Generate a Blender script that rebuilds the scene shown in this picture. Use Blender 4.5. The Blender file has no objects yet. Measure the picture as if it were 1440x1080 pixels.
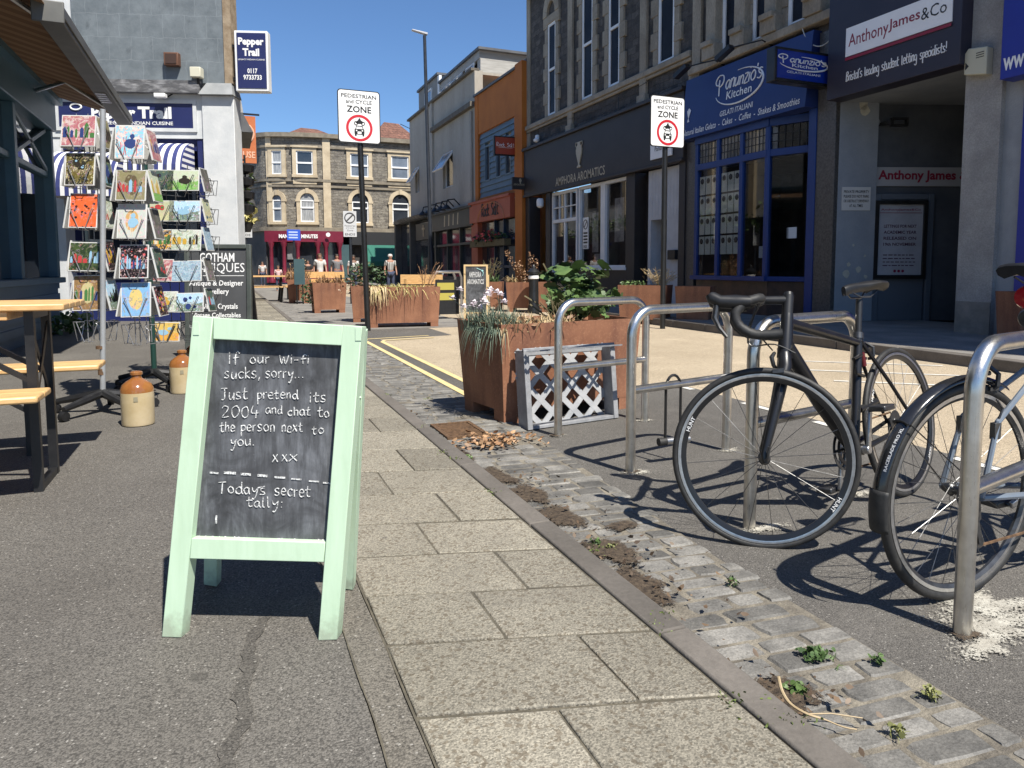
import bpy, bmesh, math, random
from mathutils import Matrix, Vector, Euler, noise as mnoise
R = math.radians
random.seed(7)
scene = bpy.context.scene
COL = scene.collection
# ---------------------------------------------------------------- camera
F, CX, CY, HC = 1020.0, 765.0, 462.0, 1.02
PITCH, YAW = math.atan(86 / 1020), R(23.6)
cam = bpy.data.cameras.new('camera'); camo = bpy.data.objects.new('camera', cam); COL.objects.link(camo)
camo.location = (0, 0, HC); camo.rotation_euler = (math.pi / 2 - PITCH, 0, -YAW)
cam.sensor_width = 36; cam.lens = F / 1440 * 36
cam.shift_x = (720 - CX) / 1440; cam.shift_y = -(540 - CY) / 1440
cam.clip_start = .05; cam.clip_end = 3000
scene.camera = camo
# ---------------------------------------------------------------- light
SUN_AZ, SUN_EL = R(165.6), R(56)
w = bpy.data.worlds.new('World'); scene.world = w; w.use_nodes = True
nt = w.node_tree; bg = nt.nodes['Background']
sky = nt.nodes.new('ShaderNodeTexSky'); sky.sky_type = 'NISHITA'; sky.sun_disc = False
sky.sun_elevation = SUN_EL; sky.sun_rotation = SUN_AZ; sky.air_density = 1.0; sky.dust_density = 0; sky.ozone_density = 10.0
nt.links.new(sky.outputs[0], bg.inputs[0]); bg.inputs[1].default_value = .084
sl = bpy.data.lights.new('sun', 'SUN'); so = bpy.data.objects.new('sun', sl); COL.objects.link(so)
sl.energy = 4.8; sl.angle = R(.53); sl.color = (1, .95, .86)
sd = Vector((math.sin(SUN_AZ) * math.cos(SUN_EL), math.cos(SUN_AZ) * math.cos(SUN_EL), math.sin(SUN_EL)))
so.rotation_euler = sd.to_track_quat('Z', 'Y').to_euler(); so.location = (0, 0, 30)
vs = scene.view_settings; vs.view_transform = 'Standard'; vs.look = 'None'; vs.exposure = 0.72; vs.gamma = 1
scene.render.resolution_x, scene.render.resolution_y = 1024, 768
scene.cycles.max_bounces = 8; scene.cycles.transparent_max_bounces = 12

# ---------------------------------------------------------------- measuring: a pixel of the 1440 x 1080 photograph to a place in the street
_R = Vector((math.cos(YAW), -math.sin(YAW), 0)); _H = Vector((math.sin(YAW), math.cos(YAW), 0)); _Z = Vector((0, 0, 1))
_FW = _H * math.cos(PITCH) - _Z * math.sin(PITCH); _UP = _H * math.sin(PITCH) + _Z * math.cos(PITCH); _C = Vector((0, 0, HC))
def ray(px, py): return _R * ((px - CX) / F) + _UP * ((CY - py) / F) + _FW
def G(px, py, z=0.0):
    d = ray(px, py); return _C + d * ((z - HC) / d.z)
def AX(px, py, x):
    d = ray(px, py); return _C + d * (x / d.x)
def AY(px, py, y):
    d = ray(px, py); return _C + d * (y / d.y)
def PL(px, py, p0, n):
    d = ray(px, py); return _C + d * ((p0 - _C).dot(n) / d.dot(n))
# ---------------------------------------------------------------- materials
def newmat(name):
    m = bpy.data.materials.new(name); m.use_nodes = True
    return m, m.node_tree, m.node_tree.nodes, m.node_tree.links, m.node_tree.nodes['Principled BSDF']
def rgb(c):
    return (c, c, c, 1) if isinstance(c, (int, float)) else (c[0], c[1], c[2], 1)
def mixrgb(nt, fac, a, b, blend='MIX'):
    n = nt.nodes.new('ShaderNodeMix'); n.data_type = 'RGBA'; n.blend_type = blend
    for i, s in ((0, fac), (6, a), (7, b)):
        if isinstance(s, bpy.types.NodeSocket): nt.links.new(s, n.inputs[i])
        else: n.inputs[i].default_value = s if i == 0 else rgb(s)
    return n.outputs[2]
def math_n(nt, op, a, b=0.0, clamp=False):
    n = nt.nodes.new('ShaderNodeMath'); n.operation = op; n.use_clamp = clamp
    for i, s in ((0, a), (1, b)):
        if isinstance(s, bpy.types.NodeSocket): nt.links.new(s, n.inputs[i])
        else: n.inputs[i].default_value = s
    return n.outputs[0]
def coords(nt, scale=(1, 1, 1), kind='Object'):
    t = nt.nodes.new('ShaderNodeTexCoord'); mp = nt.nodes.new('ShaderNodeMapping')
    nt.links.new(t.outputs[kind], mp.inputs[0]); mp.inputs['Scale'].default_value = scale
    return mp.outputs[0]
def noise_n(nt, vec, scale, detail=5, rough=.6, dist=0):
    n = nt.nodes.new('ShaderNodeTexNoise'); nt.links.new(vec, n.inputs['Vector'])
    n.inputs['Scale'].default_value = scale; n.inputs['Detail'].default_value = detail
    n.inputs['Roughness'].default_value = rough; n.inputs['Distortion'].default_value = dist
    return n.outputs['Fac']
def ramp(nt, fac, a, b):
    n = nt.nodes.new('ShaderNodeMapRange'); nt.links.new(fac, n.inputs[0])
    n.inputs[1].default_value = a; n.inputs[2].default_value = b
    return n.outputs[0]
def voro(nt, vec, scale, feature='F1', out='Distance', rnd=1):
    n = nt.nodes.new('ShaderNodeTexVoronoi'); n.feature = feature; nt.links.new(vec, n.inputs['Vector'])
    n.inputs['Scale'].default_value = scale; n.inputs['Randomness'].default_value = rnd
    return n.outputs[out]
def bumpto(nt, p, h, strength=.3, dist=.01):
    b = nt.nodes.new('ShaderNodeBump'); nt.links.new(h, b.inputs['Height'])
    b.inputs['Strength'].default_value = strength; b.inputs['Distance'].default_value = dist
    nt.links.new(b.outputs[0], p.inputs['Normal'])
def mat(name, c1, c2=None, sc=6, rough=.6, metal=0, bump=0, bsc=40, stretch=(1, 1, 1), spec=.5, lo=.35, hi=.65, island=0, fine=0, coat=0):
    m, nt, N, L, p = newmat(name)
    p.inputs['Roughness'].default_value = rough; p.inputs['Metallic'].default_value = metal
    p.inputs['Specular IOR Level'].default_value = spec
    if coat: p.inputs['Coat Weight'].default_value = coat
    v = coords(nt, stretch)
    if c2 is None and not island: p.inputs['Base Color'].default_value = rgb(c1)
    else:
        col = mixrgb(nt, ramp(nt, noise_n(nt, v, sc), lo, hi), c1, c2 if c2 is not None else c1)
        if fine: col = mixrgb(nt, fine, col, mixrgb(nt, noise_n(nt, v, sc * 18, 2), 0.0, 1.0), 'OVERLAY')
        if island:
            g = N.new('ShaderNodeNewGeometry')
            col = mixrgb(nt, 1.0, col, mixrgb(nt, g.outputs['Random Per Island'], 1 - island, 1 + island), 'MULTIPLY')
        L.new(col, p.inputs['Base Color'])
    if bump: bumpto(nt, p, noise_n(nt, v, bsc, 4), bump, .01)
    return m
def emat(name, c, s=1.0):
    m, nt, N, L, p = newmat(name); p.inputs['Base Color'].default_value = rgb(c)
    p.inputs['Emission Color'].default_value = rgb(c); p.inputs['Emission Strength'].default_value = s
    return m
M = {}
def asphalt(name, base, light, stone=140):
    m, nt, N, L, p = newmat(name); v = coords(nt)
    big = ramp(nt, noise_n(nt, v, .9, 6), .35, .7)
    col = mixrgb(nt, big, base, light)
    d = voro(nt, v, stone); c = voro(nt, v, stone, out='Color')
    sep = N.new('ShaderNodeSeparateColor'); L.new(c, sep.inputs[0])
    col = mixrgb(nt, 1.0, col, mixrgb(nt, sep.outputs[0], .74, 1.28), 'MULTIPLY')
    pit = ramp(nt, d, .55, .75)
    col = mixrgb(nt, math_n(nt, 'MULTIPLY', pit, .7), col, tuple(x * .4 for x in base))
    dk = math_n(nt, 'LESS_THAN', sep.outputs[2], .11); col = mixrgb(nt, math_n(nt, 'MULTIPLY', dk, .6), col, tuple(x * .3 for x in base))
    fleck = math_n(nt, 'GREATER_THAN', sep.outputs[1], .988)
    col = mixrgb(nt, math_n(nt, 'MULTIPLY', fleck, .5), col, (.42, .4, .36))
    st = ramp(nt, noise_n(nt, v, 2.3, 7, .7, 1.5), .60, .72); col = mixrgb(nt, math_n(nt, 'MULTIPLY', st, .35), col, tuple(x * .55 for x in base))
    gum = math_n(nt, 'LESS_THAN', voro(nt, v, 3.1), .075); col = mixrgb(nt, math_n(nt, 'MULTIPLY', gum, .5), col, tuple(x * .5 for x in base))
    du = ramp(nt, noise_n(nt, v, 1.1, 8, .75), .55, .75); col = mixrgb(nt, math_n(nt, 'MULTIPLY', du, .4), col, tuple(x * 1.35 for x in light))
    L.new(col, p.inputs['Base Color']); p.inputs['Roughness'].default_value = .85
    h = math_n(nt, 'SUBTRACT', 1.0, d); h = math_n(nt, 'ADD', h, math_n(nt, 'MULTIPLY', noise_n(nt, v, 30, 3), .8))
    bumpto(nt, p, h, .4, .004)
    return m
M['asphalt_path'] = asphalt('footway_asphalt', (.108, .099, .087), (.152, .141, .124), 230)
M['asphalt_road'] = asphalt('parking_asphalt', (.098, .091, .081), (.14, .13, .116), 270)
M['tan'] = asphalt('tan_resin', (.385, .312, .215), (.48, .395, .28), 170)
def slabmat():
    m, nt, N, L, p = newmat('aggregate_slab'); v = coords(nt)
    g = N.new('ShaderNodeNewGeometry')
    col = mixrgb(nt, ramp(nt, noise_n(nt, v, 2.2, 6), .3, .7), (.205, .186, .146), (.262, .238, .188))
    c = voro(nt, v, 260, out='Color'); sep = N.new('ShaderNodeSeparateColor'); L.new(c, sep.inputs[0])
    col = mixrgb(nt, 1.0, col, mixrgb(nt, sep.outputs[0], .58, 1.42), 'MULTIPLY')
    c2 = voro(nt, v, 110, out='Color'); s2 = N.new('ShaderNodeSeparateColor'); L.new(c2, s2.inputs[0])
    col = mixrgb(nt, math_n(nt, 'MULTIPLY', math_n(nt, 'GREATER_THAN', s2.outputs[1], .86), .6), col, (.11, .085, .055))
    col = mixrgb(nt, math_n(nt, 'MULTIPLY', ramp(nt, noise_n(nt, v, 5, 6), .58, .78), .3), col, (.13, .112, .085))
    col = mixrgb(nt, math_n(nt, 'MULTIPLY', ramp(nt, noise_n(nt, v, 1.6, 8, .75, 1), .52, .72), .5), col, (.15, .135, .11))
    gum = math_n(nt, 'LESS_THAN', voro(nt, v, 3.7), .06); col = mixrgb(nt, math_n(nt, 'MULTIPLY', gum, .55), col, (.09, .08, .07))
    col = mixrgb(nt, 1.0, col, mixrgb(nt, g.outputs['Random Per Island'], .74, 1.14), 'MULTIPLY')
    L.new(col, p.inputs['Base Color']); p.inputs['Roughness'].default_value = .85
    bumpto(nt, p, math_n(nt, 'ADD', voro(nt, v, 150), noise_n(nt, v, 60, 3)), .5, .004)
    return m
M['slab'] = slabmat()
M['kerb'] = mat('kerb_stone', (.105, .093, .080), (.145, .129, .112), 4, .85, bump=.2, bsc=60, island=.15, fine=.25)
M['sett'] = mat('granite_sett', (.098, .094, .086), (.195, .186, .168), 8, .75, bump=.9, bsc=26, island=.38, fine=.6)
M['mortar'] = mat('sett_mortar', (.105, .092, .074), (.23, .205, .16), 9, .95, bump=.8, bsc=70, fine=.5)
M['debris'] = mat('dark_debris', (.035, .024, .016), (.11, .08, .052), 60, .95, bump=1, bsc=130, fine=.4)
M['joint'] = mat('dark_joint', (.065, .057, .042), (.125, .11, .08), 20, .95)
def ragged(m, fine=.5, thr=1.12):
    nt = m.node_tree; N, L = nt.nodes, nt.links; at = N.new('ShaderNodeAttribute'); at.attribute_name = 'edge'; v = coords(nt)
    n_ = math_n(nt, 'ADD', math_n(nt, 'MULTIPLY', noise_n(nt, v, 26, 7, .75), 1.0), math_n(nt, 'MULTIPLY', noise_n(nt, v, 120, 4, .8), fine))
    L.new(math_n(nt, 'GREATER_THAN', math_n(nt, 'ADD', at.outputs['Fac'], n_), thr), N['Principled BSDF'].inputs['Alpha']); return m
M['debris'] = ragged(M['debris'], 1.3, 1.5)
M['cement'] = mat('cement_dust', (.28, .26, .22), (.46, .44, .38), 14, .95, bump=.5, bsc=90, fine=.4)
M['cement'] = ragged(M['cement'], 2.6, 2.42)
M['yellow_line'] = mat('worn_yellow_paint', (.58, .45, .20), (.66, .54, .29), 12, .7, fine=.2)
M['white_line'] = mat('worn_white_paint', (.55, .53, .48), (.74, .72, .66), 14, .7)
M['pave_grey'] = mat('grey_pavement', (.15, .14, .13), (.24, .225, .20), 2, .85, bump=.3, bsc=40, fine=.3)
def steel():
    m, nt, N, L, p = newmat('brushed_stainless'); p.inputs['Metallic'].default_value = 1
    v = coords(nt, (1, 1, 1)); n = noise_n(nt, v, 14, 6)
    L.new(mixrgb(nt, ramp(nt, n, .35, .7), (.58, .56, .52), (.78, .76, .72)), p.inputs['Base Color'])
    v2 = coords(nt, (300, 300, 14)); L.new(math_n(nt, 'ADD', math_n(nt, 'MULTIPLY', noise_n(nt, v2, 1, 3), .22), .2), p.inputs['Roughness'])
    bumpto(nt, p, noise_n(nt, v2, 1, 2), .06, .002)
    return m
M['steel'] = steel()
def corten():
    m, nt, N, L, p = newmat('corten_steel'); v = coords(nt, (1, 1, 1)); vs_ = coords(nt, (7, 7, .7))
    col = mixrgb(nt, ramp(nt, noise_n(nt, v, 3, 7), .3, .7), (.20, .082, .043), (.31, .142, .077))
    col = mixrgb(nt, math_n(nt, 'MULTIPLY', ramp(nt, noise_n(nt, vs_, 1.3, 6), .44, .7), .75), col, (.135, .055, .034))
    col = mixrgb(nt, math_n(nt, 'MULTIPLY', ramp(nt, noise_n(nt, v, 1.4, 7, .7), .55, .75), .5), col, (.30, .15, .09))
    col = mixrgb(nt, math_n(nt, 'MULTIPLY', ramp(nt, noise_n(nt, v, 60, 3), .52, .7), .35), col, (.42, .22, .12))
    L.new(col, p.inputs['Base Color']); p.inputs['Roughness'].default_value = .75
    bumpto(nt, p, noise_n(nt, v, 120, 4), .25, .004)
    return m
M['corten'] = corten()
M['soil'] = mat('dry_soil', (.06, .04, .025), (.14, .10, .06), 25, .95, bump=1, bsc=60)
def greenpaint():
    m, nt, N, L, p = newmat('mint_green_paint'); v = coords(nt); vg = coords(nt, (30, 30, 3))
    col = mixrgb(nt, ramp(nt, noise_n(nt, vg, 1, 5), .3, .7), (.46, .605, .43), (.53, .675, .50))
    ch = ramp(nt, noise_n(nt, v, 22, 8, .75), .665, .69)
    col = mixrgb(nt, math_n(nt, 'MULTIPLY', ch, .8), col, (.52, .50, .34))
    col = mixrgb(nt, math_n(nt, 'MULTIPLY', ramp(nt, noise_n(nt, v, 6, 6), .52, .75), .45), col, (.33, .45, .29))
    sx = N.new('ShaderNodeSeparateXYZ'); L.new(v, sx.inputs[0]); foot = math_n(nt, 'SUBTRACT', ramp(nt, sx.outputs[2], .16, .0), math_n(nt, 'MULTIPLY', noise_n(nt, v, 25, 6), 1.1)); col = mixrgb(nt, math_n(nt, 'MULTIPLY', ramp(nt, foot, .1, .4), .6), col, (.25, .27, .20))
    L.new(col, p.inputs['Base Color']); p.inputs['Roughness'].default_value = .55
    bumpto(nt, p, math_n(nt, 'ADD', noise_n(nt, vg, 2, 5), math_n(nt, 'MULTIPLY', ch, -.6)), .25, .002)
    return m
M['mint'] = greenpaint()
def chalkboard():
    m, nt, N, L, p = newmat('smudged_chalkboard'); v = coords(nt); vv = coords(nt, (26, 26, 3)); 
    a = ramp(nt, noise_n(nt, v, 6, 5, .65, 1.0), .36, .68); b = ramp(nt, noise_n(nt, vv, 2.2, 5, .7), .4, .75)
    f = math_n(nt, 'MULTIPLY', a, math_n(nt, 'ADD', math_n(nt, 'MULTIPLY', b, .8), .25))
    col = mixrgb(nt, f, (.036, .037, .040), (.235, .245, .265))
    sp = ramp(nt, noise_n(nt, v, 190, 2), .70, .78); col = mixrgb(nt, math_n(nt, 'MULTIPLY', sp, .3), col, (.35, .35, .36))
    L.new(col, p.inputs['Base Color']); p.inputs['Roughness'].default_value = .8
    return m
M['chalkboard'] = chalkboard()
def chalk():
    m, nt, N, L, p = newmat('white_chalk'); v = coords(nt)
    L.new(mixrgb(nt, ramp(nt, noise_n(nt, v, 260, 3), .36, .56), (.12, .12, .125), (.74, .74, .72)), p.inputs['Base Color']); p.inputs['Roughness'].default_value = .95
    return m
M['chalk'] = chalk()
M['black'] = mat('black_paint', .012, .02, 5, .35)
M['matt_black'] = mat('matt_black', (.008, .008, .009), (.016, .016, .017), 20, .45)
M['rubber'] = mat('black_rubber', (.014, .014, .0145), (.03, .029, .027), 30, .6, bump=.1, bsc=200)
M['frame_black'] = mat('frame_black', (.007, .007, .008), (.012, .012, .013), 8, .36, coat=.15)
M['alloy'] = mat('grey_alloy', (.38, .38, .39), (.5, .5, .5), 30, .32, metal=.9)
M['dark_alloy'] = mat('dark_alloy', (.07, .07, .075), (.12, .12, .12), 30, .4, metal=.8)
M['rim_silver'] = mat('brake_track', (.45, .45, .46), (.6, .6, .6), 40, .28, metal=.9)
M['chrome'] = mat('spoke_steel', (.10, .10, .10), (.2, .2, .2), 40, .35, metal=.9)
M['rust'] = mat('rusty_chain', (.10, .06, .035), (.22, .13, .07), 60, .7, metal=.4)
M['bluegrey_frame'] = mat('blue_grey_frame_paint', (.13, .155, .19), (.17, .20, .24), 6, .3, coat=.3)
M['shaded_grey_plastic'] = mat('shaded_grey_plastic', (.20, .205, .215), (.30, .305, .315), 12, .5, bump=.1, bsc=50, fine=.15)  # crate plastic in the darker tone of its shaded rim
M['lit_lattice'] = mat('lit_grey_plastic', (.33, .335, .345), (.42, .425, .43), 10, .5, bump=.1, bsc=50, fine=.15)  # same plastic lightened as if lit, for the crate lattice
M['white'] = mat('white_paint', (.70, .71, .71), (.80, .80, .79), 2.5, .55, bump=.12, bsc=5, fine=.08)
M['white_render'] = mat('white_wall_render', (.52, .54, .55), (.63, .64, .64), 3, .7, bump=.35, bsc=9, fine=.1)
M['sign_white'] = mat('sign_white', (.80, .80, .79), (.84, .84, .83), 6, .35)
M['ink'] = mat('sign_black', .012, rough=.45)
M['deep_red'] = mat('deep_red_lettering', (.24, .012, .035), rough=.45)
M['sign_red'] = mat('sign_red', (.52, .018, .03), rough=.4)
M['lamp_grey'] = mat('column_grey', (.018, .022, .03), (.03, .034, .042), 4, .4)
M['lamp_head'] = mat('lamp_head_grey', (.45, .45, .46), rough=.4)
M['wood'] = mat('varnished_pine', (.56, .33, .135), (.70, .46, .21), 3, .45, bump=.08, bsc=20, stretch=(3, 14, 14), fine=.15)
M['ply_edge'] = mat('pale_pine', (.62, .44, .22), (.74, .55, .30), 6, .5, stretch=(3, 14, 14))
M['stone_cream'] = None
def rubble(name, a, b, mortar, bw, bh, mcol=.5):
    m, nt, N, L, p = newmat(name)
    t = N.new('ShaderNodeTexCoord'); s = N.new('ShaderNodeSeparateXYZ'); L.new(t.outputs['Object'], s.inputs[0])
    c = N.new('ShaderNodeCombineXYZ'); L.new(math_n(nt, 'ADD', s.outputs[0], s.outputs[1]), c.inputs[0]); L.new(s.outputs[2], c.inputs[1])
    nz = N.new('ShaderNodeTexNoise'); L.new(t.outputs['Object'], nz.inputs['Vector']); nz.inputs['Scale'].default_value = 2.6; nz.inputs['Detail'].default_value = 4
    mx = N.new('ShaderNodeMix'); mx.data_type = 'VECTOR'; mx.inputs[0].default_value = .11
    L.new(c.outputs[0], mx.inputs[4]); L.new(nz.outputs['Color'], mx.inputs[5])
    br = N.new('ShaderNodeTexBrick'); L.new(mx.outputs[1], br.inputs['Vector'])
    br.inputs['Color1'].default_value = rgb(a); br.inputs['Color2'].default_value = rgb(b); br.inputs['Mortar'].default_value = rgb(mortar)
    br.inputs['Scale'].default_value = 1; br.inputs['Brick Width'].default_value = bw; br.inputs['Row Height'].default_value = bh
    br.inputs['Mortar Size'].default_value = bh * .06; br.inputs['Mortar Smooth'].default_value = .4; br.inputs['Bias'].default_value = -.1
    br.offset = .43; br.squash = .7; br.squash_frequency = 3
    v = t.outputs['Object']
    col = mixrgb(nt, 1.0, br.outputs['Color'], mixrgb(nt, ramp(nt, noise_n(nt, v, 5, 7, .7), .3, .7), .6, 1.4), 'MULTIPLY')
    L.new(col, p.inputs['Base Color']); p.inputs['Roughness'].default_value = .9
    h = math_n(nt, 'ADD', math_n(nt, 'MULTIPLY', br.outputs['Fac'], -1.2), math_n(nt, 'MULTIPLY', noise_n(nt, v, 9, 7, .7), 1.6))
    bumpto(nt, p, h, .9, .05)
    return m
M['rubble_dark'] = rubble('dark_rubble_stone', (.06, .056, .053), (.12, .11, .10), (.08, .072, .065), .34, .15)
M['rubble'] = rubble('grey_rubble_stone', (.16, .145, .125), (.27, .245, .20), (.22, .19, .15), .36, .15)
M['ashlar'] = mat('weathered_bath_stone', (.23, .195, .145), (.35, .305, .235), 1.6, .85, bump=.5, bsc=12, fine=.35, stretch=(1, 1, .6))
M['ashlar_pale'] = mat('pale_bath_stone', (.42, .34, .23), (.56, .47, .33), 1.8, .85, bump=.4, bsc=12, fine=.2)  # paler bath stone for the corner building and terrace pilasters
def glassmat(name, tint=.35, refl=1.0):
    m, nt, N, L, p = newmat(name); out = N['Material Output']
    tr = N.new('ShaderNodeBsdfTransparent'); tr.inputs[0].default_value = rgb(tint)
    gl = N.new('ShaderNodeBsdfGlossy'); gl.inputs[0].default_value = rgb(.9); gl.inputs['Roughness'].default_value = .015
    fr = N.new('ShaderNodeFresnel'); fr.inputs[0].default_value = 1.55
    mx = N.new('ShaderNodeMixShader'); ge = N.new('ShaderNodeNewGeometry'); L.new(math_n(nt, 'MULTIPLY', math_n(nt, 'MULTIPLY', fr.outputs[0], 1.5 * refl, True), math_n(nt, 'SUBTRACT', 1.0, ge.outputs['Backfacing'])), mx.inputs[0])
    L.new(tr.outputs[0], mx.inputs[1]); L.new(gl.outputs[0], mx.inputs[2]); L.new(mx.outputs[0], out.inputs[0])
    return m
M['glass'] = glassmat('window_glass', .8)
M['pane'] = mat('dark_pane', (.02, .025, .035), (.04, .045, .055), 1.2, .06, spec=.9)
M['pane_dim'] = mat('dim_sash_pane', (.012, .014, .02), (.03, .033, .04), 1.2, .12, spec=.22)
M['pane_dim'].node_tree.nodes['Principled BSDF'].inputs['IOR'].default_value = 1.18
M['pane_net'] = mat('curtained_pane', (.20, .21, .22), (.42, .43, .43), 3, .15, stretch=(6, 6, .6), spec=.8)
M['pane_sky'] = mat('sky_toned_pane', (.10, .13, .17), (.2, .24, .3), 1, .08, spec=.9)  # reflected sky put into the pale blue base colour
M['interior'] = mat('shop_interior', (.03, .028, .026), (.07, .06, .055), 3, .8)
M['interior_dim'] = mat('dim_interior', (.05, .045, .04), (.12, .10, .085), 2.2, .8)
def leafmat(name, a, b, island=.35):
    m = mat(name, a, b, 9, .55, island=island); 
    return m
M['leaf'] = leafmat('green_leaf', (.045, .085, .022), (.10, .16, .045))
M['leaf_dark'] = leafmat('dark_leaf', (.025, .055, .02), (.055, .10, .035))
M['leaf_grey'] = leafmat('grey_green_leaf', (.10, .14, .10), (.19, .24, .17))
M['leaf_yellow'] = leafmat('yellowing_leaf', (.34, .31, .10), (.55, .48, .20))
M['straw'] = leafmat('dry_straw', (.34, .24, .12), (.52, .40, .22))
M['dead'] = leafmat('dead_brown_leaf', (.17, .085, .04), (.33, .19, .10))
M['petal_pink'] = leafmat('pale_pink_petal', (.66, .54, .60), (.74, .69, .71), .1)
M['petal_red'] = leafmat('red_petal', (.45, .03, .05), (.62, .10, .12), .3)
M['stem'] = mat('plant_stem', (.10, .08, .04), (.16, .13, .06), 20, .8)
# ---------------------------------------------------------------- mesh builder
I4 = Matrix.Identity(4)
def frame(x, y, z, ux=1.0, uy=0.0):
    l = math.hypot(ux, uy); ux /= l; uy /= l
    return Matrix(((ux, -uy, 0, x), (uy, ux, 0, y), (0, 0, 1, z), (0, 0, 0, 1)))
def rotz(a): return Matrix.Rotation(a, 4, 'Z')
def trans(x, y=0, z=0): return Matrix.Translation((x, y, z))
class MB:
    def __init__(s): s.V = []; s.Fc = []; s.mi = []; s.M = I4
    def add(s, vs, fs, mi=0):
        b = len(s.V); s.V += [s.M @ Vector(v) for v in vs]
        s.Fc += [[b + i for i in f] for f in fs]; s.mi += [mi] * len(fs); return s
    def box(s, x0, x1, y0, y1, z0, z1, mi=0):
        v = [(x0, y0, z0), (x1, y0, z0), (x1, y1, z0), (x0, y1, z0), (x0, y0, z1), (x1, y0, z1), (x1, y1, z1), (x0, y1, z1)]
        return s.add(v, [(3, 2, 1, 0), (4, 5, 6, 7), (0, 1, 5, 4), (1, 2, 6, 5), (2, 3, 7, 6), (3, 0, 4, 7)], mi)
    def hexa(s, bot, top, mi=0):
        return s.add(list(bot) + list(top), [(3, 2, 1, 0), (4, 5, 6, 7), (0, 1, 5, 4), (1, 2, 6, 5), (2, 3, 7, 6), (3, 0, 4, 7)], mi)
    def bar(s, a, b, w, t, up=(0, 0, 1), mi=0):
        a, b = Vector(a), Vector(b); d = (b - a).normalized(); u = Vector(up); sx = d.cross(u)
        if sx.length < 1e-4: sx = d.cross(Vector((0, 1, 0)))
        sx.normalize(); u = sx.cross(d); sx *= w / 2; u = u * (t / 2)
        return s.hexa([a - sx - u, a + sx - u, a + sx + u, a - sx + u], [b - sx - u, b + sx - u, b + sx + u, b - sx + u], mi)
    def tube(s, pts, r, n=8, closed=False, mi=0, cap=True, flat=1.0, up=None):
        P = [Vector(p) for p in pts]; k = len(P)
        rs = r if isinstance(r, (list, tuple)) else [r] * k
        tang = []
        for i in range(k):
            a = P[(i - 1) % k] if (closed or i > 0) else P[i]; b = P[(i + 1) % k] if (closed or i < k - 1) else P[i]
            t = (b - a); tang.append(t.normalized() if t.length > 1e-9 else Vector((0, 0, 1)))
        ref = Vector(up) if up else (Vector((0, 0, 1)) if abs(tang[0].z) < .9 else Vector((1, 0, 0)))
        nrm = (ref - tang[0] * ref.dot(tang[0])).normalized(); vs = []
        for i in range(k):
            q = nrm - tang[i] * nrm.dot(tang[i])
            nrm = q.normalized() if q.length > 1e-6 else nrm
            bn = tang[i].cross(nrm)
            for j in range(n):
                a = 2 * math.pi * j / n
                vs.append(P[i] + (nrm * math.cos(a) + bn * math.sin(a) * flat) * rs[i])
        fs = []
        for i in range(k if closed else k - 1):
            i2 = (i + 1) % k
            for j in range(n):
                fs.append((i * n + j, i * n + (j + 1) % n, i2 * n + (j + 1) % n, i2 * n + j))
        if cap and not closed:
            fs.append(tuple(reversed(range(n)))); fs.append(tuple((k - 1) * n + j for j in range(n)))
        return s.add(vs, fs, mi)
    def lathe(s, prof, n=20, mi=0, mat4=None):
        vs = [(r * math.cos(2 * math.pi * j / n), r * math.sin(2 * math.pi * j / n), z) for r, z in prof for j in range(n)]
        if mat4: vs = [mat4 @ Vector(v) for v in vs]
        fs = [(i * n + j, i * n + (j + 1) % n, (i + 1) * n + (j + 1) % n, (i + 1) * n + j) for i in range(len(prof) - 1) for j in range(n)]
        if prof[0] != prof[-1]: fs += [tuple(reversed(range(n))), tuple((len(prof) - 1) * n + j for j in range(n))]
        return s.add(vs, fs, mi)
    def cyl(s, a, b, r, n=12, mi=0): return s.tube([a, b], r, n, mi=mi)
    def prism(s, poly, y0, y1, mi=0):            # polygon in x-z, between two depths
        n = len(poly); v = [(x, y0, z) for x, z in poly] + [(x, y1, z) for x, z in poly]
        return s.add(v, [tuple(range(n)), tuple(reversed(range(n, 2 * n)))] + [(i, i + n, (i + 1) % n + n, (i + 1) % n) for i in range(n)], mi)
    def slabpoly(s, poly, z0, z1, mi=0):         # polygon in x-y, between two heights
        n = len(poly); v = [(x, y, z0) for x, y in poly] + [(x, y, z1) for x, y in poly]
        return s.add(v, [tuple(reversed(range(n))), tuple(range(n, 2 * n))] + [(i, (i + 1) % n, (i + 1) % n + n, i + n) for i in range(n)], mi)
    def quad(s, a, b, c, d, mi=0): return s.add([a, b, c, d], [(0, 1, 2, 3)], mi)
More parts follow.
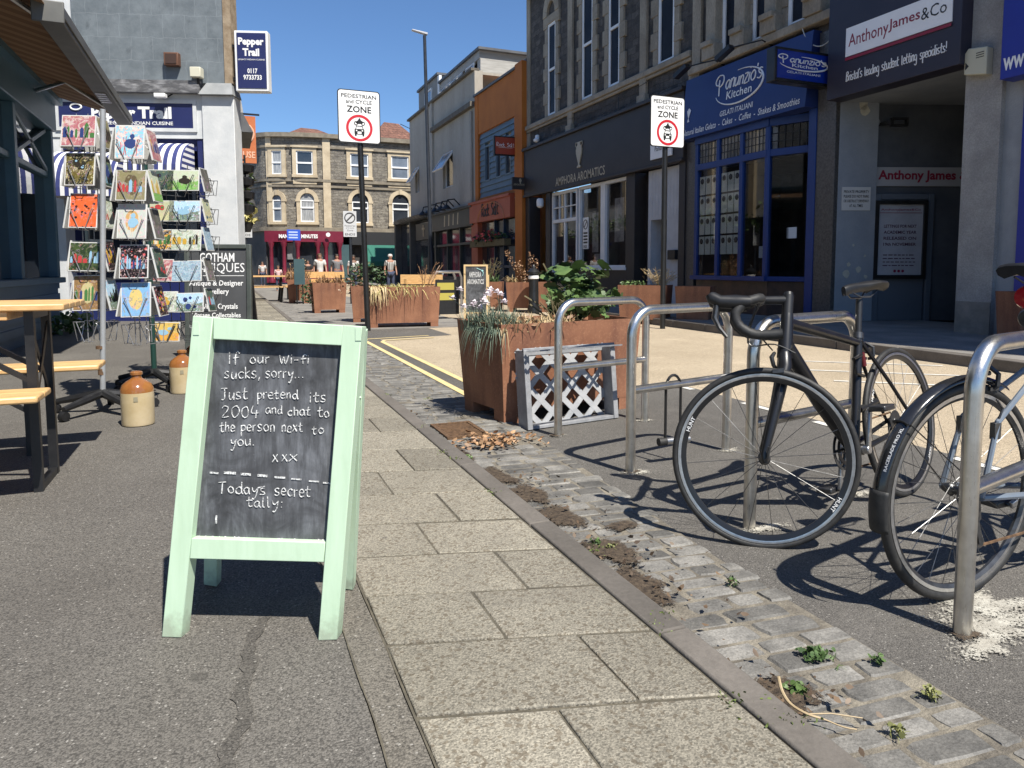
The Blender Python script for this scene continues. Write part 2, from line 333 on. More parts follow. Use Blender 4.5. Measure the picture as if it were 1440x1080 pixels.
    def wall(s, x0, x1, z0, z1, holes=(), y=0.0, t=.25, mi=0):
        xs = sorted({x0, x1, *[min(max(h[i], x0), x1) for h in holes for i in (0, 1)]}); zs = sorted({z0, z1, *[min(max(h[i], z0), z1) for h in holes for i in (2, 3)]})
        def solid(i, j):
            if i < 0 or j < 0 or i >= len(xs) - 1 or j >= len(zs) - 1: return False
            cx, cz = (xs[i] + xs[i + 1]) / 2, (zs[j] + zs[j + 1]) / 2
            return not any(h[0] < cx < h[1] and h[2] < cz < h[3] for h in holes)
        for i in range(len(xs) - 1):
            for j in range(len(zs) - 1):
                if not solid(i, j): continue
                a, b, c, d = xs[i], xs[i + 1], zs[j], zs[j + 1]
                s.quad((a, y, c), (b, y, c), (b, y, d), (a, y, d), mi)
                s.quad((b, y + t, c), (a, y + t, c), (a, y + t, d), (b, y + t, d), mi)
                if not solid(i - 1, j): s.quad((a, y + t, c), (a, y, c), (a, y, d), (a, y + t, d), mi)
                if not solid(i + 1, j): s.quad((b, y, c), (b, y + t, c), (b, y + t, d), (b, y, d), mi)
                if not solid(i, j - 1): s.quad((a, y + t, c), (b, y + t, c), (b, y, c), (a, y, c), mi)
                if not solid(i, j + 1): s.quad((a, y, d), (b, y, d), (b, y + t, d), (a, y + t, d), mi)
        return s
    def frame_rect(s, x0, x1, z0, z1, w, y0, y1, mi=0):
        s.box(x0, x0 + w, y0, y1, z0, z1, mi); s.box(x1 - w, x1, y0, y1, z0, z1, mi)
        s.box(x0 + w, x1 - w, y0, y1, z0, z0 + w, mi); s.box(x0 + w, x1 - w, y0, y1, z1 - w, z1, mi); return s
    def mesh(s, name, mats, smooth=True, angle=38):
        me = bpy.data.meshes.new(name); me.from_pydata([tuple(v) for v in s.V], [], s.Fc)
        for m in (mats if isinstance(mats, (list, tuple)) else [mats]): me.materials.append(M[m] if isinstance(m, str) else m)
        me.polygons.foreach_set('material_index', s.mi); me.update()
        if smooth:
            me.shade_smooth(); me.set_sharp_from_angle(angle=R(angle))
        return me
    def put(s, name, mats, parent=None, mw=None, bevel=0, label=None, smooth=True, angle=38):
        o = bpy.data.objects.new(name, s.mesh(name, mats, smooth, angle)); COL.objects.link(o)
        if parent: o.parent = parent
        if mw is not None: o.matrix_local = mw
        if bevel:
            b = o.modifiers.new('bevel', 'BEVEL'); b.width = bevel; b.segments = 2; b.limit_method = 'ANGLE'; b.angle_limit = R(40)
        if label: o['label'] = label
        return o
def each(b, name, mats, parent=None, bevel=0):
    """every separate piece of the builder becomes an object of its own"""
    par = list(range(len(b.V)))
    def find(i):
        while par[i] != i: par[i] = par[par[i]]; i = par[i]
        return i
    for f in b.Fc:
        for q in f[1:]: par[find(q)] = find(f[0])
    grp = {}
    for f, m in zip(b.Fc, b.mi): grp.setdefault(find(f[0]), []).append((f, m))
    for fs in grp.values():
        c = MB(); ids = sorted({i for f, _ in fs for i in f}); mp = {i: k for k, i in enumerate(ids)}; c.V = [b.V[i] for i in ids]; c.Fc = [[mp[i] for i in f] for f, _ in fs]; c.mi = [m for _, m in fs]; c.put(name, mats, parent, bevel=bevel)
def tag(o, label, cat, group=None, kind=None):
    o['label'] = label; o['category'] = cat
    if group: o['group'] = group
    if kind: o['kind'] = kind
    return o
def structure(o, kind='structure'): o['kind'] = kind; return o
def thing(name, label, cat, mw=I4, group=None):
    o = bpy.data.objects.new(name, None); COL.objects.link(o); o.matrix_world = mw; o.empty_display_size = .1
    return tag(o, label, cat, group)
def copy_tree(o, mw, label, parent=None):
    c = o.copy(); COL.objects.link(c)
    if parent is None: c.matrix_world = mw; c['label'] = label
    else: c.parent = parent
    for ch in list(o.children): copy_tree(ch, None, None, c)
    return c
# ---------------------------------------------------------------- writing
_tc = {}
def text_geo(t, bold=0.0, shear=0.0, space=1.0):
    k = (t, bold, shear, space)
    if k in _tc: return _tc[k]
    c = bpy.data.curves.new('lettering', 'FONT'); c.body = t; c.size = 1; c.offset = bold; c.shear = shear; c.space_character = space
    c.resolution_u = 2; c.fill_mode = 'FRONT'
    o = bpy.data.objects.new('lettering', c); COL.objects.link(o)
    dg = bpy.context.evaluated_depsgraph_get(); me = bpy.data.meshes.new_from_object(o.evaluated_get(dg))
    V = [(v.co.x, v.co.y) for v in me.vertices]; Fs = [tuple(p.vertices) for p in me.polygons]
    bpy.data.objects.remove(o); bpy.data.curves.remove(c); bpy.data.meshes.remove(me)
    _tc[k] = (V, Fs); return V, Fs
def text(mb, t, x0, x1, z0, z1, y=-.004, bold=0.0, shear=0.0, space=1.0, mi=0, fit=True, rise=0.0, hscale=None):
    V, Fs = text_geo(t, bold, shear, space)
    if not V: return
    a, b = min(v[0] for v in V), max(v[0] for v in V); c, d = min(v[1] for v in V), max(v[1] for v in V)
    sx = (x1 - x0) / (b - a); sz = (z1 - z0) / (d - c)
    if not fit: sx = min(sx, sz)
    ox = x0 if fit else (x0 + x1) / 2 - (b - a) * sx / 2
    vs = [(ox + (vx - a) * sx, y, z0 + (vz - c) * sz + rise * (ox + (vx - a) * sx - x0)) for vx, vz in V]
    mb.add(vs, Fs, mi)
# single-stroke hand lettering: x-height 10, "width:polyline;polyline"
HAND = {
 'a': '9:8,8 5,10 1,7 1,3 4,0 7,3 8,9;8,9 8,2 10,0', 'b': '8:1,16 1,0;1,7 4,10 8,7 7,1 3,0 1,2', 'c': '8:8,8 5,10 1,7 1,3 4,0 8,2', 'd': '9:8,7 5,9 1,6 1,2 4,0 7,2 8,8;8,16 8,3 10,0',
 'e': '8:1,5 8,6 6,10 3,10 1,6 1,2 4,0 8,1', 'f': '7:8,14 6,16 4,14 3,8 3,0;0,8 7,9', 'g': '9:8,8 5,10 1,7 1,3 4,1 7,3 8,9;8,9 8,-4 5,-7 1,-5', 'h': '8:1,16 1,0;1,6 4,10 7,8 7,0', 'i': '3:1,10 1,0;1.4,14 1.6,14.8',
 'k': '8:1,16 1,0;7,10 1,5 8,0', 'l': '4:1,16 1,1 3,0', 'm': '13:1,10 1,0;1,6 4,10 6,7 6,0;6,6 9,10 12,8 12,0', 'n': '8:1,10 1,0;1,6 4,10 7,8 7,0', 'o': '9:5,10 1,7 1,3 4,0 8,2 8,7 5,10', 'p': '8:1,10 1,-8;1,8 4,10 8,8 7,3 3,1 1,3',
 'r': '6:1,10 1,0;1,6 3,9 6,10', 's': '8:7,9 4,10 1,8 3,5 6,4 7,2 4,0 0,1', 't': '8:4,15 3,3 5,0 8,1;0,9 8,10', 'u': '9:1,10 1,3 3,0 6,2 8,6;8,10 8,0', 'v': '8:1,10 4,0 7,10', 'x': '8:1,10 7,0;7,10 0,0', 'y': '9:1,10 2,5 5,4 8,8;9,10 7,0 4,-7 1,-6', 'z': '8:1,10 7,10 1,0 8,0',
 'I': '4:2,16 2,0', 'J': '10:0,16 10,16;6,16 6,3 4,0 1,0', 'T': '11:0,15 11,16;6,16 5,0', 'W': '13:0,15 3,0 6,12 9,0 13,15', 'B': '11:2,16 1,0;1,15 7,17 9,13 3,9 9,8 9,3 5,0 0,0', 'P': '11:4,0 3,15;3,10 -1,11 -2,15 2,19 8,18 9,13 6,9 3,9 3,13',
 'F': '8:1,16 1,0;1,16 8,16;1,9 7,9', 'S': '9:8,14 5,16 1,13 4,9 8,6 6,1 0,1', 'K': '10:1,16 1,0;9,16 1,7 9,0', 'R': '10:1,0 1,16 7,15 7,10 1,8 9,0',
 '2': '10:1,13 4,16 9,14 8,9 1,0 10,1', '0': '10:6,16 2,13 1,6 4,0 8,2 10,9 8,15 6,16', '4': '10:3,16 1,6 10,6;7,10 6,-1', '-': '7:1,6 6,6.5', ',': '4:2,2 1,-3', '.': '4:1.5,.6 2.2,.9', "'": '3:1,16 1,13', ':': '4:1.5,.6 2.2,.9;1.7,8 2.3,8.4', '!': '4:2,16 2,5;2,1 2.3,.6', ' ': '9:'}
def smooth_line(P, k=4):
    if len(P) < 3: return P
    out = []
    for i in range(len(P) - 1):
        p0 = P[max(i - 1, 0)]; p1 = P[i]; p2 = P[i + 1]; p3 = P[min(i + 2, len(P) - 1)]
        for j in range(k):
            t = j / k
            out.append(tuple(.5 * (2 * b + (c - a) * t + (2 * a - 5 * b + 4 * c - d) * t * t + (3 * b - a - 3 * c + d) * t ** 3) for a, b, c, d in zip(p0, p1, p2, p3)))
    return out + [P[-1]]
def hand_strokes(t, jit=.5, gap=2.2, seed=1):
    rnd = random.Random(seed); x = 0; out = []
    for ch in t:
        wd, _, body = HAND[ch].partition(':'); wd = float(wd)
        dy = rnd.uniform(-jit, jit); sc = 1 + rnd.uniform(-.06, .06) * (jit > 0)
        for st in body.split(';'):
            if not st: continue
            P = [tuple(float(q) for q in a.split(',')) for a in st.split()]
            P = [(x + a * sc + rnd.uniform(-jit, jit) * .5, b * sc + dy + rnd.uniform(-jit, jit) * .4) for a, b in P]
            out.append(smooth_line(P))
        x += wd + gap
    return out, x - gap
def hand(mb, t, x0, x1, z0, xh, r=.003, y=-.003, mi=0, jit=.4, rise=0.0, gap=2.2, slant=0.0, n=5):
    S, wd = hand_strokes(t, jit, gap, len(t)); sx = (x1 - x0) / wd; sz = xh / 10
    for P in S:
        mb.tube([(x0 + (a + slant * b) * sx, y, z0 + b * sz + rise * a * sx) for a, b in P], r, n, mi=mi, flat=1, up=(0, 1, 0))
# ---------------------------------------------------------------- foliage
def leaf_cloud(mb, c, rad, n, size, mi=0, rnd=random, shell=.35, flatten=0.0, shape='oval'):
    for _ in range(n):
        while True:
            p = Vector((rnd.uniform(-1, 1), rnd.uniform(-1, 1), rnd.uniform(-1, 1)))
            if shell < p.length < 1: break
        q = Vector(c) + Vector((p.x * rad[0], p.y * rad[1], p.z * rad[2]))
        s = size * rnd.uniform(.6, 1.3)
        m = Euler((rnd.uniform(-1.2, 1.2) * (1 - flatten), rnd.uniform(-1.2, 1.2) * (1 - flatten), rnd.uniform(0, 6.3))).to_matrix()
        if shape == 'lobed': sh = [(0, -.6, 0), (.35, -.45, .06), (.62, -.1, 0), (.4, .05, .06), (.5, .4, -.04), (.18, .35, .05), (0, .75, -.1), (-.18, .35, .05), (-.5, .4, -.04), (-.4, .05, .06), (-.62, -.1, 0), (-.35, -.45, .06)]
        else: sh = [(0, -.5, 0), (.27, -.1, .05), (.2, .25, .03), (0, .55, -.06), (-.2, .25, .03), (-.27, -.1, .05)]
        mb.add([q + m @ Vector(v) * s for v in sh], [tuple(range(len(sh)))], mi)
def blades(mb, c, n, h, spread, w=.006, mi=0, rnd=random, droop=.5, base=.05, out=None):
    for _ in range(n):
        a = rnd.uniform(0, 6.3) if out is None else out + rnd.gauss(0, .6)
        l = h * rnd.uniform(.55, 1.1); lean = spread * rnd.uniform(.2, 1.1)
        b = Vector(c) + Vector((rnd.uniform(-base, base), rnd.uniform(-base, base), 0)); d = Vector((math.cos(a), math.sin(a), 0)); sd_ = Vector((-d.y, d.x, 0))
        P = []
        for i in range(5):
            t = i / 4; P.append(b + d * (lean * t ** 1.4) + Vector((0, 0, l * (t - droop * t * t * t * lean / max(h, .01)))))
        vs = []
        for i, q in enumerate(P):
            ww = w * (1 - (i / 4) ** 2 * .9); vs += [q - sd_ * ww, q + sd_ * ww]
        mb.add(vs, [(2 * i, 2 * i + 1, 2 * i + 3, 2 * i + 2) for i in range(4)], mi)
def skin_mesh(name, joints, edges, mats, sub=2):
    """one continuous body: joints {name: (x, y, z, radius)}, grown with a skin modifier and baked"""
    me = bpy.data.meshes.new(name); names = list(joints); idx = {k: i for i, k in enumerate(names)}
    me.from_pydata([joints[k][:3] for k in names], [(idx[a], idx[b]) for a, b in edges], [])
    o = bpy.data.objects.new(name, me); COL.objects.link(o)
    md = o.modifiers.new('skin', 'SKIN'); md.use_smooth_shade = True
    for i, k in enumerate(names):
        v = me.skin_vertices[0].data[i]; r = joints[k][3]; v.radius = r if isinstance(r, tuple) else (r, r); v.use_root = (i == 0)
    sb = o.modifiers.new('sub', 'SUBSURF'); sb.levels = sub; sb.render_levels = sub
    dg = bpy.context.evaluated_depsgraph_get(); out = bpy.data.meshes.new_from_object(o.evaluated_get(dg))
    bpy.data.objects.remove(o); out.name = name; out.materials.clear()
    for m in mats: out.materials.append(M[m] if isinstance(m, str) else m)
    out.shade_smooth(); return out
# ================================================================ GROUND
rnd = random.Random(3)
PZ = .07
g = MB(); g.quad((-900, -900, -.06), (900, -900, -.06), (900, 900, -.06), (-900, 900, -.06)); structure(g.put('ground', 'pave_grey'))
g = MB(); g.slabpoly([(1.5, -4), (3.6, -4), (3.6, 5.3), (3.4, 5.35), (1.97, 5.6), (1.97, 10.35), (3.1, 10.6), (3.1, 13), (1.5, 13)], -.05, 0); structure(g.put('parking_bay_road', 'asphalt_road'))
g = MB(); g.slabpoly([(3.5, -6), (7.1, -6), (7.1, 60), (2.9, 60), (2.9, 12), (1.9, 10.5), (1.9, 5.5), (3.5, 5.2)], -.055, -.004); structure(g.put('road', 'tan'))
g = MB(); g.slabpoly([(1.05, 12), (4.0, 12), (4.4, 22), (1.6, 40), (1.05, 40)], -.05, .012); structure(g.put('crossing_pavement', 'pave_grey'))
# footway: tarmac, edging, slabs, kerb
g = MB(); g.slabpoly([(-2.6, -4), (.25, -4), (.25, 20), (-2.6, 20)], -.05, PZ); structure(g.put('pavement', 'asphalt_path'))
g = MB(); y = -1; L0 = []
while y < 30: L0.append(y); y += .07
for a, c in zip(L0, L0[1:]):
    e = lambda t, o: o + .007 * mnoise.noise(Vector((t * 3.1, o * 9, 5)))
    g.quad((e(a, .25), a, PZ + .003), (e(a, .33), a, PZ + .003), (e(c, .33), c, PZ + .003), (e(c, .25), c, PZ + .003))
structure(g.put('edging', asphalt('edging_tarmac', (.125, .112, .092), (.18, .164, .137), 210)))
g = MB()
for a, c in zip(L0, L0[1:]):
    for o, w_ in ((.25, .003), (.333, .0025)): 
        e = lambda t: o + .007 * mnoise.noise(Vector((t * 3.1, o * 9, 5)) if o < .3 else Vector((t * 3.1, .33 * 9, 5))); k = w_ * (.4 + abs(mnoise.noise(Vector((a * 4, o, 1)))))
        g.quad((e(a) - k, a, PZ + .0055), (e(a) + k, a, PZ + .0055), (e(c) + k, c, PZ + .0055), (e(c) - k, c, PZ + .0055))
structure(g.put('edging', 'joint'))
g = MB(); g.box(.335, 1.0, -2, 60, -.05, PZ - .005); structure(g.put('path', 'joint'))
rows = [-.9, -.55, -.2, .05, .38, .70, 1.02, 1.35, 1.67, 1.97, 2.28, 2.60, 2.97, 3.34, 3.77, 4.2]
while rows[-1] < 46: rows.append(rows[-1] + .42)
g = MB(); sk = -.30
for i in range(len(rows) - 1):
    a, b = rows[i], rows[i + 1]; xs = [.337, (.62 if i % 2 == 0 else .79) + rnd.uniform(-.015, .015), .997]
    if a > 5 and rnd.random() < .3: xs.insert(1, .5)
    for x0, x1 in zip(xs, xs[1:]):
        gp = rnd.uniform(.002, .0045); zz = PZ + rnd.uniform(-.0025, .0025); tl = rnd.uniform(-.002, .002)
        gy = gp * 1.9; P = [(x0 + gp, a + gy + sk * (x0 - .66)), (x1 - gp, a + gy + sk * (x1 - .66)), (x1 - gp, b - gy + sk * (x1 - .66)), (x0 + gp, b - gy + sk * (x0 - .66))]
        g.hexa([(x, y, -.03) for x, y in P], [(x, y, zz + (tl if k in (1, 2) else 0)) for k, (x, y) in enumerate(P)])
structure(g.put('path', 'slab', bevel=.004))
g = MB(); y = -1.1; k = 0
for l in [.88] * 60:
    g.box(1.0, 1.085, y + .003, y + l - .003, -.05, PZ + .004 + rnd.uniform(-.002, .002)); y += l
structure(g.put('kerb', 'kerb', bevel=.006))
# sett gutter
g = MB(); g.slabpoly([(1.09, -2), (1.54, -2), (1.54, 2), (1.68, 4), (1.66, 5.2), (1.62, 40), (1.09, 40)], -.05, .0075); structure(g.put('gutter', 'mortar'))
g = MB(); y = -.4
while y < 22:
    h = rnd.uniform(.068, .098) * (1 if y < 9 else 2); xe = 1.52 + max(0, min(1, (y - 1.2) / 3)) * .15; x = 1.10 + rnd.uniform(0, .03)
    ph = rnd.uniform(0, 6)
    while x < xe - .05:
        l = min(rnd.uniform(.105, .205), xe - x + .02); c = ((x + x + l) / 2, y + h / 2)
        if mnoise.noise(Vector((c[0] * 3, c[1] * 1.7, 3))) > -.42:
            poly = []
            for q in range(12):
                a = 2 * math.pi * q / 12; ca, sa = math.cos(a), math.sin(a); e = .2
                px_ = abs(ca) ** e * (1 if ca > 0 else -1) * (l / 2 - .006) * (1 + rnd.uniform(-.10, .05)); py_ = abs(sa) ** e * (1 if sa > 0 else -1) * (h / 2 - .006) * (1 + rnd.uniform(-.1, .05))
                poly.append((c[0] + px_, c[1] + py_ - .10 * (c[0] + px_ - 1.3)))
            zt = .0118 + rnd.uniform(-.0025, .002); tx, ty = rnd.uniform(-.025, .025), rnd.uniform(-.04, .04); n = 12
            vs = [(px_, py_, -.03) for px_, py_ in poly] + [(px_, py_, zt - .006) for px_, py_ in poly]
            vs += [(c[0] + (px_ - c[0]) * .93, c[1] + (py_ - c[1]) * .88, zt + (px_ - c[0]) * tx + (py_ - c[1]) * ty) for px_, py_ in poly]
            fs = [(i + r * n, (i + 1) % n + r * n, (i + 1) % n + (r + 1) * n, i + (r + 1) * n) for r in (0, 1) for i in range(n)] + [tuple(range(2 * n, 3 * n))]
            g.add(vs, fs)
        x += l
    y += h
structure(g.put('gutter', 'sett', angle=24))
def splat(name, pts, z, m, wob=.12, n=36, seed=0, kind='structure'):
    b = MB(); r_ = random.Random(seed)
    for cx, cy, rx, ry in pts:
        o = r_.uniform(0, 99); P = []
        for i in range(n):
            a = 2 * math.pi * i / n; k = 1 + wob * 2.2 * mnoise.noise(Vector((math.cos(a) * 1.6 + o, math.sin(a) * 1.6, o))) + r_.uniform(-.06, .06)
            P.append((cx + rx * k * math.cos(a), cy + ry * k * math.sin(a)))
        b.add([(cx, cy, z + .004)] + [(x, y, z) for x, y in P], [(0, i + 1, (i + 1) % n + 1) for i in range(n)])
    o = b.put(name, m); at = o.data.attributes.new('edge', 'FLOAT', 'POINT'); at.data.foreach_set('value', [1.0 if i % (n + 1) == 0 else 0.0 for i in range(len(b.V))])
    return structure(o, kind)
splat('gutter_dirt', [(1.17, 3.25, .09, .26), (1.19, 2.92, .11, .2), (1.21, 2.6, .11, .18), (1.22, 2.2, .12, .15), (1.17, 1.93, .1, .17), (1.17, 1.26, .09, .11), (1.38, 2.4, .09, .07), (1.14, 3.7, .05, .2)], .018, 'debris', .25, seed=4)
# lines on the road
def ragged_seam():
    m = mat('tar_seam', (.055, .05, .044), (.10, .09, .078), 40, .85); nt = m.node_tree; L = nt.links; L.new(math_n(nt, 'GREATER_THAN', noise_n(nt, coords(nt), 45, 6, .75), .46), nt.nodes['Principled BSDF'].inputs['Alpha']); return m
def strip(name, pts, wd, z, m):
    b = MB(); P = [Vector((x, y, z)) for x, y in pts]; L_ = []
    for i, p in enumerate(P):
        t = (P[min(i + 1, len(P) - 1)] - P[max(i - 1, 0)]).normalized(); nn = Vector((-t.y, t.x, 0))
        L_ += [p - nn * wd / 2, p + nn * wd / 2]
    b.add(L_, [(2 * i, 2 * i + 1, 2 * i + 3, 2 * i + 2) for i in range(len(P) - 1)]); return structure(b.put(name, m))
strip('yellow_line', [(1.735, 5.3), (1.735, 10.2), (1.8, 10.42), (2.75, 10.62)], .062, .004, 'yellow_line')
strip('yellow_line', [(1.93, 5.45), (1.93, 9.95), (2.0, 10.15), (2.75, 10.3)], .062, .004, 'yellow_line')
for a, b_ in ((2.1, 2.62), (3.3, 3.62), (4.0, 4.35), (5.0, 5.12)): strip('bay_marking', [(3.54, a), (3.54, b_)], .06, .004, 'white_line')
strip('road_marking', [(5.2, 5.6), (6.4, 4.6)], .05, .001, 'white_line'); strip('road_marking', [(5.6, 6.2), (6.8, 5.2)], .05, .001, 'white_line'); strip('road_marking', [(5.0, 4.9), (6.0, 4.05)], .05, .001, 'white_line')
# tar-filled crack on the footway
pts = [G(px, py, PZ + .003) for px, py in [(372, 868), (352, 905), (350, 940), (338, 975), (346, 1010), (322, 1050), (316, 1095), (300, 1200)]]
pts = smooth_line([(p.x, p.y) for p in pts], 8); g = MB(); q = []
for i, (x, y) in enumerate(pts): k = .016 + .010 * mnoise.noise(Vector((i * .31, 2, 0))); o = .006 * mnoise.noise(Vector((i * .5, 7, 0))); q += [(x - k + o + rnd.uniform(-.0015, .0015), y, PZ + .0035), (x + k + o + rnd.uniform(-.0015, .0015), y, PZ + .0035)]
g.add(q, [(2 * i, 2 * i + 1, 2 * i + 3, 2 * i + 2) for i in range(len(pts) - 1)]); structure(g.put('pavement', asphalt('stained_asphalt', (.078, .071, .062), (.108, .099, .086), 230)))
# far pavement
g = MB(); g.slabpoly([(7.25, -6), (9.6, -6), (11, -6), (11, 60), (7.25, 60), (7.0, 20), (7.0, 9)], -.05, .11); structure(g.put('far_pavement', 'pave_grey'))
g = MB(); y = -5
while y < 45: g.box(6.98, 7.14, y, y + .9, -.05, .115); y += .91
structure(g.put('far_kerb', 'kerb', bevel=.01))
# iron drain
d = thing('drain_grate', 'rusty slotted iron drain cover set in the cobbled gutter', 'drain', trans(1.29, 4.27, .012))
g = MB(); g.frame_rect(-.13, .13, -.2, .2, .025, -.02, .012); 
for v in range(len(g.V)): x_, y_, z_ = g.V[v]; g.V[v] = Vector((x_, z_, y_))
g.put('frame', 'rust', d)
g = MB()
for i in range(9): g.box(-.105, .105, -.17 + i * .038, -.152 + i * .038, -.015, .008)
g.put('grating', 'rust', d)
g = MB(); g.box(-.105, .105, -.175, .175, -.03, -.02); g.put('sump', 'black', d)
# ================================================================ FACADES ON THE RIGHT
FX = 9.5
FR = frame(FX, 23.1, 0, 0, -1)          # x runs towards the camera, y into the wall
def U(px, py, x=FX):
    p = AX(px, py, x); return 23.1 - p.y, p.z
def sash(parent, x0, x1, z0, z1, y, label=None, pane='pane', rail=.5, fm='white', w=.07):
    f = MB(); f.frame_rect(x0, x1, z0, z1, w, y, y + .09); zr = z0 + (z1 - z0) * rail
    f.box(x0 + w, x1 - w, y - .01, y + .07, zr - .035, zr + .035); o = f.put('window', fm, parent)
    p = MB(); p.box(x0 + w, x1 - w, y + .03, y + .04, z0 + w, zr - .035); p.put('pane', pane, o)
    p = MB(); p.box(x0 + w, x1 - w, y + .02, y + .03, zr + .035, z1 - w); p.put('pane', pane, o); return o
sb = thing('stone_building', 'tall dark rubble stone building with pale stone window surrounds above the shops', 'building', FR)
WIN = [(1.74, 2.34, 5.74, 8.55), (4.14, 4.8, 5.74, 8.75), (5.7, 6.31, 5.74, 8.75), (8.13, 8.81, 5.72, 8.75), (10.55, 11.05, 5.32, 8.6), (11.49, 11.92, 5.32, 8.6), (12.46, 13.0, 5.32, 8.6), (15.2, 15.9, 5.7, 8.6), (18, 18.7, 5.7, 8.6)]
b = MB(); b.wall(0, 26, 4.7, 15, [(a - .02, c + .02, d_, e) for a, c, d_, e in WIN], 0, .35); b.box(0, 26, .4, 7, 14.9, 15); b.box(-.0, .3, .35, 7, 4.7, 15); b.put('wall', 'rubble_dark', sb)
b = MB()
def quoins(x0, z0, z1, side):
    z = z0; i = 0
    while z < z1:
        h = .36 + .06 * rnd.random(); wq = .3 if i % 2 else .2
        b.box(x0 if side > 0 else x0 - wq, x0 + wq if side > 0 else x0, -.06 - .008 * (i % 2), .30, z, min(z + h - .006, z1)); z += h; i += 1
for a, c, d_, e in WIN:
    b = MB()
    quoins(a - .0, d_ + .0, e, -1); quoins(c, d_ + .0, e, 1)
    b.box(a - .3, c + .3, -.07, .3, e, e + .25)
    n = 10; cx = (a + c) / 2; ro = (c - a) / 2 + .3; ri = (c - a) / 2
    for k in range(n):
        t0, t1 = math.pi * k / n, math.pi * (k + 1) / n
        b.prism([(cx - ri * math.cos(t0), e + .25 + ri * math.sin(t0) * 1.3), (cx - ri * math.cos(t1), e + .25 + ri * math.sin(t1) * 1.3), (cx - ro * math.cos(t1), e + .25 + ro * math.sin(t1) * 1.3), (cx - ro * math.cos(t0), e + .25 + ro * math.sin(t0) * 1.3)], -.09, 0)
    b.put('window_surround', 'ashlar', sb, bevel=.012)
b = MB()
for xp in (3.25, 7.35, 9.55): b.box(xp, xp + .3, -.08, 0, 5.2, 11); b.box(xp - .04, xp + .34, -.13, 0, 5.0, 5.2)
b.box(0.0, .28, -.05, .1, 4.9, 11)
for xp in (10.2, 11.12, 12.0, 13.1): b.box(xp, xp + .32, -.2, 0, 5.6, 9.5); b.box(xp - .05, xp + .37, -.26, 0, 5.3, 5.6); b.box(xp - .02, xp + .34, -.32, 0, 5.55, 5.66)
each(b, 'pilaster', 'ashlar', sb, bevel=.012)
b = MB(); b.box(0, 9.5, -.12, .0, 5.60, 5.74); b.box(0, 9.5, -.07, 0, 5.52, 5.60); b.box(9.6, 26, -.22, 0, 5.14, 5.3); b.box(0, 26, -.3, 0, 9.9, 10.2)
b.put('string_course', 'ashlar', sb, bevel=.02)
for a, c, d_, e in WIN:
    o = sash(sb, a, c, d_, e, -.035, pane='pane_dim', rail=.5, w=.085)
    s_ = MB(); s_.box(a - .02, c + .02, -.02, .12, d_ - .05, d_ + .03); s_.put('sill', 'white', o)
b = MB(); b.box(0, 26, 2.4, 7, .0, 4.7); b.put('ground_floor_core', 'interior', sb)
b = MB(); b.tube([(0, -.06, 5.5), (2.5, -.07, 5.42), (5.5, -.08, 5.3), (8.0, -.08, 5.48)], .01, 5); b.tube([(6.3, -.06, 5.45), (6.3, -.06, 4.98)], .012, 5); b.put('cable', 'black', sb)
# --- brown cosmetics shop
M['brown'] = mat('brown_black_paint', (.027, .022, .021), (.035, .029, .027), 2, .55)
M['grey_white'] = mat('grey_white_paint', (.42, .43, .45), (.50, .51, .53), 3, .5)
M['gold'] = mat('pale_gold_lettering', (.42, .36, .25), rough=.4)
am = thing('brown_shopfront', 'dark brown shopfront with gold vase emblem and white framed display windows', 'shopfront', FR)
b = MB(); b.box(0, 9.4, -.16, 0, 3.37, 4.9); b.box(-.02, 9.42, -.24, 0, 4.9, 4.99); b.box(0, 9.4, -.2, -.16, 3.37, 3.44); b.put('fascia', 'brown', am, bevel=.01)
b = MB(); vase = [(0, 0), (.11, 0), (.12, .03), (.045, .07), (.04, .12), (.10, .25), (.17, .40), (.185, .50), (.14, .60), (.08, .64), (.085, .69), (.13, .72), (0, .72)]
x0, z0 = 4.25, 3.86
P = [(x0 + q, z0 + z) for q, z in vase[1:-1]] + [(x0 - q, z0 + z) for q, z in reversed(vase[1:-1])]
b.prism(P, -.19, -.16)
for s_ in (-1, 1): b.tube([(x0 + s_ * .1, -.18, z0 + .7), (x0 + s_ * .2, -.18, z0 + .72), (x0 + s_ * .22, -.18, z0 + .64), (x0 + s_ * .15, -.18, z0 + .57)], .012, 6)
b.put('vase_emblem', 'gold', am)
b = MB(); text(b, 'AMPHORA AROMATICS', 2.62, 5.78, 3.49, 3.74, -.166, .012); b.put('lettering', 'gold', am)
b = MB()
b.box(0, .35, -.1, .3, .1, 3.37); b.box(1.7, 2.02, -.08, .3, .1, 3.37); b.box(6.76, 7.2, -.08, .3, .1, 3.37); b.box(9.16, 9.4, -.1, .3, .1, 3.37)
b.box(3.8, 6.76, -.05, .35, .1, 1.0); b.box(7.2, 7.68, .25, .4, .1, 3.37); each(b, 'pilaster', 'brown', am, bevel=.008)
b = MB(); b.box(.35, 1.7, .5, .55, .1, 3.37); b.put('dark_recess', 'black', am)  # black sheet stands in for the shade of the entry recess
b = MB(); b.frame_rect(2.03, 3.82, .12, 3.34, .08, -.02, .1); b.box(2.11, 3.74, -.02, .1, 2.40, 2.50); b.box(2.9, 2.98, -.01, .08, .2, 2.4); b.box(2.9, 2.94, .0, .06, 2.5, 3.26); b.box(2.11, 3.74, 0, .06, 2.85, 2.88)
b.box(2.5, 2.52, .0, .06, 2.5, 3.26); b.box(3.3, 3.32, .0, .06, 2.5, 3.26)
b.frame_rect(3.95, 6.76, 1.0, 3.34, .08, -.03, .1); b.box(5.30, 5.55, -.03, .1, 1.08, 3.26); b.box(3.9, 6.8, -.1, .1, .95, 1.02); b.put('window_frame', 'white', am)
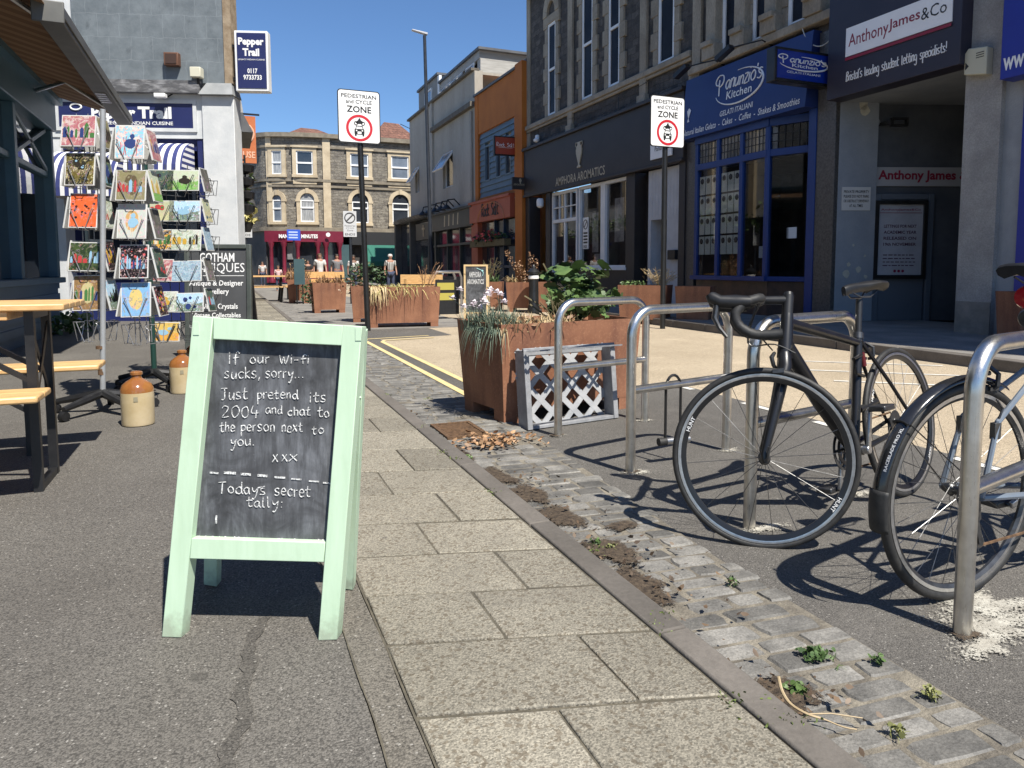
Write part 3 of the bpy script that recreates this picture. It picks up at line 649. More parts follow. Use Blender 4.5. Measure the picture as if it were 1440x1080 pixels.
b = MB(); b.box(2.1, 3.75, .04, .045, .2, 3.3); b.box(4.03, 5.3, .04, .045, 1.08, 3.26); b.box(5.55, 6.68, .04, .045, 1.08, 3.26); b.put('window_glass', 'glass', am)
b = MB(); b.box(2.05, 6.75, 1.2, 1.25, .1, 3.4); b.box(2.05, 6.75, .1, 1.2, .1, .14); b.box(2.0, 2.05, .1, 1.25, .1, 3.4); b.box(6.75, 6.8, .1, 1.25, .1, 3.4); b.put('shop_interior', 'interior_dim', am)
b = MB(); 
for i, (xa, za, w_, h_) in enumerate([(4.6, 1.45, .36, 1.1), (5.9, 1.7, .5, 1.15), (4.75, 1.08, .35, .32)]): b.box(xa, xa + w_, .08, .09, za, za + h_)
each(b, 'display_poster', mat('faded_poster', (.32, .30, .28), (.62, .60, .56), 4, .6), am)
b = MB(); b.box(4.12, 4.47, .02, .03, 1.55, 2.45); o = b.put('window_notice', 'sign_white', am)
b = MB(); cx, cz = 4.295, 2.25
b.tube([(cx + .13 * math.cos(a * .35), .018, cz + .13 * math.sin(a * .35)) for a in range(18)], .012, 5, closed=True); b.tube([(cx - .09, .017, cz - .09), (cx + .09, .017, cz + .09)], .012, 5)
for k in range(4): b.box(4.17, 4.42, .016, .019, 1.98 - k * .09, 2.03 - k * .09)
text(b, 'ENDS', 4.18, 4.41, 1.57, 1.66, .017, .02); b.put('print', 'ink', o)
b = MB(); b.box(7.72, 9.14, .0, .3, 2.16, 3.34); b.box(8.55, 9.14, .0, .3, .12, 2.16); b.box(7.72, 7.84, .0, .3, .12, 2.16)
for k in range(9): b.box(7.9 + k * .13, 7.91 + k * .13, -.006, 0, 2.2, 3.3)
b.put('panelling', 'grey_white', am); b = MB(); b.box(7.84, 8.55, .32, .36, .12, 2.16); b.put('side_door', mat('steel_blue_paint', (.10, .13, .17), rough=.5), am)
b = MB(); b.box(8.72, 9.02, -.09, 0, 1.2, 1.42); b.put('letterbox', 'matt_black', am)
b = MB(); b.lathe([(.05, 0), (.11, .05), (.12, .2), (.1, .28), (.06, .3)], 12, mat4=trans(1.55, -.22, 2.92)); b.bar((1.55, -.1, 3.1), (1.55, -.2, 3.1), .04, .04); b.put('wall_lamp', 'sign_white', am)
b = MB(); b.box(8.1, 9.0, -.2, -.17, 3.55, 4.45); o = b.put('fascia_notice', 'sign_white', am); b = MB(); b.tube([(8.62 + .2 * math.cos(a * .35), -.203, 4.05 + .1 * math.sin(a * .35)) for a in range(18)], .008, 4, closed=True); text(b, 'Panunzio\'s', 8.3, 8.9, 3.72, 3.84, -.204); b.put('print', 'ink', o)
s = thing('hanging_sign', 'small brown projecting sign with a gold vase on the end of the brown shop', 'sign', trans(9.5, 23.05, 0))
q0, q1 = AY(720, 249, 23.05), AY(742, 267, 23.05); b = MB(); b.box(q0.x - 9.5, q1.x - 9.5, -.04, .04, q1.z, q0.z); b.put('board', 'brown', s); b = MB(); b.box(q1.x - 9.55, .1, -.02, .02, q0.z - .06, q0.z - .03); b.put('bracket', 'black', s)
xm_ = (q0.x + q1.x) / 2 - 9.5; b = MB(); b.prism([(xm_ + q * .25, q0.z - .22 + z * .25) for q, z in vase[1:-1]] + [(xm_ - q * .25, q0.z - .22 + z * .25) for q, z in reversed(vase[1:-1])], -.046, -.041); text(b, 'AMPHORA AROMATICS', q0.x - 9.46, q1.x - 9.54, q1.z + .12, q1.z + .19, -.045); b.put('lettering', 'gold', s)
# wall camera
s = thing('wall_camera', 'small white security camera on the stone wall above the brown fascia', 'camera', trans(9.42, 22.0, 5.15)); b = MB(); b.box(-.1, 0, -.08, .08, -.08, .14); b.put('housing', 'sign_white', s, bevel=.03); b = MB(); b.lathe([(.02, 0), (.09, .03), (.1, .09), (.07, .12)], 12, mat4=trans(-.12, -.1, -.12)); b.put('dome', 'sign_white', s)
# --- blue ice-cream shop
M['blue'] = mat('deep_blue_paint', (.007, .032, .155), (.009, .038, .18), 2, .4)
M['blue_sign'] = mat('blue_sign_panel', (.013, .030, .135), (.015, .034, .15), 2, .45)
M['granite'] = mat('dark_granite', (.05, .048, .046), (.10, .095, .09), 30, .35, fine=.4)
pn = thing('blue_shopfront', 'royal blue ice-cream parlour shopfront with leaded top lights and a wide lettered fascia', 'shopfront', FR)
ua, ub = 9.55, 13.28
b = MB(); b.hexa([(ua, -.35, 3.76), (ub, -.35, 3.76), (ub, -.02, 3.76), (ua, -.02, 3.76)], [(ua, -.2, 5.05), (ub, -.2, 5.05), (ub, -.02, 5.05), (ua, -.02, 5.05)]); b.put('fascia', 'blue_sign', pn)
def slope(z): return -.352 + (z - 3.76) * .15 / 1.29 - .006
def fpanel(fn, name, m, par):
    b = MB(); fn(b); 
    for i, v in enumerate(b.V): b.V[i] = Vector((v.x, v.y + slope(v.z), v.z))
    return b.put(name, m, par)
def logo(b, x0, x1, z0, z1):
    W, H_ = x1 - x0, z1 - z0; X = lambda t: x0 + t * W; Z = lambda t: z0 + t * H_
    hand(b, 'P', X(.0), X(.18), Z(.42), H_ * .24, .011 * W / 1.2, 0, jit=0); hand(b, 'anunzio\'s', X(.2), X(.98), Z(.52), H_ * .2, .011 * W / 1.2, 0, jit=.1, gap=.6, slant=.1)
    text(b, 'Kitchen', X(.25), X(.8), Z(.28), Z(.46), -.002, .01)
    P = [(X(.5) + .52 * W * math.cos(t), 0, Z(.5) + .36 * H_ * math.sin(t)) for t in [R(q) for q in range(-165, 105, 9)]]
    b.tube(P, [.004 * W + .012 * W * math.sin(math.pi * i / (len(P) - 1)) for i in range(len(P))], 5)
    text(b, 'GELATI ITALIANI', X(.14), X(.86), Z(-.06), Z(.06), -.002, .008)
la, lb = U(1023, 120)[0], U(1088, 120)[0]
def f1(b):
    logo(b, la, lb, 4.08, 4.98); text(b, 'Natural Italian Gelato  -  Cakes  -  Coffee  -  Shakes & Smoothies', 9.66, 13.15, 3.83, 3.96, -.002, .006)
    b.prism([(9.72, 4.36), (9.78, 4.42), (9.86, 4.36), (9.83, 4.28), (9.80, 4.2), (9.84, 4.12), (9.76, 4.12), (9.79, 4.2), (9.75, 4.28)], -.003, 0); 
fpanel(f1, 'lettering', 'sign_white', pn)
b = MB()   # bay window framing
by0, by1 = -.22, -.12; t_, zt, zs = .09, 3.62, .85
xm = [U(p_, 300)[0] for p_ in (990, 1020, 1053)] + [U(1089, 300)[0]]
for xx in xm: b.box(xx - .05, xx + .05, by0, by1, zs, zt)
b.box(xm[0], xm[3], by0 - .01, by1, 3.07, 3.2); b.box(xm[0] - .05, xm[3] + .05, by0 - .02, by1, zt, 3.76); b.box(xm[0] - .1, xm[3] + .08, by0 - .06, by1 + .02, zs - .09, zs)
e0, e1 = Vector((xm[3], -.17, 0)), Vector((13.18, .25, 0)); dd_ = (e1 - e0)
def can(t0, t1, z0, z1, th=.1):
    a, c = e0 + dd_ * t0, e0 + dd_ * t1; b.bar((a.x, a.y, (z0 + z1) / 2), (c.x, c.y, (z0 + z1) / 2), th, z1 - z0)
can(0, 1, 3.07, 3.2); can(0, 1, zt, 3.76); can(0, 1.0, zs - .09, zs, .14); can(.94, 1.06, zs, zt); can(0, .05, zs, zt, .12)
b.box(13.12, 13.3, -.1, .4, .1, 3.76); b.put('bay_frame', 'blue', pn, bevel=.008)
b = MB(); b.box(xm[0], xm[3], -.175, -.17, zs, 3.07); b.box(xm[0], xm[3], -.175, -.17, 3.2, zt); a, c = e0, e1; b.bar((a.x, a.y, 2.0), (c.x, c.y, 2.0), .006, 2.3); b.bar((a.x, a.y, 3.41), (c.x, c.y, 3.41), .006, .42); b.put('window_glass', 'glass', pn)
b = MB()
for i in range(3):
    n = 6
    for k in range(1, n): xx = xm[i] + .05 + (xm[i + 1] - xm[i] - .1) * k / n; b.box(xx - .008, xx + .008, -.185, -.176, 3.2, zt)
    for k in (1, 2): b.box(xm[i] + .05, xm[i + 1] - .05, -.186, -.176, 3.2 + .14 * k - .008, 3.2 + .14 * k + .008)
for k in range(1, 7): q = e0 + dd_ * (.05 + .88 * k / 7); b.bar((q.x, q.y - .01, 3.2), (q.x, q.y - .01, zt), .016, .016)
for k in (1, 2): b.bar((e0.x, e0.y - .01, 3.2 + .14 * k), (e1.x, e1.y - .01, 3.2 + .14 * k), .016, .016)
b.put('leading', 'black', pn)
b = MB(); b.box(xm[0] - .05, xm[3] + .05, -.16, .0, 3.2, 3.62); b.put('top_light_reflection', mat('reflection_streaks', (.30, .295, .28), (.70, .68, .62), 5, .3, stretch=(6, 1, 1)), pn)  # bright streaks painted behind the leaded lights stand in for reflections
b = MB(); b.box(xm[0], xm[3] + .05, -.17, .3, .1, zs - .09); b.hexa([(xm[3] + .05, -.16, .1), (13.12, .22, .1), (13.12, .5, .1), (xm[3] + .05, .5, .1)], [(xm[3] + .05, -.16, .76), (13.12, .22, .76), (13.12, .5, .76), (xm[3] + .05, .5, .76)]); b.put('stall_riser', mat('brown_tile', (.035, .028, .026), (.09, .055, .04), 4, .3), pn)
b = MB(); b.box(xm[0] - .2, 13.2, 2.2, 2.25, .1, 3.7); b.box(xm[0] - .2, 13.2, .1, 2.2, .74, .76); b.box(xm[0] - .2, xm[0] - .15, .1, 2.2, .1, 3.7); b.box(13.3, 13.35, .5, 2.2, .1, 3.7); b.box(xm[0] - .2, 13.2, .3, 2.2, 3.1, 3.12); b.put('shop_interior', 'interior', pn)
b = MB()
for i in range(2):
    for r_ in range(4):
        for k in range(3):
            wv = (xm[i + 1] - xm[i] - .12) / 3; xx = xm[i] + .06 + k * wv; b.box(xx + .01, xx + wv - .01, -.165, -.16, 2.55 - r_ * .42, 2.93 - r_ * .42)
each(b, 'menu_card', mat('menu_card', (.62, .68, .62), (.78, .82, .76), 3, .6), pn)
b = MB()
for i in range(2):
    for r_ in range(4):
        for k in range(3):
            wv = (xm[i + 1] - xm[i] - .12) / 3; xx = xm[i] + .06 + k * wv + wv / 2; b.lathe([(.001, 0), (.06, .005), (.001, .01)], 10, mat4=trans(xx, -.168, 2.83 - r_ * .42) @ Matrix.Rotation(R(90), 4, 'X'))
b.put('print', 'ink', pn)
b = MB(); q = e0 + dd_ * .35; b.box(q.x, q.x + .25, q.y + .02, q.y + .03, 1.55, 1.75); b.box(xm[3] - .22, xm[3] - .04, -.16, -.155, 1.2, 1.42); each(b, 'window_notice', mat('notice_paper', (.5, .56, .62), rough=.6), pn)
b = MB(); b.box(9.38, 9.72, -.06, .3, .1, 3.76); b.box(13.3, 13.72, -.08, .3, .1, 5.0); each(b, 'granite_pilaster', 'granite', pn, bevel=.006)
for px_ in (985, 1045):
    xx = U(px_, 90)[0]; b = MB(); b.tube([(xx + .9, -.05, 5.12), (xx + .9, -.3, 5.2), (xx + .35, -.62, 5.16), (xx + .2, -.63, 5.11)], .016, 6); b.bar((xx + .4, -.6, 5.18), (xx + .05, -.66, 5.02), .14, .09); b.put('swan_neck_lamp', 'black', pn)
ps = thing('projecting_sign', 'blue lit box sign with white oval ice-cream logo above the blue shopfront', 'sign', frame(9.5, 9.58, 4.18, 1, 0))
q0, q1 = AY(1090, 64, 9.48), AY(1167, 123, 9.48)
b = MB(); b.box(q0.x - 9.5, q1.x - 9.5, -.1, .1, q1.z - 4.18, q0.z - 4.18); b.put('case', 'black', ps, bevel=.01)
b = MB(); b.box(q0.x - 9.5 + .05, q1.x - 9.55, -.112, -.1, q1.z - 4.13, q0.z - 4.23); b.put('face', mat('lit_blue_panel', (.006, .03, .26), rough=.3), ps)
b = MB(); logo(b, q0.x - 9.5 + .1, q1.x - 9.6, q1.z - 4.02, q0.z - 4.26)
for i, v in enumerate(b.V): b.V[i] = Vector((v.x, v.y - .116, v.z))
b.put('lettering', 'sign_white', ps)
b = MB(); b.box(-.2, .05, -.03, .03, .3, .36); b.put('bracket', 'black', ps)
# --- estate agent passage
aj = thing('navy_shopfront', 'recessed grey entrance under a navy fascia board with a white and red name plate', 'shopfront', FR)
uA, uB = 13.74, 16.06; BX = AY(1229, 380, 9.36).x; DB = BX - FX
M['navy'] = mat('dark_navy_panel', (.022, .021, .036), (.028, .026, .042), 2, .5)
M['grey_wall'] = mat('flaking_grey_paint', (.20, .225, .255), (.25, .275, .30), 2, .6, bump=.15, bsc=20, fine=.1)
b = MB(); b.box(uA, uB + .06, -.32, 0, 3.76, 5.4); b.put('fascia', 'navy', aj, bevel=.008)
w0, w1 = U(1190, 51, 9.17)[0], U(1340, -1, 9.17)[0]
b = MB(); b.box(w0, w1, -.335, -.32, 4.36, 4.80); o = b.put('name_plate', 'sign_white', aj); b = MB(); b.box(w0, w1, -.34, -.336, 4.30, 4.345); text(b, 'Anthony', w0 + .06, w0 + (w1 - w0) * .44, 4.44, 4.69, -.338, .004); text(b, 'James', w0 + (w1 - w0) * .44, w0 + (w1 - w0) * .73, 4.50, 4.69, -.338, .012); b.put('lettering', 'deep_red', o)
b = MB(); text(b, '&Co', w0 + (w1 - w0) * .74, w1 - .08, 4.51, 4.68, -.338); b.put('fine_lettering', 'ink', o)
b = MB(); hand(b, "Bristol's leading student letting specialists!", w0 + .02, w1 - .06, 3.98, .085, .007, -.325, jit=.2, gap=.5); b.put('script', 'sign_white', aj)
J0 = Vector((9.56, 9.36, 0)); JD = Vector((.93, -.37, 0)).normalized(); JN = Vector((-JD.y, JD.x, 0)); JF = FR.inverted() @ frame(J0.x, J0.y, 0, JD.x, JD.y)
def J(px, py, off=0.0):
    p = PL(px, py, J0 + JN * off, JN); return (p - J0).dot(JD), p.z
s1 = J(1229, 350)[0]
b = MB(); b.box(-.06, s1, 0, .3, .1, 3.78); b.put('jamb', 'grey_wall', aj, JF)
b = MB(); b.box(s1 - .01, 4.2, .12, .3, .1, 3.78); b.put('back_wall', mat('dark_grey_wall', (.065, .075, .088), (.10, .11, .125), 2, .6, bump=.2, bsc=20), aj, JF)
b = MB(); b.box(uA + .02, 17.3, .02, 3.2, 3.77, 3.82); b.put('soffit', 'grey_wall', aj); b = MB(); b.box(16.95, 17.1, .3, 3.2, .1, 3.77); b.put('side_wall', 'grey_wall', aj)
b = MB(); d0, d1 = J(1231, 276, .1), J(1312, 276, .1); b.box(d0[0], d1[0] - .12, .07, .12, .11, d0[1] - .03); b.frame_rect(d0[0] - .02, d1[0], .0, d0[1] + .04, .1, .04, .12); b.put('door', mat('slate_blue_door', (.105, .125, .15), rough=.5), aj, JF, bevel=.01)
b = MB(); q0, q1 = J(1232, 235, .08), J(1356, 262, .08); b.box(q0[0], q1[0] + .3, .075, .125, q1[1], q0[1]); o = b.put('rear_sign', mat('dusty_white_board', (.36, .36, .37), rough=.6), aj, JF); b = MB(); text(b, 'Anthony James & Co', q0[0] + .04, q1[0] + .38, q1[1] + .06, q0[1] - .05, .071, .03); b.put('lettering', 'deep_red', o)
q0, q1 = J(1231, 282, .02), J(1300, 392, .02)
b = MB(); b.frame_rect(q0[0], q1[0], q1[1], q0[1], .065, -.01, .06); o = b.put('poster_frame', 'black', aj, JF)
b = MB(); b.box(q0[0] + .065, q1[0] - .065, .03, .05, q1[1] + .065, q0[1] - .065); b.put('poster', mat('white_poster', (.34, .35, .38), (.42, .43, .46), 3, .4), o)
b = MB(); xa, xb = q0[0] + .17, q1[0] - .17; zt_ = q0[1]; hp = q0[1] - q1[1]
for i, s_ in enumerate(['LETTINGS FOR NEXT', 'ACADEMIC YEAR', 'RELEASED ON', '19th NOVEMBER']): text(b, s_, xa, xb, zt_ - hp * (.345 + i * .077), zt_ - hp * (.305 + i * .077), .027, .02)
for i in range(4):
    x = xa
    while x < xb - .04: w_ = rnd.uniform(.03, .09); b.box(x, min(x + w_, xb), .026, .029, zt_ - hp * (.70 + i * .045), zt_ - hp * (.688 + i * .045)); x += w_ + .02
b.put('print', mat('plum_ink', (.07, .02, .05), rough=.5), o)
b = MB(); text(b, 'AnthonyJames&Co', xa - .06, xb + .06, zt_ - hp * .135, zt_ - hp * .10, .027, .01); b.box(xa - .08, xb + .08, .025, .028, zt_ - hp * .158, zt_ - hp * .152)
for k in range(3): b.lathe([(.001, 0), (.026, .003), (.001, .006)], 8, mat4=trans((xa + xb) / 2 - .07 + k * .07, .027, q1[1] + hp * .10) @ Matrix.Rotation(R(90), 4, 'X'))
b.put('red_print', mat('dark_red_ink', (.20, .01, .04), rough=.5), o)
b = MB()
for px_, py_, r_ in [(1193, 372, .035), (1190, 385, .06), (1207, 379, .055), (1217, 389, .03), (1200, 345, .02), (1216, 360, .02), (1214, 146, .10), (1216, 156, .09)]:
    q = J(px_, py_); b.prism([(q[0] + r_ * math.cos(a) * rnd.uniform(.6, 1.2), q[1] + r_ * math.sin(a) * rnd.uniform(.7, 1.4)) for a in [k * .7 for k in range(9)]], -.004, -.001)
b.put('flaked_patch', mat('bare_plaster', (.36, .35, .29), (.46, .45, .38), 8, .9), aj, JF)
b = MB(); q = J(1262, 172, -.1); b.frame_rect(q[0] - .12, q[0] + .16, q[1] - .07, q[1] + .07, .03, -.16, -.08); b.bar((q[0] - .2, .1, q[1]), (q[0] - .1, -.1, q[1]), .05, .05); b.put('floodlight', 'matt_black', aj, JF); b = MB(); b.tube([(q[0] - .3, .1, 3.7), (q[0] - .3, .1, q[1] + .2), (q[0] - .2, .1, q[1])], .03, 6); b.put('conduit', 'grey_wall', aj, JF)
q0, q1 = J(1184, 263), J(1223, 296)
s = thing('wall_notice', 'small white private property notice screwed to the grey passage wall', 'notice', frame(J0.x, J0.y, 0, JD.x, JD.y) @ trans(q0[0], 0, q1[1])); W_, H_ = q1[0] - q0[0], q0[1] - q1[1]
b = MB(); b.box(0, W_, -.014, -.002, 0, H_); b.put('plate', mat('aged_white_plate', (.5, .5, .48), rough=.5), s); b = MB()
for i, t in enumerate(['PRIVATE PROPERTY', 'PLEASE DO NOT PARK', 'OR OBSTRUCT DRIVEWAY', 'AT ALL TIMES']): text(b, t, W_ * .06 + (.1 if i == 3 else 0), W_ * .94 - (.1 if i == 3 else 0), H_ * (.74 - .2 * i), H_ * (.86 - .2 * i), -.018, .01)
b.put('print', 'ink', s)
# --- concrete pier and far blue shop
M['concrete'] = mat('pebbledash_render', (.26, .255, .245), (.34, .335, .32), 3, .9, bump=.8, bsc=70, fine=.35)
cp = thing('rendered_pier', 'wide grey pebbledash pier between the passage and the bright blue shop', 'pier', FR)
b = MB(); b.box(uB, 16.58, -.1, .8, .1, 5.4); b.put('pier', 'concrete', cp); b = MB(); b.box(16.58, 16.85, -.02, .8, .1, 5.4); b.put('return', mat('blue_grey_render', (.25, .27, .29), (.31, .33, .35), 3, .9, bump=.8, bsc=70), cp)
b = MB(); b.box(uB + .01, 16.58, -.115, -.1, .1, .55); b.put('plinth', mat('damp_concrete', (.16, .155, .14), (.23, .22, .2), 5, .9, bump=.6, bsc=40), cp)
al = thing('alarm_box', 'yellowed white burglar alarm box on the grey pebbledash pier', 'alarm box', FR @ trans(16.12, -.1, 3.56))
b = MB(); b.prism([(0, .06), (.32, 0), (.32, .36), (.05, .4), (0, .34)], -.13, 0); b.put('housing', mat('yellowed_plastic', (.50, .48, .36), rough=.4), al, bevel=.012); b = MB()
for k in range(3): b.box(.17, .28, -.134, -.13, .24 + k * .03, .25 + k * .03)
b.prism([(.02, .12), (.07, .16), (.02, .22)], -.134, -.13); b.put('grille', 'ink', al)
bs = thing('bright_blue_shopfront', 'bright blue shopfront beyond the pebbledash pier with a white web address', 'shopfront', FR)
M['bright_blue'] = mat('bright_blue_panel', (.008, .02, .26), (.01, .025, .29), 2, .4)
b = MB(); b.box(16.68, 24, -.3, -.03, 3.42, 5.4); b.put('fascia', 'bright_blue', bs, bevel=.01)
b = MB(); b.box(16.85, 24, -.06, .3, .1, 3.42); b.put('frame', 'bright_blue', bs); b = MB(); text(b, 'www.', 16.72, 17.15, 3.52, 3.68, -.305, .02); b.put('lettering', 'sign_white', bs)
# drooping cable
cb = MB(); P = [AX(px_, py_, 9.3) for px_, py_ in [(1127, 35), (1132, 50), (1142, 62), (1152, 65), (1163, 60), (1174, 46), (1182, 28), (1184, 15)]]
cb.tube(smooth_line([tuple(p) for p in P]), .009, 6); tag(cb.put('cable', mat('white_cable', (.5, .5, .46), rough=.5)), 'pale loose cable hanging in a loop above the blue box sign', 'cable')
# ================================================================ FURTHER BUILDINGS ON THE RIGHT
M['orange'] = mat('burnt_orange_render', (.40, .118, .012), (.48, .15, .018), 1.2, .75, bump=.1, bsc=20, fine=.1)
M['clap'] = mat('blue_grey_board', (.10, .155, .20), (.13, .19, .24), 2, .6, fine=.15)
M['beige'] = mat('weathered_beige_render', (.33, .305, .26), (.42, .395, .345), .8, .9, bump=.2, bsc=14, fine=.2, stretch=(1, 1, .35))
M['olive'] = mat('olive_black_paint', (.035, .038, .03), (.05, .052, .042), 2, .5)
M['rust_red'] = mat('rust_red_panel', (.36, .085, .04), (.42, .11, .055), 2, .6)
M['slate_grey'] = mat('slate_grey_lead', (.07, .075, .085), (.11, .115, .125), 3, .6)
OY = 5.65
orb = thing('orange_building', 'burnt orange rendered building with blue grey weatherboarding over a small restaurant', 'building', frame(9.5, 28.75, 0, 0, -1))
b = MB(); b.wall(0, OY, 3.6, 7.9, [(.42, 4.38, 3.8, 6.35)], 0, .3); b.box(28.75 - AX(724, 200, 9.28).y, OY, -.22, 0, .1, 7.92); b.box(0, OY, .3, 6, 7.6, 7.9); b.box(0, .4, -.02, .0, 3.6, 7.9); b.box(0, OY, .5, 6, .1, 3.6); b.put('wall', 'orange', orb)
b = MB(); b.box(-.05, OY + .03, -.08, .35, 7.9, 7.98); b.put('coping', 'slate_grey', orb)
b = MB(); n = 12
for k in range(n):
    z0 = 3.8 + 2.55 * k / n; z1 = z0 + 2.55 / n
    for xa, xb in ((.42, 1.0), (1.6, 2.3), (2.85, 3.3), (3.9, 4.38)) if 4.35 < z0 < 5.75 else ((.42, 4.38),): b.hexa([(xa, .04, z0), (xb, .04, z0), (xb, .2, z0), (xa, .2, z0)], [(xa, .085, z1), (xb, .085, z1), (xb, .2, z1), (xa, .2, z1)])
b.put('weatherboarding', 'clap', orb)
for xa, xb in ((1.0, 1.6), (2.3, 2.85), (3.3, 3.9)):
    b = MB(); b.frame_rect(xa, xb, 4.4, 5.8, .06, .05, .15); o = b.put('window', 'clap', orb); b = MB(); b.box(xa + .06, xb - .06, .12, .13, 4.46, 5.74); b.put('pane', 'pane', o)
b = MB(); b.box(-.3, 4.4, -.18, -.0, 2.82, 3.56); b.box(-.3, 4.4, -.24, 0, 3.56, 3.66); b.put('fascia', 'rust_red', orb)
b = MB(); hand(b, 'Rock Salt', 1.3, 3.2, 3.0, .3, .022, -.19, jit=.3, gap=.5); b.put('lettering', 'ink', orb)
b = MB(); b.tube([(2.3 + 1.5 * math.cos(t), -.185, 2.84 + .66 * math.sin(t)) for t in [R(q) for q in range(0, 181, 12)]], .03, 4); b.put('arc_emblem', mat('pale_orange', (.5, .2, .09), rough=.6), orb)
b = MB(); b.box(-.3, .5, -.1, .3, .1, 2.82); b.put('side_panel', 'rust_red', orb)
b = MB(); b.box(.5, 4.38, .1, .15, .1, 2.82); b.put('shop_window', 'pane', orb); b = MB(); b.box(.5, 4.38, .0, .1, 1.0, 1.1); b.box(2.2, 2.28, 0, .1, .1, 2.82); b.box(3.2, 3.28, 0, .1, .1, 2.82); b.box(.5, 4.38, .0, .1, .1, .6); b.put('window_frame', mat('dark_blue_paint', (.02, .04, .075), rough=.5), orb)
s = thing('hanging_sign', 'square orange restaurant sign projecting over the weatherboarding', 'sign', trans(9.5, 24.3, 5.0))
q0, q1 = AY(694, 191, 24.3), AY(725, 220, 24.3); x0, x1, z0, z1 = q0.x - 9.5, q1.x - 9.5, q1.z - 5, q0.z - 5
b = MB(); b.box(x0, x1, -.07, .07, z0, z1); b.box(x1 - .02, .1, -.03, .03, z1 - .2, z1 - .14); b.put('case', 'matt_black', s); b = MB(); b.box(x0 + .04, x1 - .04, -.085, -.07, z0 + .04, z1 - .04); b.put('face', mat('orange_red_panel', (.36, .07, .04), rough=.4), s); b = MB(); hand(b, 'Rock Salt', x0 + .08, x1 - .08, (z0 + z1) / 2 - .03, .085, .009, -.09, jit=.2, gap=.5); b.box(x0 + .15, x1 - .15, -.09, -.086, z0 + .26, z0 + .27); b.put('lettering', 'sign_white', s)
s = thing('flower_box', 'hanging box of red flowers on the orange restaurant window', 'flower box', frame(9.3, 26.5, 2.0, 0, -1)); b = MB(); b.box(-2, 2, -.15, .1, -.18, .05); b.put('trough', 'stem', s)
b = MB(); leaf_cloud(b, (0, -.05, .12), (2.1, .25, .3), 260, .14, rnd=rnd, shell=0); b.put('foliage', 'leaf_dark', s); b = MB(); leaf_cloud(b, (0, -.15, .2), (2.0, .25, .25), 90, .12, rnd=rnd, shell=0); b.put('flowers', 'petal_red', s)
# --- beige building
BL = 40.2 - 28.78
be = thing('beige_building', 'stained beige rendered building with tilted open windows and a grey flat-roofed attic', 'building', frame(9.5, 40.2, 0, 0, -1))
def UB(px, py, x=9.5):
    p = AX(px, py, x); return 40.2 - p.y, p.z
bw = [(1.15, 2.0, 5.0, 6.35), (6.6, 8.2, 4.7, 6.3)]
b = MB(); b.wall(0, BL, 3.5, 9.0, bw, 0, .35); b.box(0, BL, .6, 8, .1, 3.5); b.wall(.0, .01, 3.5, 9); b.hexa([(0, .35, 3.5), (0, .36, 3.5), (0, 8, 3.5), (0, 7.9, 3.5)], [(0, .35, 9), (0.01, .35, 9), (0.01, 8, 9), (0, 8, 9)]); b.box(0, BL, .35, 8, 8.85, 8.95); b.put('wall', 'beige', be)
b = MB(); q0, q1 = UB(610, 182), UB(667, 152); b.box(q0[0], BL, -.2, 0, 7.55, 7.75); b.box(0, BL, -.15, .2, 8.98, 9.08); b.put('cornice', mat('dark_stone_cornice', (.10, .09, .075), (.16, .145, .12), 4, .9), be)
b = MB(); b.box(q0[0] - .35, q0[0], -.1, 0, 3.5, 8.98); b.put('pier', 'beige', be); b = MB(); b.tube([(BL - .3, -.08, 3.6), (BL - .3, -.08, 7.4)], .06, 6); b.put('downpipe', 'beige', be)
for i, (xa, xb, za, zb) in enumerate(bw):
    b = MB(); b.frame_rect(xa, xb, za, zb, .07, .12, .2); o = b.put('window', 'white', be); b = MB(); b.box(xa + .07, xb - .07, .16, .17, za + .07, zb - .07); b.put('pane', 'pane', o)
    b = MB(); b.frame_rect(0, xb - xa, -1.0, 0, .06, -.03, .03); b.box(.05, xb - xa - .05, -.005, .005, -.95, -.05, 1)
    b.put('open_light', ['white', 'pane_sky'], be, trans(xa, .05, zb - .02) @ Matrix.Rotation(R(-34), 4, 'X'))
AXX = 10.5; ax0, ax1, axm = UB(581, 135, AXX), UB(617, 103, AXX), UB(622, 108, AXX)
b = MB(); b.box(.15, 4.2, .5, 6, 8.9, 10.55); b.put('attic_block', mat('grey_cladding', (.20, .20, .19), (.26, .26, .25), 2, .8), be)
b = MB(); b.box(.1, 4.3, .4, 6.1, 10.55, 10.66); b.box(4.6, 10.9, .35, 6.1, 10.02, 10.12); b.put('attic_roof', 'slate_grey', be)
b = MB(); b.box(4.8, 10.7, .5, 6, 8.9, 9.08); b.box(4.8, 10.7, .46, 6, 9.7, 10.02); b.box(4.8, 4.95, .5, 6, 9.08, 9.7); b.box(10.3, 10.7, .5, 6, 9.08, 9.7); b.box(4.95, 10.3, .75, 5.9, 9.08, 9.7); b.put('attic_band', mat('pale_timber_band', (.30, .29, .27), (.40, .39, .37), 2, .8, stretch=(1, 1, 8)), be)
b = MB(); b.box(4.95, 10.3, .62, .7, 9.08, 9.7); b.put('attic_glazing', 'pane', be)
for k in range(3):
    xa = 5.4 + k * 1.7; b = MB(); b.frame_rect(0, 1.2, -.62, 0, .06, -.03, .03); b.box(.05, 1.15, -.005, .005, -.57, -.05, 1); b.put('open_light', ['white', 'pane_sky'], be, trans(xa, .48, 9.7) @ Matrix.Rotation(R(-38 if k < 2 else -12), 4, 'X'))
b = MB(); b.box(4.3, 4.6, .42, .55, 8.95, 10.45); b.put('white_pipe', 'white', be); b = MB(); b.frame_rect(1.6, 3.0, 9.2, 10.2, .08, .44, .5); o = b.put('window', 'white', be); b = MB(); b.box(1.68, 2.92, .47, .48, 9.28, 10.12); b.put('pane', 'pane_sky', o)
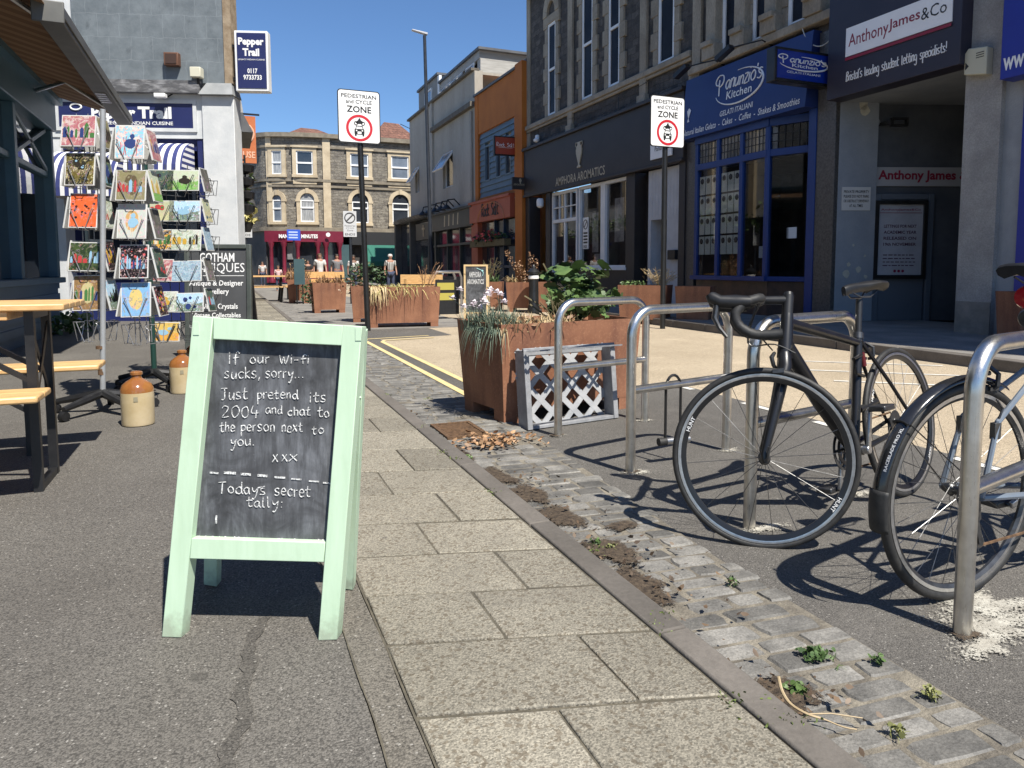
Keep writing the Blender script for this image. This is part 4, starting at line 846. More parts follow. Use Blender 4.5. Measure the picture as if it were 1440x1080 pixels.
b = MB(); b.tube([(.1, 0, 8.6), (-.9, -.3, 9.0)], .02, 5); b.put('aerial', 'black', be)
cf = thing('olive_shopfront', 'dark olive cafe front with goose-neck lamps below the beige wall', 'shopfront', frame(9.5, 40.2, 0, 0, -1))
b = MB(); b.box(4.6, BL, -.15, 0, 2.75, 3.5); b.box(4.6, BL, -.22, 0, 3.5, 3.6); b.put('fascia', 'olive', cf); b = MB()
for i, x_ in enumerate((7.2, 7.9, 8.6, 9.3)): b.prism([(x_, 2.9), (x_ + .15, 2.9), (x_ + .22, 3.4), (x_ + .07, 3.4)], -.16, -.15)
b.put('lettering', 'gold', cf)
b = MB()
for x_ in (4.6, 5.2, BL - .2): b.box(x_, x_ + .2, -.08, .3, .1, 2.75)
b.box(4.6, BL, -.05, .3, .1, .6); b.box(4.8, BL, -.03, .1, 2.0, 2.1); b.box(7.2, 7.3, -.03, .1, .6, 2.75); b.box(9.2, 9.3, -.03, .1, .1, 2.75); b.put('frame', 'olive', cf); b = MB(); b.box(4.8, BL, .1, .12, .6, 2.75); b.put('shop_window', 'pane', cf)
b = MB()
for x_ in (5.0, 6.2, 7.3, 8.3, 9.2):
    b = MB(); b.tube([(x_, 0, 3.75), (x_, -.25, 4.0), (x_, -.55, 3.95), (x_, -.6, 3.75)], .03, 6); b.lathe([(.03, .2), (.1, .14), (.24, 0), (.22, .0)], 12, mat4=trans(x_, -.6, 3.56)); b.put('goose_neck_lamp', 'matt_black', cf)
gf = thing('grey_shopfront', 'dark end shopfront with a scalloped canopy below the beige wall', 'shopfront', frame(9.5, 40.2, 0, 0, -1))
b = MB(); b.box(-3.0, 4.6, -.35, .2, 3.5, 3.7); b.box(-3, -2.7, -.3, .3, .1, 3.5); b.box(.6, .85, -.25, .2, .1, 3.5); b.box(-2.7, 4.6, -.05, .2, .1, .5); b.put('frame', mat('dark_grey_paint', (.06, .06, .058), (.09, .09, .085), 2, .6), gf)
b = MB(); b.box(-2.7, 4.6, .05, .1, .5, 3.5); b.put('shop_window', 'pane', gf); b = MB(); b.box(1.5, 4.3, -.1, 0, 2.45, 3.3); b.put('fascia', 'olive', gf); b = MB(); b.bar((3.2, -.12, 2.6), (3.2, -.12, 3.2), .12, .02); b.bar((2.95, -.12, 3.0), (3.45, -.12, 3.0), .02, .1); b.put('emblem', 'gold', gf)
b = MB()
for k in range(9): b.lathe([(.02, -.22), (.22, -.14), (.32, 0), (.02, .03)], 8, mat4=trans(-.6 + k * .58, -.35, 3.66))
b.put('canopy', 'slate_grey', gf)
# ================================================================ CURVED CORNER BUILDING AT THE END OF THE STREET
YF = 46.0
cb_ = thing('corner_building', 'curved three-storey stone corner building with arched cream windows at the street end', 'building', trans(0, YF, 0))
# plan curve: straight front then a rounded corner running away on the left
arc = [(16 - k, 0) for k in range(0, 11)] + [(6 - .75 * k, .04 * k * k) for k in range(1, 6)] + [(2.25 - 1.7 * (1 - math.cos(R(a))) * 1.0 - .28 * a / 15, 1.0 + 2.6 * math.sin(R(a)) + .25 * a / 15) for a in range(15, 91, 15)] + [(-1.3, 8), (-2.6, 16), (-5, 34)]
arc = list(reversed(arc)); al_ = [0]
for a, c in zip(arc, arc[1:]): al_.append(al_[-1] + math.hypot(c[0] - a[0], c[1] - a[1]))
def on(sv):
    for i in range(len(al_) - 1):
        if sv <= al_[i + 1] or i == len(al_) - 2:
            t = (sv - al_[i]) / (al_[i + 1] - al_[i]); a, c = Vector(arc[i] + (0,)), Vector(arc[i + 1] + (0,)); d = (c - a).normalized(); return a + (c - a) * t, d, Vector((-d.y, d.x, 0))
def s_of(x, lo=30):
    best = min((abs(on(q * .05)[0].x - x), q * .05) for q in range(int(20 / .05), int(al_[-1] / .05))); return best[1]
def band(b, z0, z1, out, s0=0, s1=None, step=.5, back=.3, mi=0):
    s1 = al_[-1] if s1 is None else s1; S = [s0]
    while S[-1] + step < s1: S.append(S[-1] + step)
    S.append(s1); vs = []
    for q in S:
        p, d, nrm = on(q); f, k = p - nrm * out, p + nrm * back; vs += [(f.x, f.y, z0), (f.x, f.y, z1), (k.x, k.y, z1), (k.x, k.y, z0)]
    fs = []
    for i in range(len(S) - 1):
        for j in range(4): fs.append((i * 4 + j, (i + 1) * 4 + j, (i + 1) * 4 + (j + 1) % 4, i * 4 + (j + 1) % 4))
    fs += [(0, 1, 2, 3), tuple((len(S) - 1) * 4 + j for j in (3, 2, 1, 0))]; b.add(vs, fs, mi)
b = MB(); band(b, 3.3, 8.75, 0, back=.5); b.put('wall', 'rubble', cb_)
b = MB(); band(b, 0, 3.25, -.02, 0, s_of(2.3) - .05, back=.5); b.put('side_shopfront', mat('dim_shopfront', (.035, .04, .045), (.10, .09, .085), .9, .6), cb_)
b = MB(); band(b, 8.75, 9.0, .25); band(b, 8.15, 8.28, .08); band(b, 6.15, 6.3, .12); band(b, 5.82, 5.95, .08); band(b, 3.2, 3.42, .2); b.put('string_course', mat('grimy_cornice', (.17, .145, .11), (.26, .225, .17), 3, .9, fine=.3), cb_)
b = MB()
for x_ in (5.75, 15.8): sv = s_of(x_); band(b, 3.4, 8.75, .1, sv - .22, sv + .22)
for sv in (s_of(2.55),): band(b, 3.4, 8.75, .06, sv - .16, sv + .16)
each(b, 'pilaster', 'ashlar_pale', cb_)
def cwin(x_, wd, z0, z1, arch, pane, sv=None):
    sv = s_of(x_) if sv is None else sv; p, d, nrm = on(sv); m = frame(p.x, p.y, 0, d.x, d.y); h = wd / 2
    b = MB(); b.M = m
    b.box(-h - .22, -h, -.1, .1, z0, z1); b.box(h, h + .22, -.1, .1, z0, z1); b.box(-h - .26, h + .26, -.16, .1, z0 - .16, z0); b.box(-h - .2, h + .2, -.06, .1, z0 - .55, z0 - .16)
    if arch:
        b.box(-h - .28, -h + .0, -.13, .1, z1 - .1, z1 + .02); b.box(h, h + .28, -.13, .1, z1 - .1, z1 + .02)
        for k in range(10):
            t0, t1 = math.pi * k / 10, math.pi * (k + 1) / 10; ro = h + .24
            b.prism([(-h * math.cos(t0), z1 + .02 + h * math.sin(t0)), (-h * math.cos(t1), z1 + .02 + h * math.sin(t1)), (-ro * math.cos(t1), z1 + .02 + ro * math.sin(t1)), (-ro * math.cos(t0), z1 + .02 + ro * math.sin(t0))], -.12, .1)
        b.box(-.09, .09, -.18, .1, z1 + h, z1 + h + .3)
    else: b.box(-h - .22, h + .22, -.1, .1, z1, z1 + .2); b.box(-h - .3, h + .3, -.18, .1, z1 + .2, z1 + .3)
    o = b.put('window', 'ashlar_pale', cb_); zz = z1 + (h if arch else 0)
    b = MB(); b.M = m; b.frame_rect(-h, h, z0, z1, .07, -.04, .06); b.box(-h, h, -.06, .06, (z0 + zz) / 2 - .05, (z0 + zz) / 2 + .05); b.put('frame', 'white', o)
    b = MB(); b.M = m
    if arch: b.prism([(-h, z0), (h, z0)] + [(h * math.cos(t), z1 + h * math.sin(t)) for t in [math.pi * k / 10 for k in range(11)]], -.01, .03)
    else: b.box(-h, h, -.01, .03, z0, z1)
    b.put('pane', pane, o)
for x_, wd, pn_ in ((3.0, .6, 'pane_net'), (4.5, .95, 'pane'), (7.7, 1.1, 'pane_sky'), (10.2, 1.1, 'pane_sky'), (13, 1.1, 'pane_sky')): cwin(x_, wd, 6.55, 7.95, False, pn_)
for x_, wd, pn_ in ((2.95, .55, 'pane_sky'), (4.6, .8, 'pane_net'), (7.7, 1.0, 'pane'), (10.2, 1.05, 'pane'), (13, 1.05, 'pane')): cwin(x_, wd, 3.75, 5.05, True, pn_)
for sv in (5, 10, 15, 19, 23): cwin(0, 1.0, 6.55, 7.95, False, 'pane', sv); cwin(0, .9, 3.75, 5.05, True, 'pane', sv)
M['tile'] = rubble('red_roof_tile', (.165, .078, .055), (.215, .105, .072), (.09, .05, .038), .3, .16)
b = MB(); 
for xa, xb, zt_ in ((3.3, 6.9, 9.75), (8.6, 12.0, 10.5)):
    c = (xa + xb) / 2; b.add([(xa, .8, 8.9), (xb, .8, 8.9), (xb, 5, 8.9), (xa, 5, 8.9), (c - .5, 2.6, zt_), (c + .5, 2.8, zt_)], [(0, 1, 5, 4), (1, 2, 5), (2, 3, 4, 5), (3, 0, 4)])
b.put('roof', 'tile', cb_); b = MB(); b.box(8.2, 9.0, 2, 2.7, 8.8, 10.1); b.box(8.3, 8.55, 2.1, 2.5, 10.1, 10.7); b.box(8.65, 8.9, 2.1, 2.5, 10.1, 10.7); b.put('chimney', 'ashlar_pale', cb_)
# shopfronts at its foot
M['maroon'] = mat('maroon_paint', (.14, .012, .03), (.18, .018, .04), 2, .4)
M['teal_dark'] = mat('dark_teal_paint', (.035, .075, .085), (.05, .095, .105), 2, .5)
ms = thing('maroon_shopfront', 'maroon corner shopfront with white lettering and columns', 'shopfront', trans(0, YF, 0)); sa, sb_ = s_of(2.3), s_of(6.6)
b = MB(); band(b, 2.55, 3.2, .25, sa, sb_); band(b, .1, .5, .1, sa, sb_); b.put('fascia', 'maroon', ms)
b = MB()
for sv in (sa + .35, sa + 1.1, sa + 1.9, sa + 3.05, sb_ - 1.0, sb_ - .2): p, d, nrm = on(sv); b.lathe([(.16, .1), (.16, .3), (.11, .4), (.11, 2.2), (.2, 2.45), (.2, 2.55)], 10, mat4=trans(p.x - nrm.x * .15, p.y - nrm.y * .15, 0))
each(b, 'column', 'maroon', ms); b = MB(); band(b, .5, 2.55, -.25, sa, sb_, back=.4); b.put('shop_window', 'pane', ms)
b = MB(); band(b, 1.5, 2.5, -.15, sa + 1.2, sa + 1.8, back=.2); band(b, 1.3, 2.4, -.15, sa + 3.2, sb_ - 1.1, back=.2); b.put('blind', mat('grey_blind', (.16, .165, .17), (.24, .24, .25), 3, .7), ms)
p, d, nrm = on((sa + sb_) / 2 - .3); b = MB(); b.M = frame(p.x, p.y, 0, d.x, d.y); text(b, 'MANGOS & MINUTES', -1.1, 1.15, 2.76, 3.0, -.275, .04); b.lathe([(.001, 0), (.13, .01), (.001, .02)], 12, mat4=trans(1.75, -.27, 2.98) @ Matrix.Rotation(R(90), 4, 'X')); b.put('lettering', 'sign_white', ms)
ds = thing('dark_shopfront', 'dark bar front with red lettering and a dark green awning', 'shopfront', trans(0, YF, 0)); sc_ = s_of(14.5)
b = MB(); band(b, 2.4, 3.2, .2, sb_, sc_); band(b, .1, .4, .05, sb_, sc_); b.put('fascia', mat('charcoal_fascia', (.022, .023, .025), rough=.5), ds); b = MB(); band(b, .4, 2.4, -.3, sb_, sc_, back=.5); b.put('shop_window', 'interior', ds)
b = MB(); b.box(6.5, 7.1, -.2, .2, .1, 3.2); b.put('pilaster', 'teal_dark', ds); b = MB(); text(b, 'Rubicon', 9.9, 11.75, 2.6, 3.0, -.23, .015); b.put('lettering', 'sign_red', ds)
b = MB(); b.hexa([(7.8, -1.3, 1.35), (13.5, -1.3, 1.35), (13.5, -1.26, 1.35), (7.8, -1.26, 1.35)], [(7.8, -.22, 2.4), (13.5, -.22, 2.4), (13.5, -.2, 2.4), (7.8, -.2, 2.4)]); b.box(7.8, 13.5, -1.31, -1.29, 1.1, 1.38); b.put('awning', mat('bottle_green_canvas', (.012, .105, .075), (.016, .125, .09), 2, .8), ds)
# church spire far away
s = thing('church_spire', 'slim pale gothic church spire beyond the rooftops', 'tower', trans(2.6, 120, 0)); b = MB()
b.lathe([(1.6, 0), (1.6, 20), (1.1, 20.2), (.25, 26.5), (.02, 28.5)], 6); 
for k in range(4): a = math.pi / 4 + k * math.pi / 2; b.lathe([(.3, 18), (.3, 21), (.02, 23)], 5, mat4=trans(1.5 * math.cos(a), 1.5 * math.sin(a), 0))
b.put('tower', mat('distant_stone', (.30, .28, .25), (.40, .37, .33), 3, .9), s)
# ================================================================ LEFT: WHITE RESTAURANT BUILDING THAT FACES UP THE STREET
P0 = Vector((.2, 14, 0)); FP = frame(P0.x, P0.y, 0, .944, -.336); NP = Vector((.336, .944, 0)); DP = Vector((.944, -.336, 0))
def UP(px, py):
    q = PL(px, py, P0, NP); return (q - P0).dot(DP), q.z
M['slate_wall'] = None
def slatewall():
    m, nt, N, L, p = newmat('grey_painted_gable'); v = coords(nt)
    br = N.new('ShaderNodeTexBrick'); t = N.new('ShaderNodeTexCoord'); s = N.new('ShaderNodeSeparateXYZ'); c = N.new('ShaderNodeCombineXYZ'); L.new(t.outputs['Object'], s.inputs[0]); L.new(s.outputs[0], c.inputs[0]); L.new(s.outputs[2], c.inputs[1])
    nz = N.new('ShaderNodeTexNoise'); nz.inputs['Scale'].default_value = 6; L.new(t.outputs['Object'], nz.inputs['Vector']); mx = N.new('ShaderNodeMix'); mx.data_type = 'VECTOR'; mx.inputs[0].default_value = .06; L.new(c.outputs[0], mx.inputs[4]); L.new(nz.outputs['Color'], mx.inputs[5]); L.new(mx.outputs[1], br.inputs['Vector'])
    br.inputs['Scale'].default_value = 1; br.inputs['Brick Width'].default_value = .34; br.inputs['Row Height'].default_value = .36; br.inputs['Mortar Size'].default_value = .008; br.inputs['Mortar Smooth'].default_value = 1
    col = mixrgb(nt, ramp(nt, noise_n(nt, v, 2.5, 7, .7), .3, .75), (.095, .115, .13), (.20, .23, .25))
    col = mixrgb(nt, math_n(nt, 'MULTIPLY', br.outputs['Fac'], .35), col, (.28, .31, .33))
    col = mixrgb(nt, math_n(nt, 'MULTIPLY', ramp(nt, noise_n(nt, coords(nt, (1, 1, .6)), 5, 4), .62, .75), .6), col, (.05, .06, .068))
    L.new(col, p.inputs['Base Color']); p.inputs['Roughness'].default_value = .7; bumpto(nt, p, noise_n(nt, v, 14, 5), .25, .01); return m
M['slate_wall'] = slatewall()
rb = thing('white_restaurant_building', 'white restaurant building with a dark painted gable and navy shopfront', 'building', FP)
b = MB(); b.box(-2.62, -.11, -.0, .3, 4.2, 9.5); b.put('gable', 'slate_wall', rb)
b = MB(); b.box(-.11, .02, -.02, .3, 4.2, 9.5); b.put('gable_edge', mat('bare_brick_edge', (.22, .16, .10), (.34, .27, .19), 6, .9, bump=.6, bsc=20), rb)
b = MB(); b.box(-4.6, -2.64, .1, .4, 4.0, 9.5); b.box(-4.2, -2.9, .05, .1, 6.2, 6.35); b.box(-3.2, -2.64, .04, .1, 4.0, 9.5); b.put('side_wall', 'white_render', rb)
b = MB(); b.frame_rect(-4.1, -3.2, 4.7, 6.1, .1, .02, .1); o = b.put('window', 'white', rb); b = MB(); b.box(-4, -3.3, .06, .07, 4.8, 6.0); b.put('pane', 'pane', o)
b = MB(); b.box(-3.2, -.5, -.16, .0, 4.0, 4.14); b.box(-3.2, -.5, -.10, 0, 4.14, 4.22); b.put('lead_flashing', mat('crumpled_lead', (.10, .10, .105), (.42, .42, .43), 4, .45, bump=.8, bsc=9, lo=.45, hi=.8, stretch=(1, 3, 3)), rb)
b = MB(); b.hexa([(-.52, -.16, 3.98), (.06, -.16, 3.98), (.06, .3, 3.98), (-.52, .3, 3.98)], [(-.42, -.02, 4.2), (.0, -.02, 4.2), (.0, .3, 4.2), (-.42, .3, 4.2)]); b.put('pillar_cap', mat('grey_lead_cap', (.20, .21, .215), (.28, .29, .295), 3, .7), rb)
b = MB(); b.box(-.5, .04, -.06, .3, 0, 3.98); b.put('pillar', 'white_render', rb, bevel=.01)
b = MB(); b.box(-3.6, -.5, -.02, .2, 3.25, 4.0); b.frame_rect(-2.95, -.6, 3.36, 3.9, .06, -.05, -.02); b.box(-3.4, -2.9, 0, .3, 0, 3.25); b.put('fascia_surround', 'white_render', rb)
M['navy_sign'] = mat('navy_sign_panel', (.016, .022, .095), (.019, .027, .11), 2, .4)
b = MB(); b.box(-2.89, -.66, -.035, -.02, 3.42, 3.84); o = b.put('fascia_sign', 'navy_sign', rb)
b = MB(); text(b, 'Pepper', -2.35, -1.62, 3.5, 3.78, -.04, .045); text(b, 'Trail', -1.58, -1.02, 3.575, 3.78, -.04, .045); text(b, 'LEGACY INDIAN CUISINE', -2.1, -1.0, 3.47, 3.53, -.04, .012); b.tube([(-2.6 + .09 * math.cos(t), -.04, 3.76 + .05 * math.sin(t)) for t in [k * .4 for k in range(16)]], .015, 5, closed=True); b.put('lettering', 'sign_white', o)
b = MB(); b.box(-2.9, -.52, .28, .32, 0, 3.25); b.box(-.62, -.5, -.0, .3, 0, 3.25); b.box(-2.9, -.5, .05, .3, 3.05, 3.25); b.box(-2.9, -.5, .05, .28, 0, .75); b.put('shopfront', 'navy_sign', rb)
b = MB(); b.box(-2.7, -1.8, .22, .28, .8, 2.9); b.box(-1.7, -.75, .22, .28, .8, 2.9); b.put('shop_window', 'pane', rb)
def stripes():
    m, nt, N, L, p = newmat('striped_canvas'); t = N.new('ShaderNodeUVMap'); s = N.new('ShaderNodeSeparateXYZ'); L.new(t.outputs[0], s.inputs[0])
    f = math_n(nt, 'GREATER_THAN', math_n(nt, 'FRACT', s.outputs[0]), .5); L.new(mixrgb(nt, f, (.74, .74, .75), (.03, .04, .16)), p.inputs['Base Color']); p.inputs['Roughness'].default_value = .8; return m
M['stripes'] = stripes()
def dutch(x0, x1, zt, zb, dp, name_label):
    b = MB(); n, w_ = 8, x1 - x0; uv = []
    prof = [(-dp * math.sin(R(a)), zb + .12 + (zt - zb - .12) * math.cos(R(a))) for a in range(0, 91, 11)] + [(-dp, zb)]
    for (ya, za), (yb, zb_) in zip(prof, prof[1:]): b.quad((x0, ya, za), (x0, yb, zb_), (x1, yb, zb_), (x1, ya, za)); uv += [(0, 0), (0, 0), (w_ / .14, 0), (w_ / .14, 0)]
    for xs in (x0, x1):
        for (ya, za), (yb, zb_) in zip(prof, prof[1:]): b.quad((xs, 0, za), (xs, 0, zb_), (xs, yb, zb_), (xs, ya, za)); uv += [(za / .1, 0), (zb_ / .1, 0), (zb_ / .1, 0), (za / .1, 0)]
    o = b.put('awning', 'stripes', rb, smooth=False); u_ = o.data.uv_layers.new(name='UVMap')
    for i, q in enumerate(uv): u_.data[i].uv = q
    return o
dutch(-1.62, -.68, 3.16, 2.5, .55, ''); dutch(-2.9, -1.75, 3.0, 2.2, .6, '')
s = thing('security_lamp', 'small white floodlight fixed under the lead flashing beside the pillar', 'lamp', FP @ trans(-.52, -.12, 4.3)); b = MB(); b.box(-.1, .08, -.1, .06, -.05, .12); b.put('housing', mat('cream_plastic', (.62, .60, .48), rough=.4), s, bevel=.012); b = MB(); b.tube([(0, 0, -.05), (0, .02, -.25)], .025, 6); b.put('arm', 'matt_black', s)
s = thing('security_lamp', 'small white spotlight mounted above the navy fascia lettering', 'lamp', FP @ trans(-1.1, -.1, 3.9)); b = MB(); b.box(-.12, .06, -.14, -.02, 0, .07); b.put('housing', 'sign_white', s, bevel=.01); b = MB(); b.tube([(.05, 0, .03), (.12, .08, .12)], .012, 5); b.put('arm', 'matt_black', s)
s = thing('vent_cowl', 'square rust brown vent box on the dark grey gable', 'vent', FP @ trans(-.95, -.0, 4.52)); b = MB(); b.box(-.13, .11, -.12, 0, -.06, .16); b.put('cowl', mat('brown_metal', (.13, .06, .035), rough=.6), s, bevel=.01); b = MB(); b.box(-.1, .08, -.13, -.121, -.03, .13); b.put('louvre', mat('brown_metal_dark', (.05, .025, .018), rough=.7), s)
s = thing('projecting_sign', 'tall navy box sign with white frame and phone number beside the gable', 'sign', frame(.27, 14.0, 4.06, .944, -.336))
b = MB(); W_, H_ = .56, 1.02; X0 = -.03
b.box(X0 + .05, X0 + .05 + W_, -.09, .09, 0, H_); b.put('case', 'white', s, bevel=.012); b = MB(); X0 += .05; b.box(X0 + .045, X0 + W_ - .03, -.1, -.09, .05, H_ - .04); o = b.put('face', 'navy_sign', s)
b = MB(); text(b, 'Pepper', X0 + .07, X0 + .5, .74, .90, -.104, .045); text(b, 'Trail', X0 + .14, X0 + .42, .59, .72, -.104, .045); text(b, 'LEGACY INDIAN CUISINE', X0 + .06, X0 + .51, .52, .545, -.104, .005); text(b, '0117', X0 + .21, X0 + .38, .30, .385, -.104, .03); text(b, '9733733', X0 + .14, X0 + .45, .19, .275, -.104, .03); b.put('lettering', 'sign_white', o)
b = MB(); b.box(-.12, .03, -.02, .02, .75, .8); b.box(-.12, .03, -.02, .02, .2, .25); b.put('bracket', 'matt_black', s)
# the side wall of that terrace running away, its eaves and an orange banner
tb = thing('side_terrace', 'shaded terrace wall behind the white pillar with dark eaves', 'building', I4)
b = MB(); b.box(-7, .16, 16.6, 44, 0, 6.5); b.put('wall', 'white_render', tb); b = MB(); b.hexa([(.1, 16.7, 3.85), (.62, 16.7, 3.85), (.62, 19, 3.85), (.1, 19, 3.85)], [(.1, 16.7, 4.1), (.42, 16.7, 4.25), (.42, 19, 4.25), (.1, 19, 4.1)]); b.box(.16, .3, 16.7, 19, 2.2, 3.85); b.put('eaves', 'slate_grey', tb)
b = MB(); b.box(.16, .28, 19.2, 44, 0, 2.9); b.put('shopfront', 'navy', tb)
for k in range(9):
    y_ = 20.2 + k * 2.6; b = MB(); b.box(.281, .30, y_, y_ + 1.7, .7, 2.3); b.put('shop_window', 'pane', tb)
    b = MB(); b.box(.16, .19, y_ + .2, y_ + 1.2, 4.3, 5.9); b.put('window', 'pane_dim', tb); b = MB(); b.box(.16, .3, y_ - .55, y_ - .25, 2.9, 6.5); b.put('pilaster', 'ashlar_pale', tb)
cr_ = thing('reflection_creeper', 'unseen green climbing plant added on the terrace wall for window reflections', 'climbing plant', trans(.35, 24, 3.0)); b = MB()  # out of direct view, added so the shop windows reflect greenery
for k in range(26): leaf_cloud(b, (rnd.uniform(0, .25), rnd.uniform(-3.5, 15), rnd.uniform(-.5, .55)), (.3, .8, .4), 44, .2, rnd=rnd, shell=0)
b.put('foliage', 'leaf', cr_)
s = thing('banner', 'orange vertical banner hanging from a bracket behind the white pillar', 'banner', trans(.3, 20.5, 3.1)); q0, q1 = AY(344, 163, 20.5), AY(361, 230, 20.5)
b = MB(); b.box(-.1, q1.x - .3, -.015, .015, q1.z - 3.1, q0.z - 3.1); b.put('cloth', mat('orange_banner', (.44, .12, .04), (.50, .16, .06), 4, .7), s); b = MB(); b.tube([(-.15, 0, q0.z - 3.05), (q1.x - .2, 0, q0.z - 3.05)], .025, 6); b.put('pole', 'black', s)
b = MB(); text(b, 'USE', q1.x - .62, q1.x - .33, -.22 + q1.z - 2.75, -.05 + q1.z - 2.75, -.02, .02); b.tube([(q1.x - .62 + .27 * math.cos(t), -.018, q0.z - 3.55 + .27 * math.sin(t)) for t in [k * .4 for k in range(16)]], .025, 5, closed=True); b.tube([(q1.x - .62 + .16 * math.cos(t), -.018, q0.z - 3.55 + .16 * math.sin(t)) for t in [k * .4 for k in range(16)]], .02, 5, closed=True); b.put('lettering', mat('pale_peach', (.68, .42, .30), rough=.6), s)
s = thing('hanging_plant', 'bright green trailing plant hanging behind the white pillar', 'plant', trans(.45, 17.5, 1.9)); b = MB(); leaf_cloud(b, (0, 0, .25), (.25, .25, .25), 60, .16, rnd=rnd, shell=0); b.put('foliage', 'leaf_yellow', s); b = MB(); b.lathe([(.08, -.1), (.15, .1), (.15, .12)], 10); b.put('pot', 'black', s)
s = thing('bracket_lamp', 'dark lantern bracket stack against the shaded wall behind the white pillar', 'lamp', trans(.42, 16.2, 2.1)); b = MB(); 
for k in range(4): b.lathe([(.05, 0), (.16, .05), (.18, .18), (.06, .22)], 8, mat4=trans(0, 0, .27 * k))
b.tube([(0, 0, 0), (0, 0, 1.2)], .02, 6); b.tube([(0, 0, 1.1), (-.3, 0, 1.1)], .02, 6); b.put('lantern', 'matt_black', s)
# ================================================================ LEFT: TEAL ANTIQUES SHOP WITH AWNING
M['teal'] = mat('teal_blue_paint', (.045, .105, .15), (.06, .13, .18), 2, .45, fine=.1)
LX = -2.3; FL = frame(LX, 0, 0, 0, 1)
def UL(px, py, x=LX):
    p = AX(px, py, x); return p.y, p.z
ls = thing('teal_shopfront', 'teal blue antiques shopfront with large windows under the brown awning', 'shopfront', FL)
ye = UL(76, 300)[0]; yw = [UL(px_, 300)[0] for px_ in (25, 58)]; zs = UL(40, 392)[1]
b = MB(); b.box(2, ye, .0, .35, .05, zs - .08); b.box(2, ye + .03, -.1, .3, zs - .08, zs); b.box(2, ye + .05, -.08, .35, 3.0, 3.55); b.box(2, ye + .08, -.2, .35, 3.55, 3.7); b.box(ye - .14, ye, -.04, .35, zs, 3.0)
for yy in (3.0, 6.0, 9.3, yw[0]): b.box(yy - .09, yy + .05, -.03, .3, zs, 3.0)
b.box(2, ye, .02, .12, 2.32, 2.40); b.put('frame', 'teal', ls, bevel=.012)
b = MB()
for k in range(4): b.box(2, ye, -.02, 0, .2 + .17 * k, .3 + .17 * k)
b.put('stall_riser_panel', 'teal', ls)
b = MB(); b.box(2, ye - .14, .08, .085, zs, 2.32); b.box(2, ye - .14, .08, .085, 2.4, 3.0); b.put('window_glass', 'glass', ls)
b = MB(); b.box(2, ye + .1, 2.2, 2.3, .1, 3.6); b.box(2, ye, .3, 2.2, .5, .6); b.box(2, ye, .3, 2.3, 3.5, 3.6); b.box(ye, ye + .05, .36, 2.2, .1, 3.6); b.put('shop_interior', 'interior', ls)
b = MB(); c0, c1 = yw[0] + .1, ye - .18
for a, c in (((c0, 2.42), (c1, 2.98)), ((c0, 2.98), (c1, 2.42))): b.bar((a[0], .03, a[1]), (c[0], .03, c[1]), .03, .05)
b.put('lattice_light', mat('pale_blue_bar', (.16, .22, .27), rough=.5), ls)
b = MB(); b.box(0, ye - .3, .5, 6, 3.75, 7.5); b.put('upper_wall', 'white_render', ls)
s = thing('scarf', 'dark red scarf and pale shirt hung in the teal shop window', 'clothes', FL @ trans(yw[0] - .6, .25, 1.3)); b = MB()
for k in range(6): b.tube([(-.12 + .04 * k, .02 * (k % 2), .9), (-.14 + .045 * k, .02, .3), (-.12 + .05 * k, .0, -.3)], .035, 6)
b.put('scarf_cloth', mat('dark_red_cloth', (.10, .02, .02), (.2, .05, .04), 20, .9), s); b = MB(); b.lathe([(.02, .55), (.16, .5), (.2, .2), (.22, -.1)], 10, mat4=trans(-.55, 0, .4)); b.put('shirt', mat('pale_cloth', (.35, .33, .32), (.5, .48, .46), 8, .9), s)
# awning
aw = thing('awning', 'brown striped retractable awning extended over the teal shop window', 'awning', I4)
A0, A1 = AX(70, 22, -1.3), AX(176, 168, -1.3); za = (A0.z + A1.z) / 2; TX = LX + .1; TZ = za + .30
def awnmat():
    m, nt, N, L, p = newmat('brown_striped_canvas'); t = N.new('ShaderNodeTexCoord'); s = N.new('ShaderNodeSeparateXYZ'); L.new(t.outputs['Object'], s.inputs[0])
    f = math_n(nt, 'GREATER_THAN', math_n(nt, 'FRACT', math_n(nt, 'MULTIPLY', s.outputs[1], 3.6)), .55); L.new(mixrgb(nt, f, (.21, .115, .06), (.31, .185, .10)), p.inputs['Base Color']); p.inputs['Roughness'].default_value = .9
    tr = N.new('ShaderNodeBsdfTranslucent'); tr.inputs[0].default_value = (.30, .17, .08, 1); mx = N.new('ShaderNodeMixShader'); mx.inputs[0].default_value = .07; L.new(p.outputs[0], mx.inputs[1]); L.new(tr.outputs[0], mx.inputs[2]); L.new(mx.outputs[0], N['Material Output'].inputs[0]); return m
b = MB(); n = 6
ya, yb = A0.y - .35, A1.y + .02
b.hexa([(-1.33, ya, za + .05), (-1.33, yb, za + .05), (-1.33, yb, za + .06), (-1.33, ya, za + .06)], [(TX, ya, TZ), (TX, yb, TZ), (TX, yb, TZ + .01), (TX, ya, TZ + .01)]); b.put('canvas', awnmat(), aw)
M['awning_metal'] = mat('grey_awning_metal', (.10, .10, .095), (.14, .14, .13), 3, .5)
b = MB(); b.box(-1.40, -1.22, A0.y, A1.y, za - .06, za + .06); b.box(-1.43, -1.19, A0.y - .03, A0.y, za - .09, za + .09); b.box(-1.22, -1.205, A0.y, A1.y, za - .02, za + .08); b.put('front_bar', 'awning_metal', aw, bevel=.01)
b = MB()
for yy in (A0.y + .25, A1.y - .9): b.tube([(-1.36, yy, za - .02), (-1.8, yy - .55, za + .2), (TX, yy - .1, TZ - .15)], .028, 8)
each(b, 'folding_arm', 'rim_silver', aw)
b = MB()
for k in range(5): b.box(-1.38, -1.27, A1.y - 2.2 + k * .12, A1.y - 2.13 + k * .12, za - .068, za - .06)
b.put('bracket', 'alloy', aw)
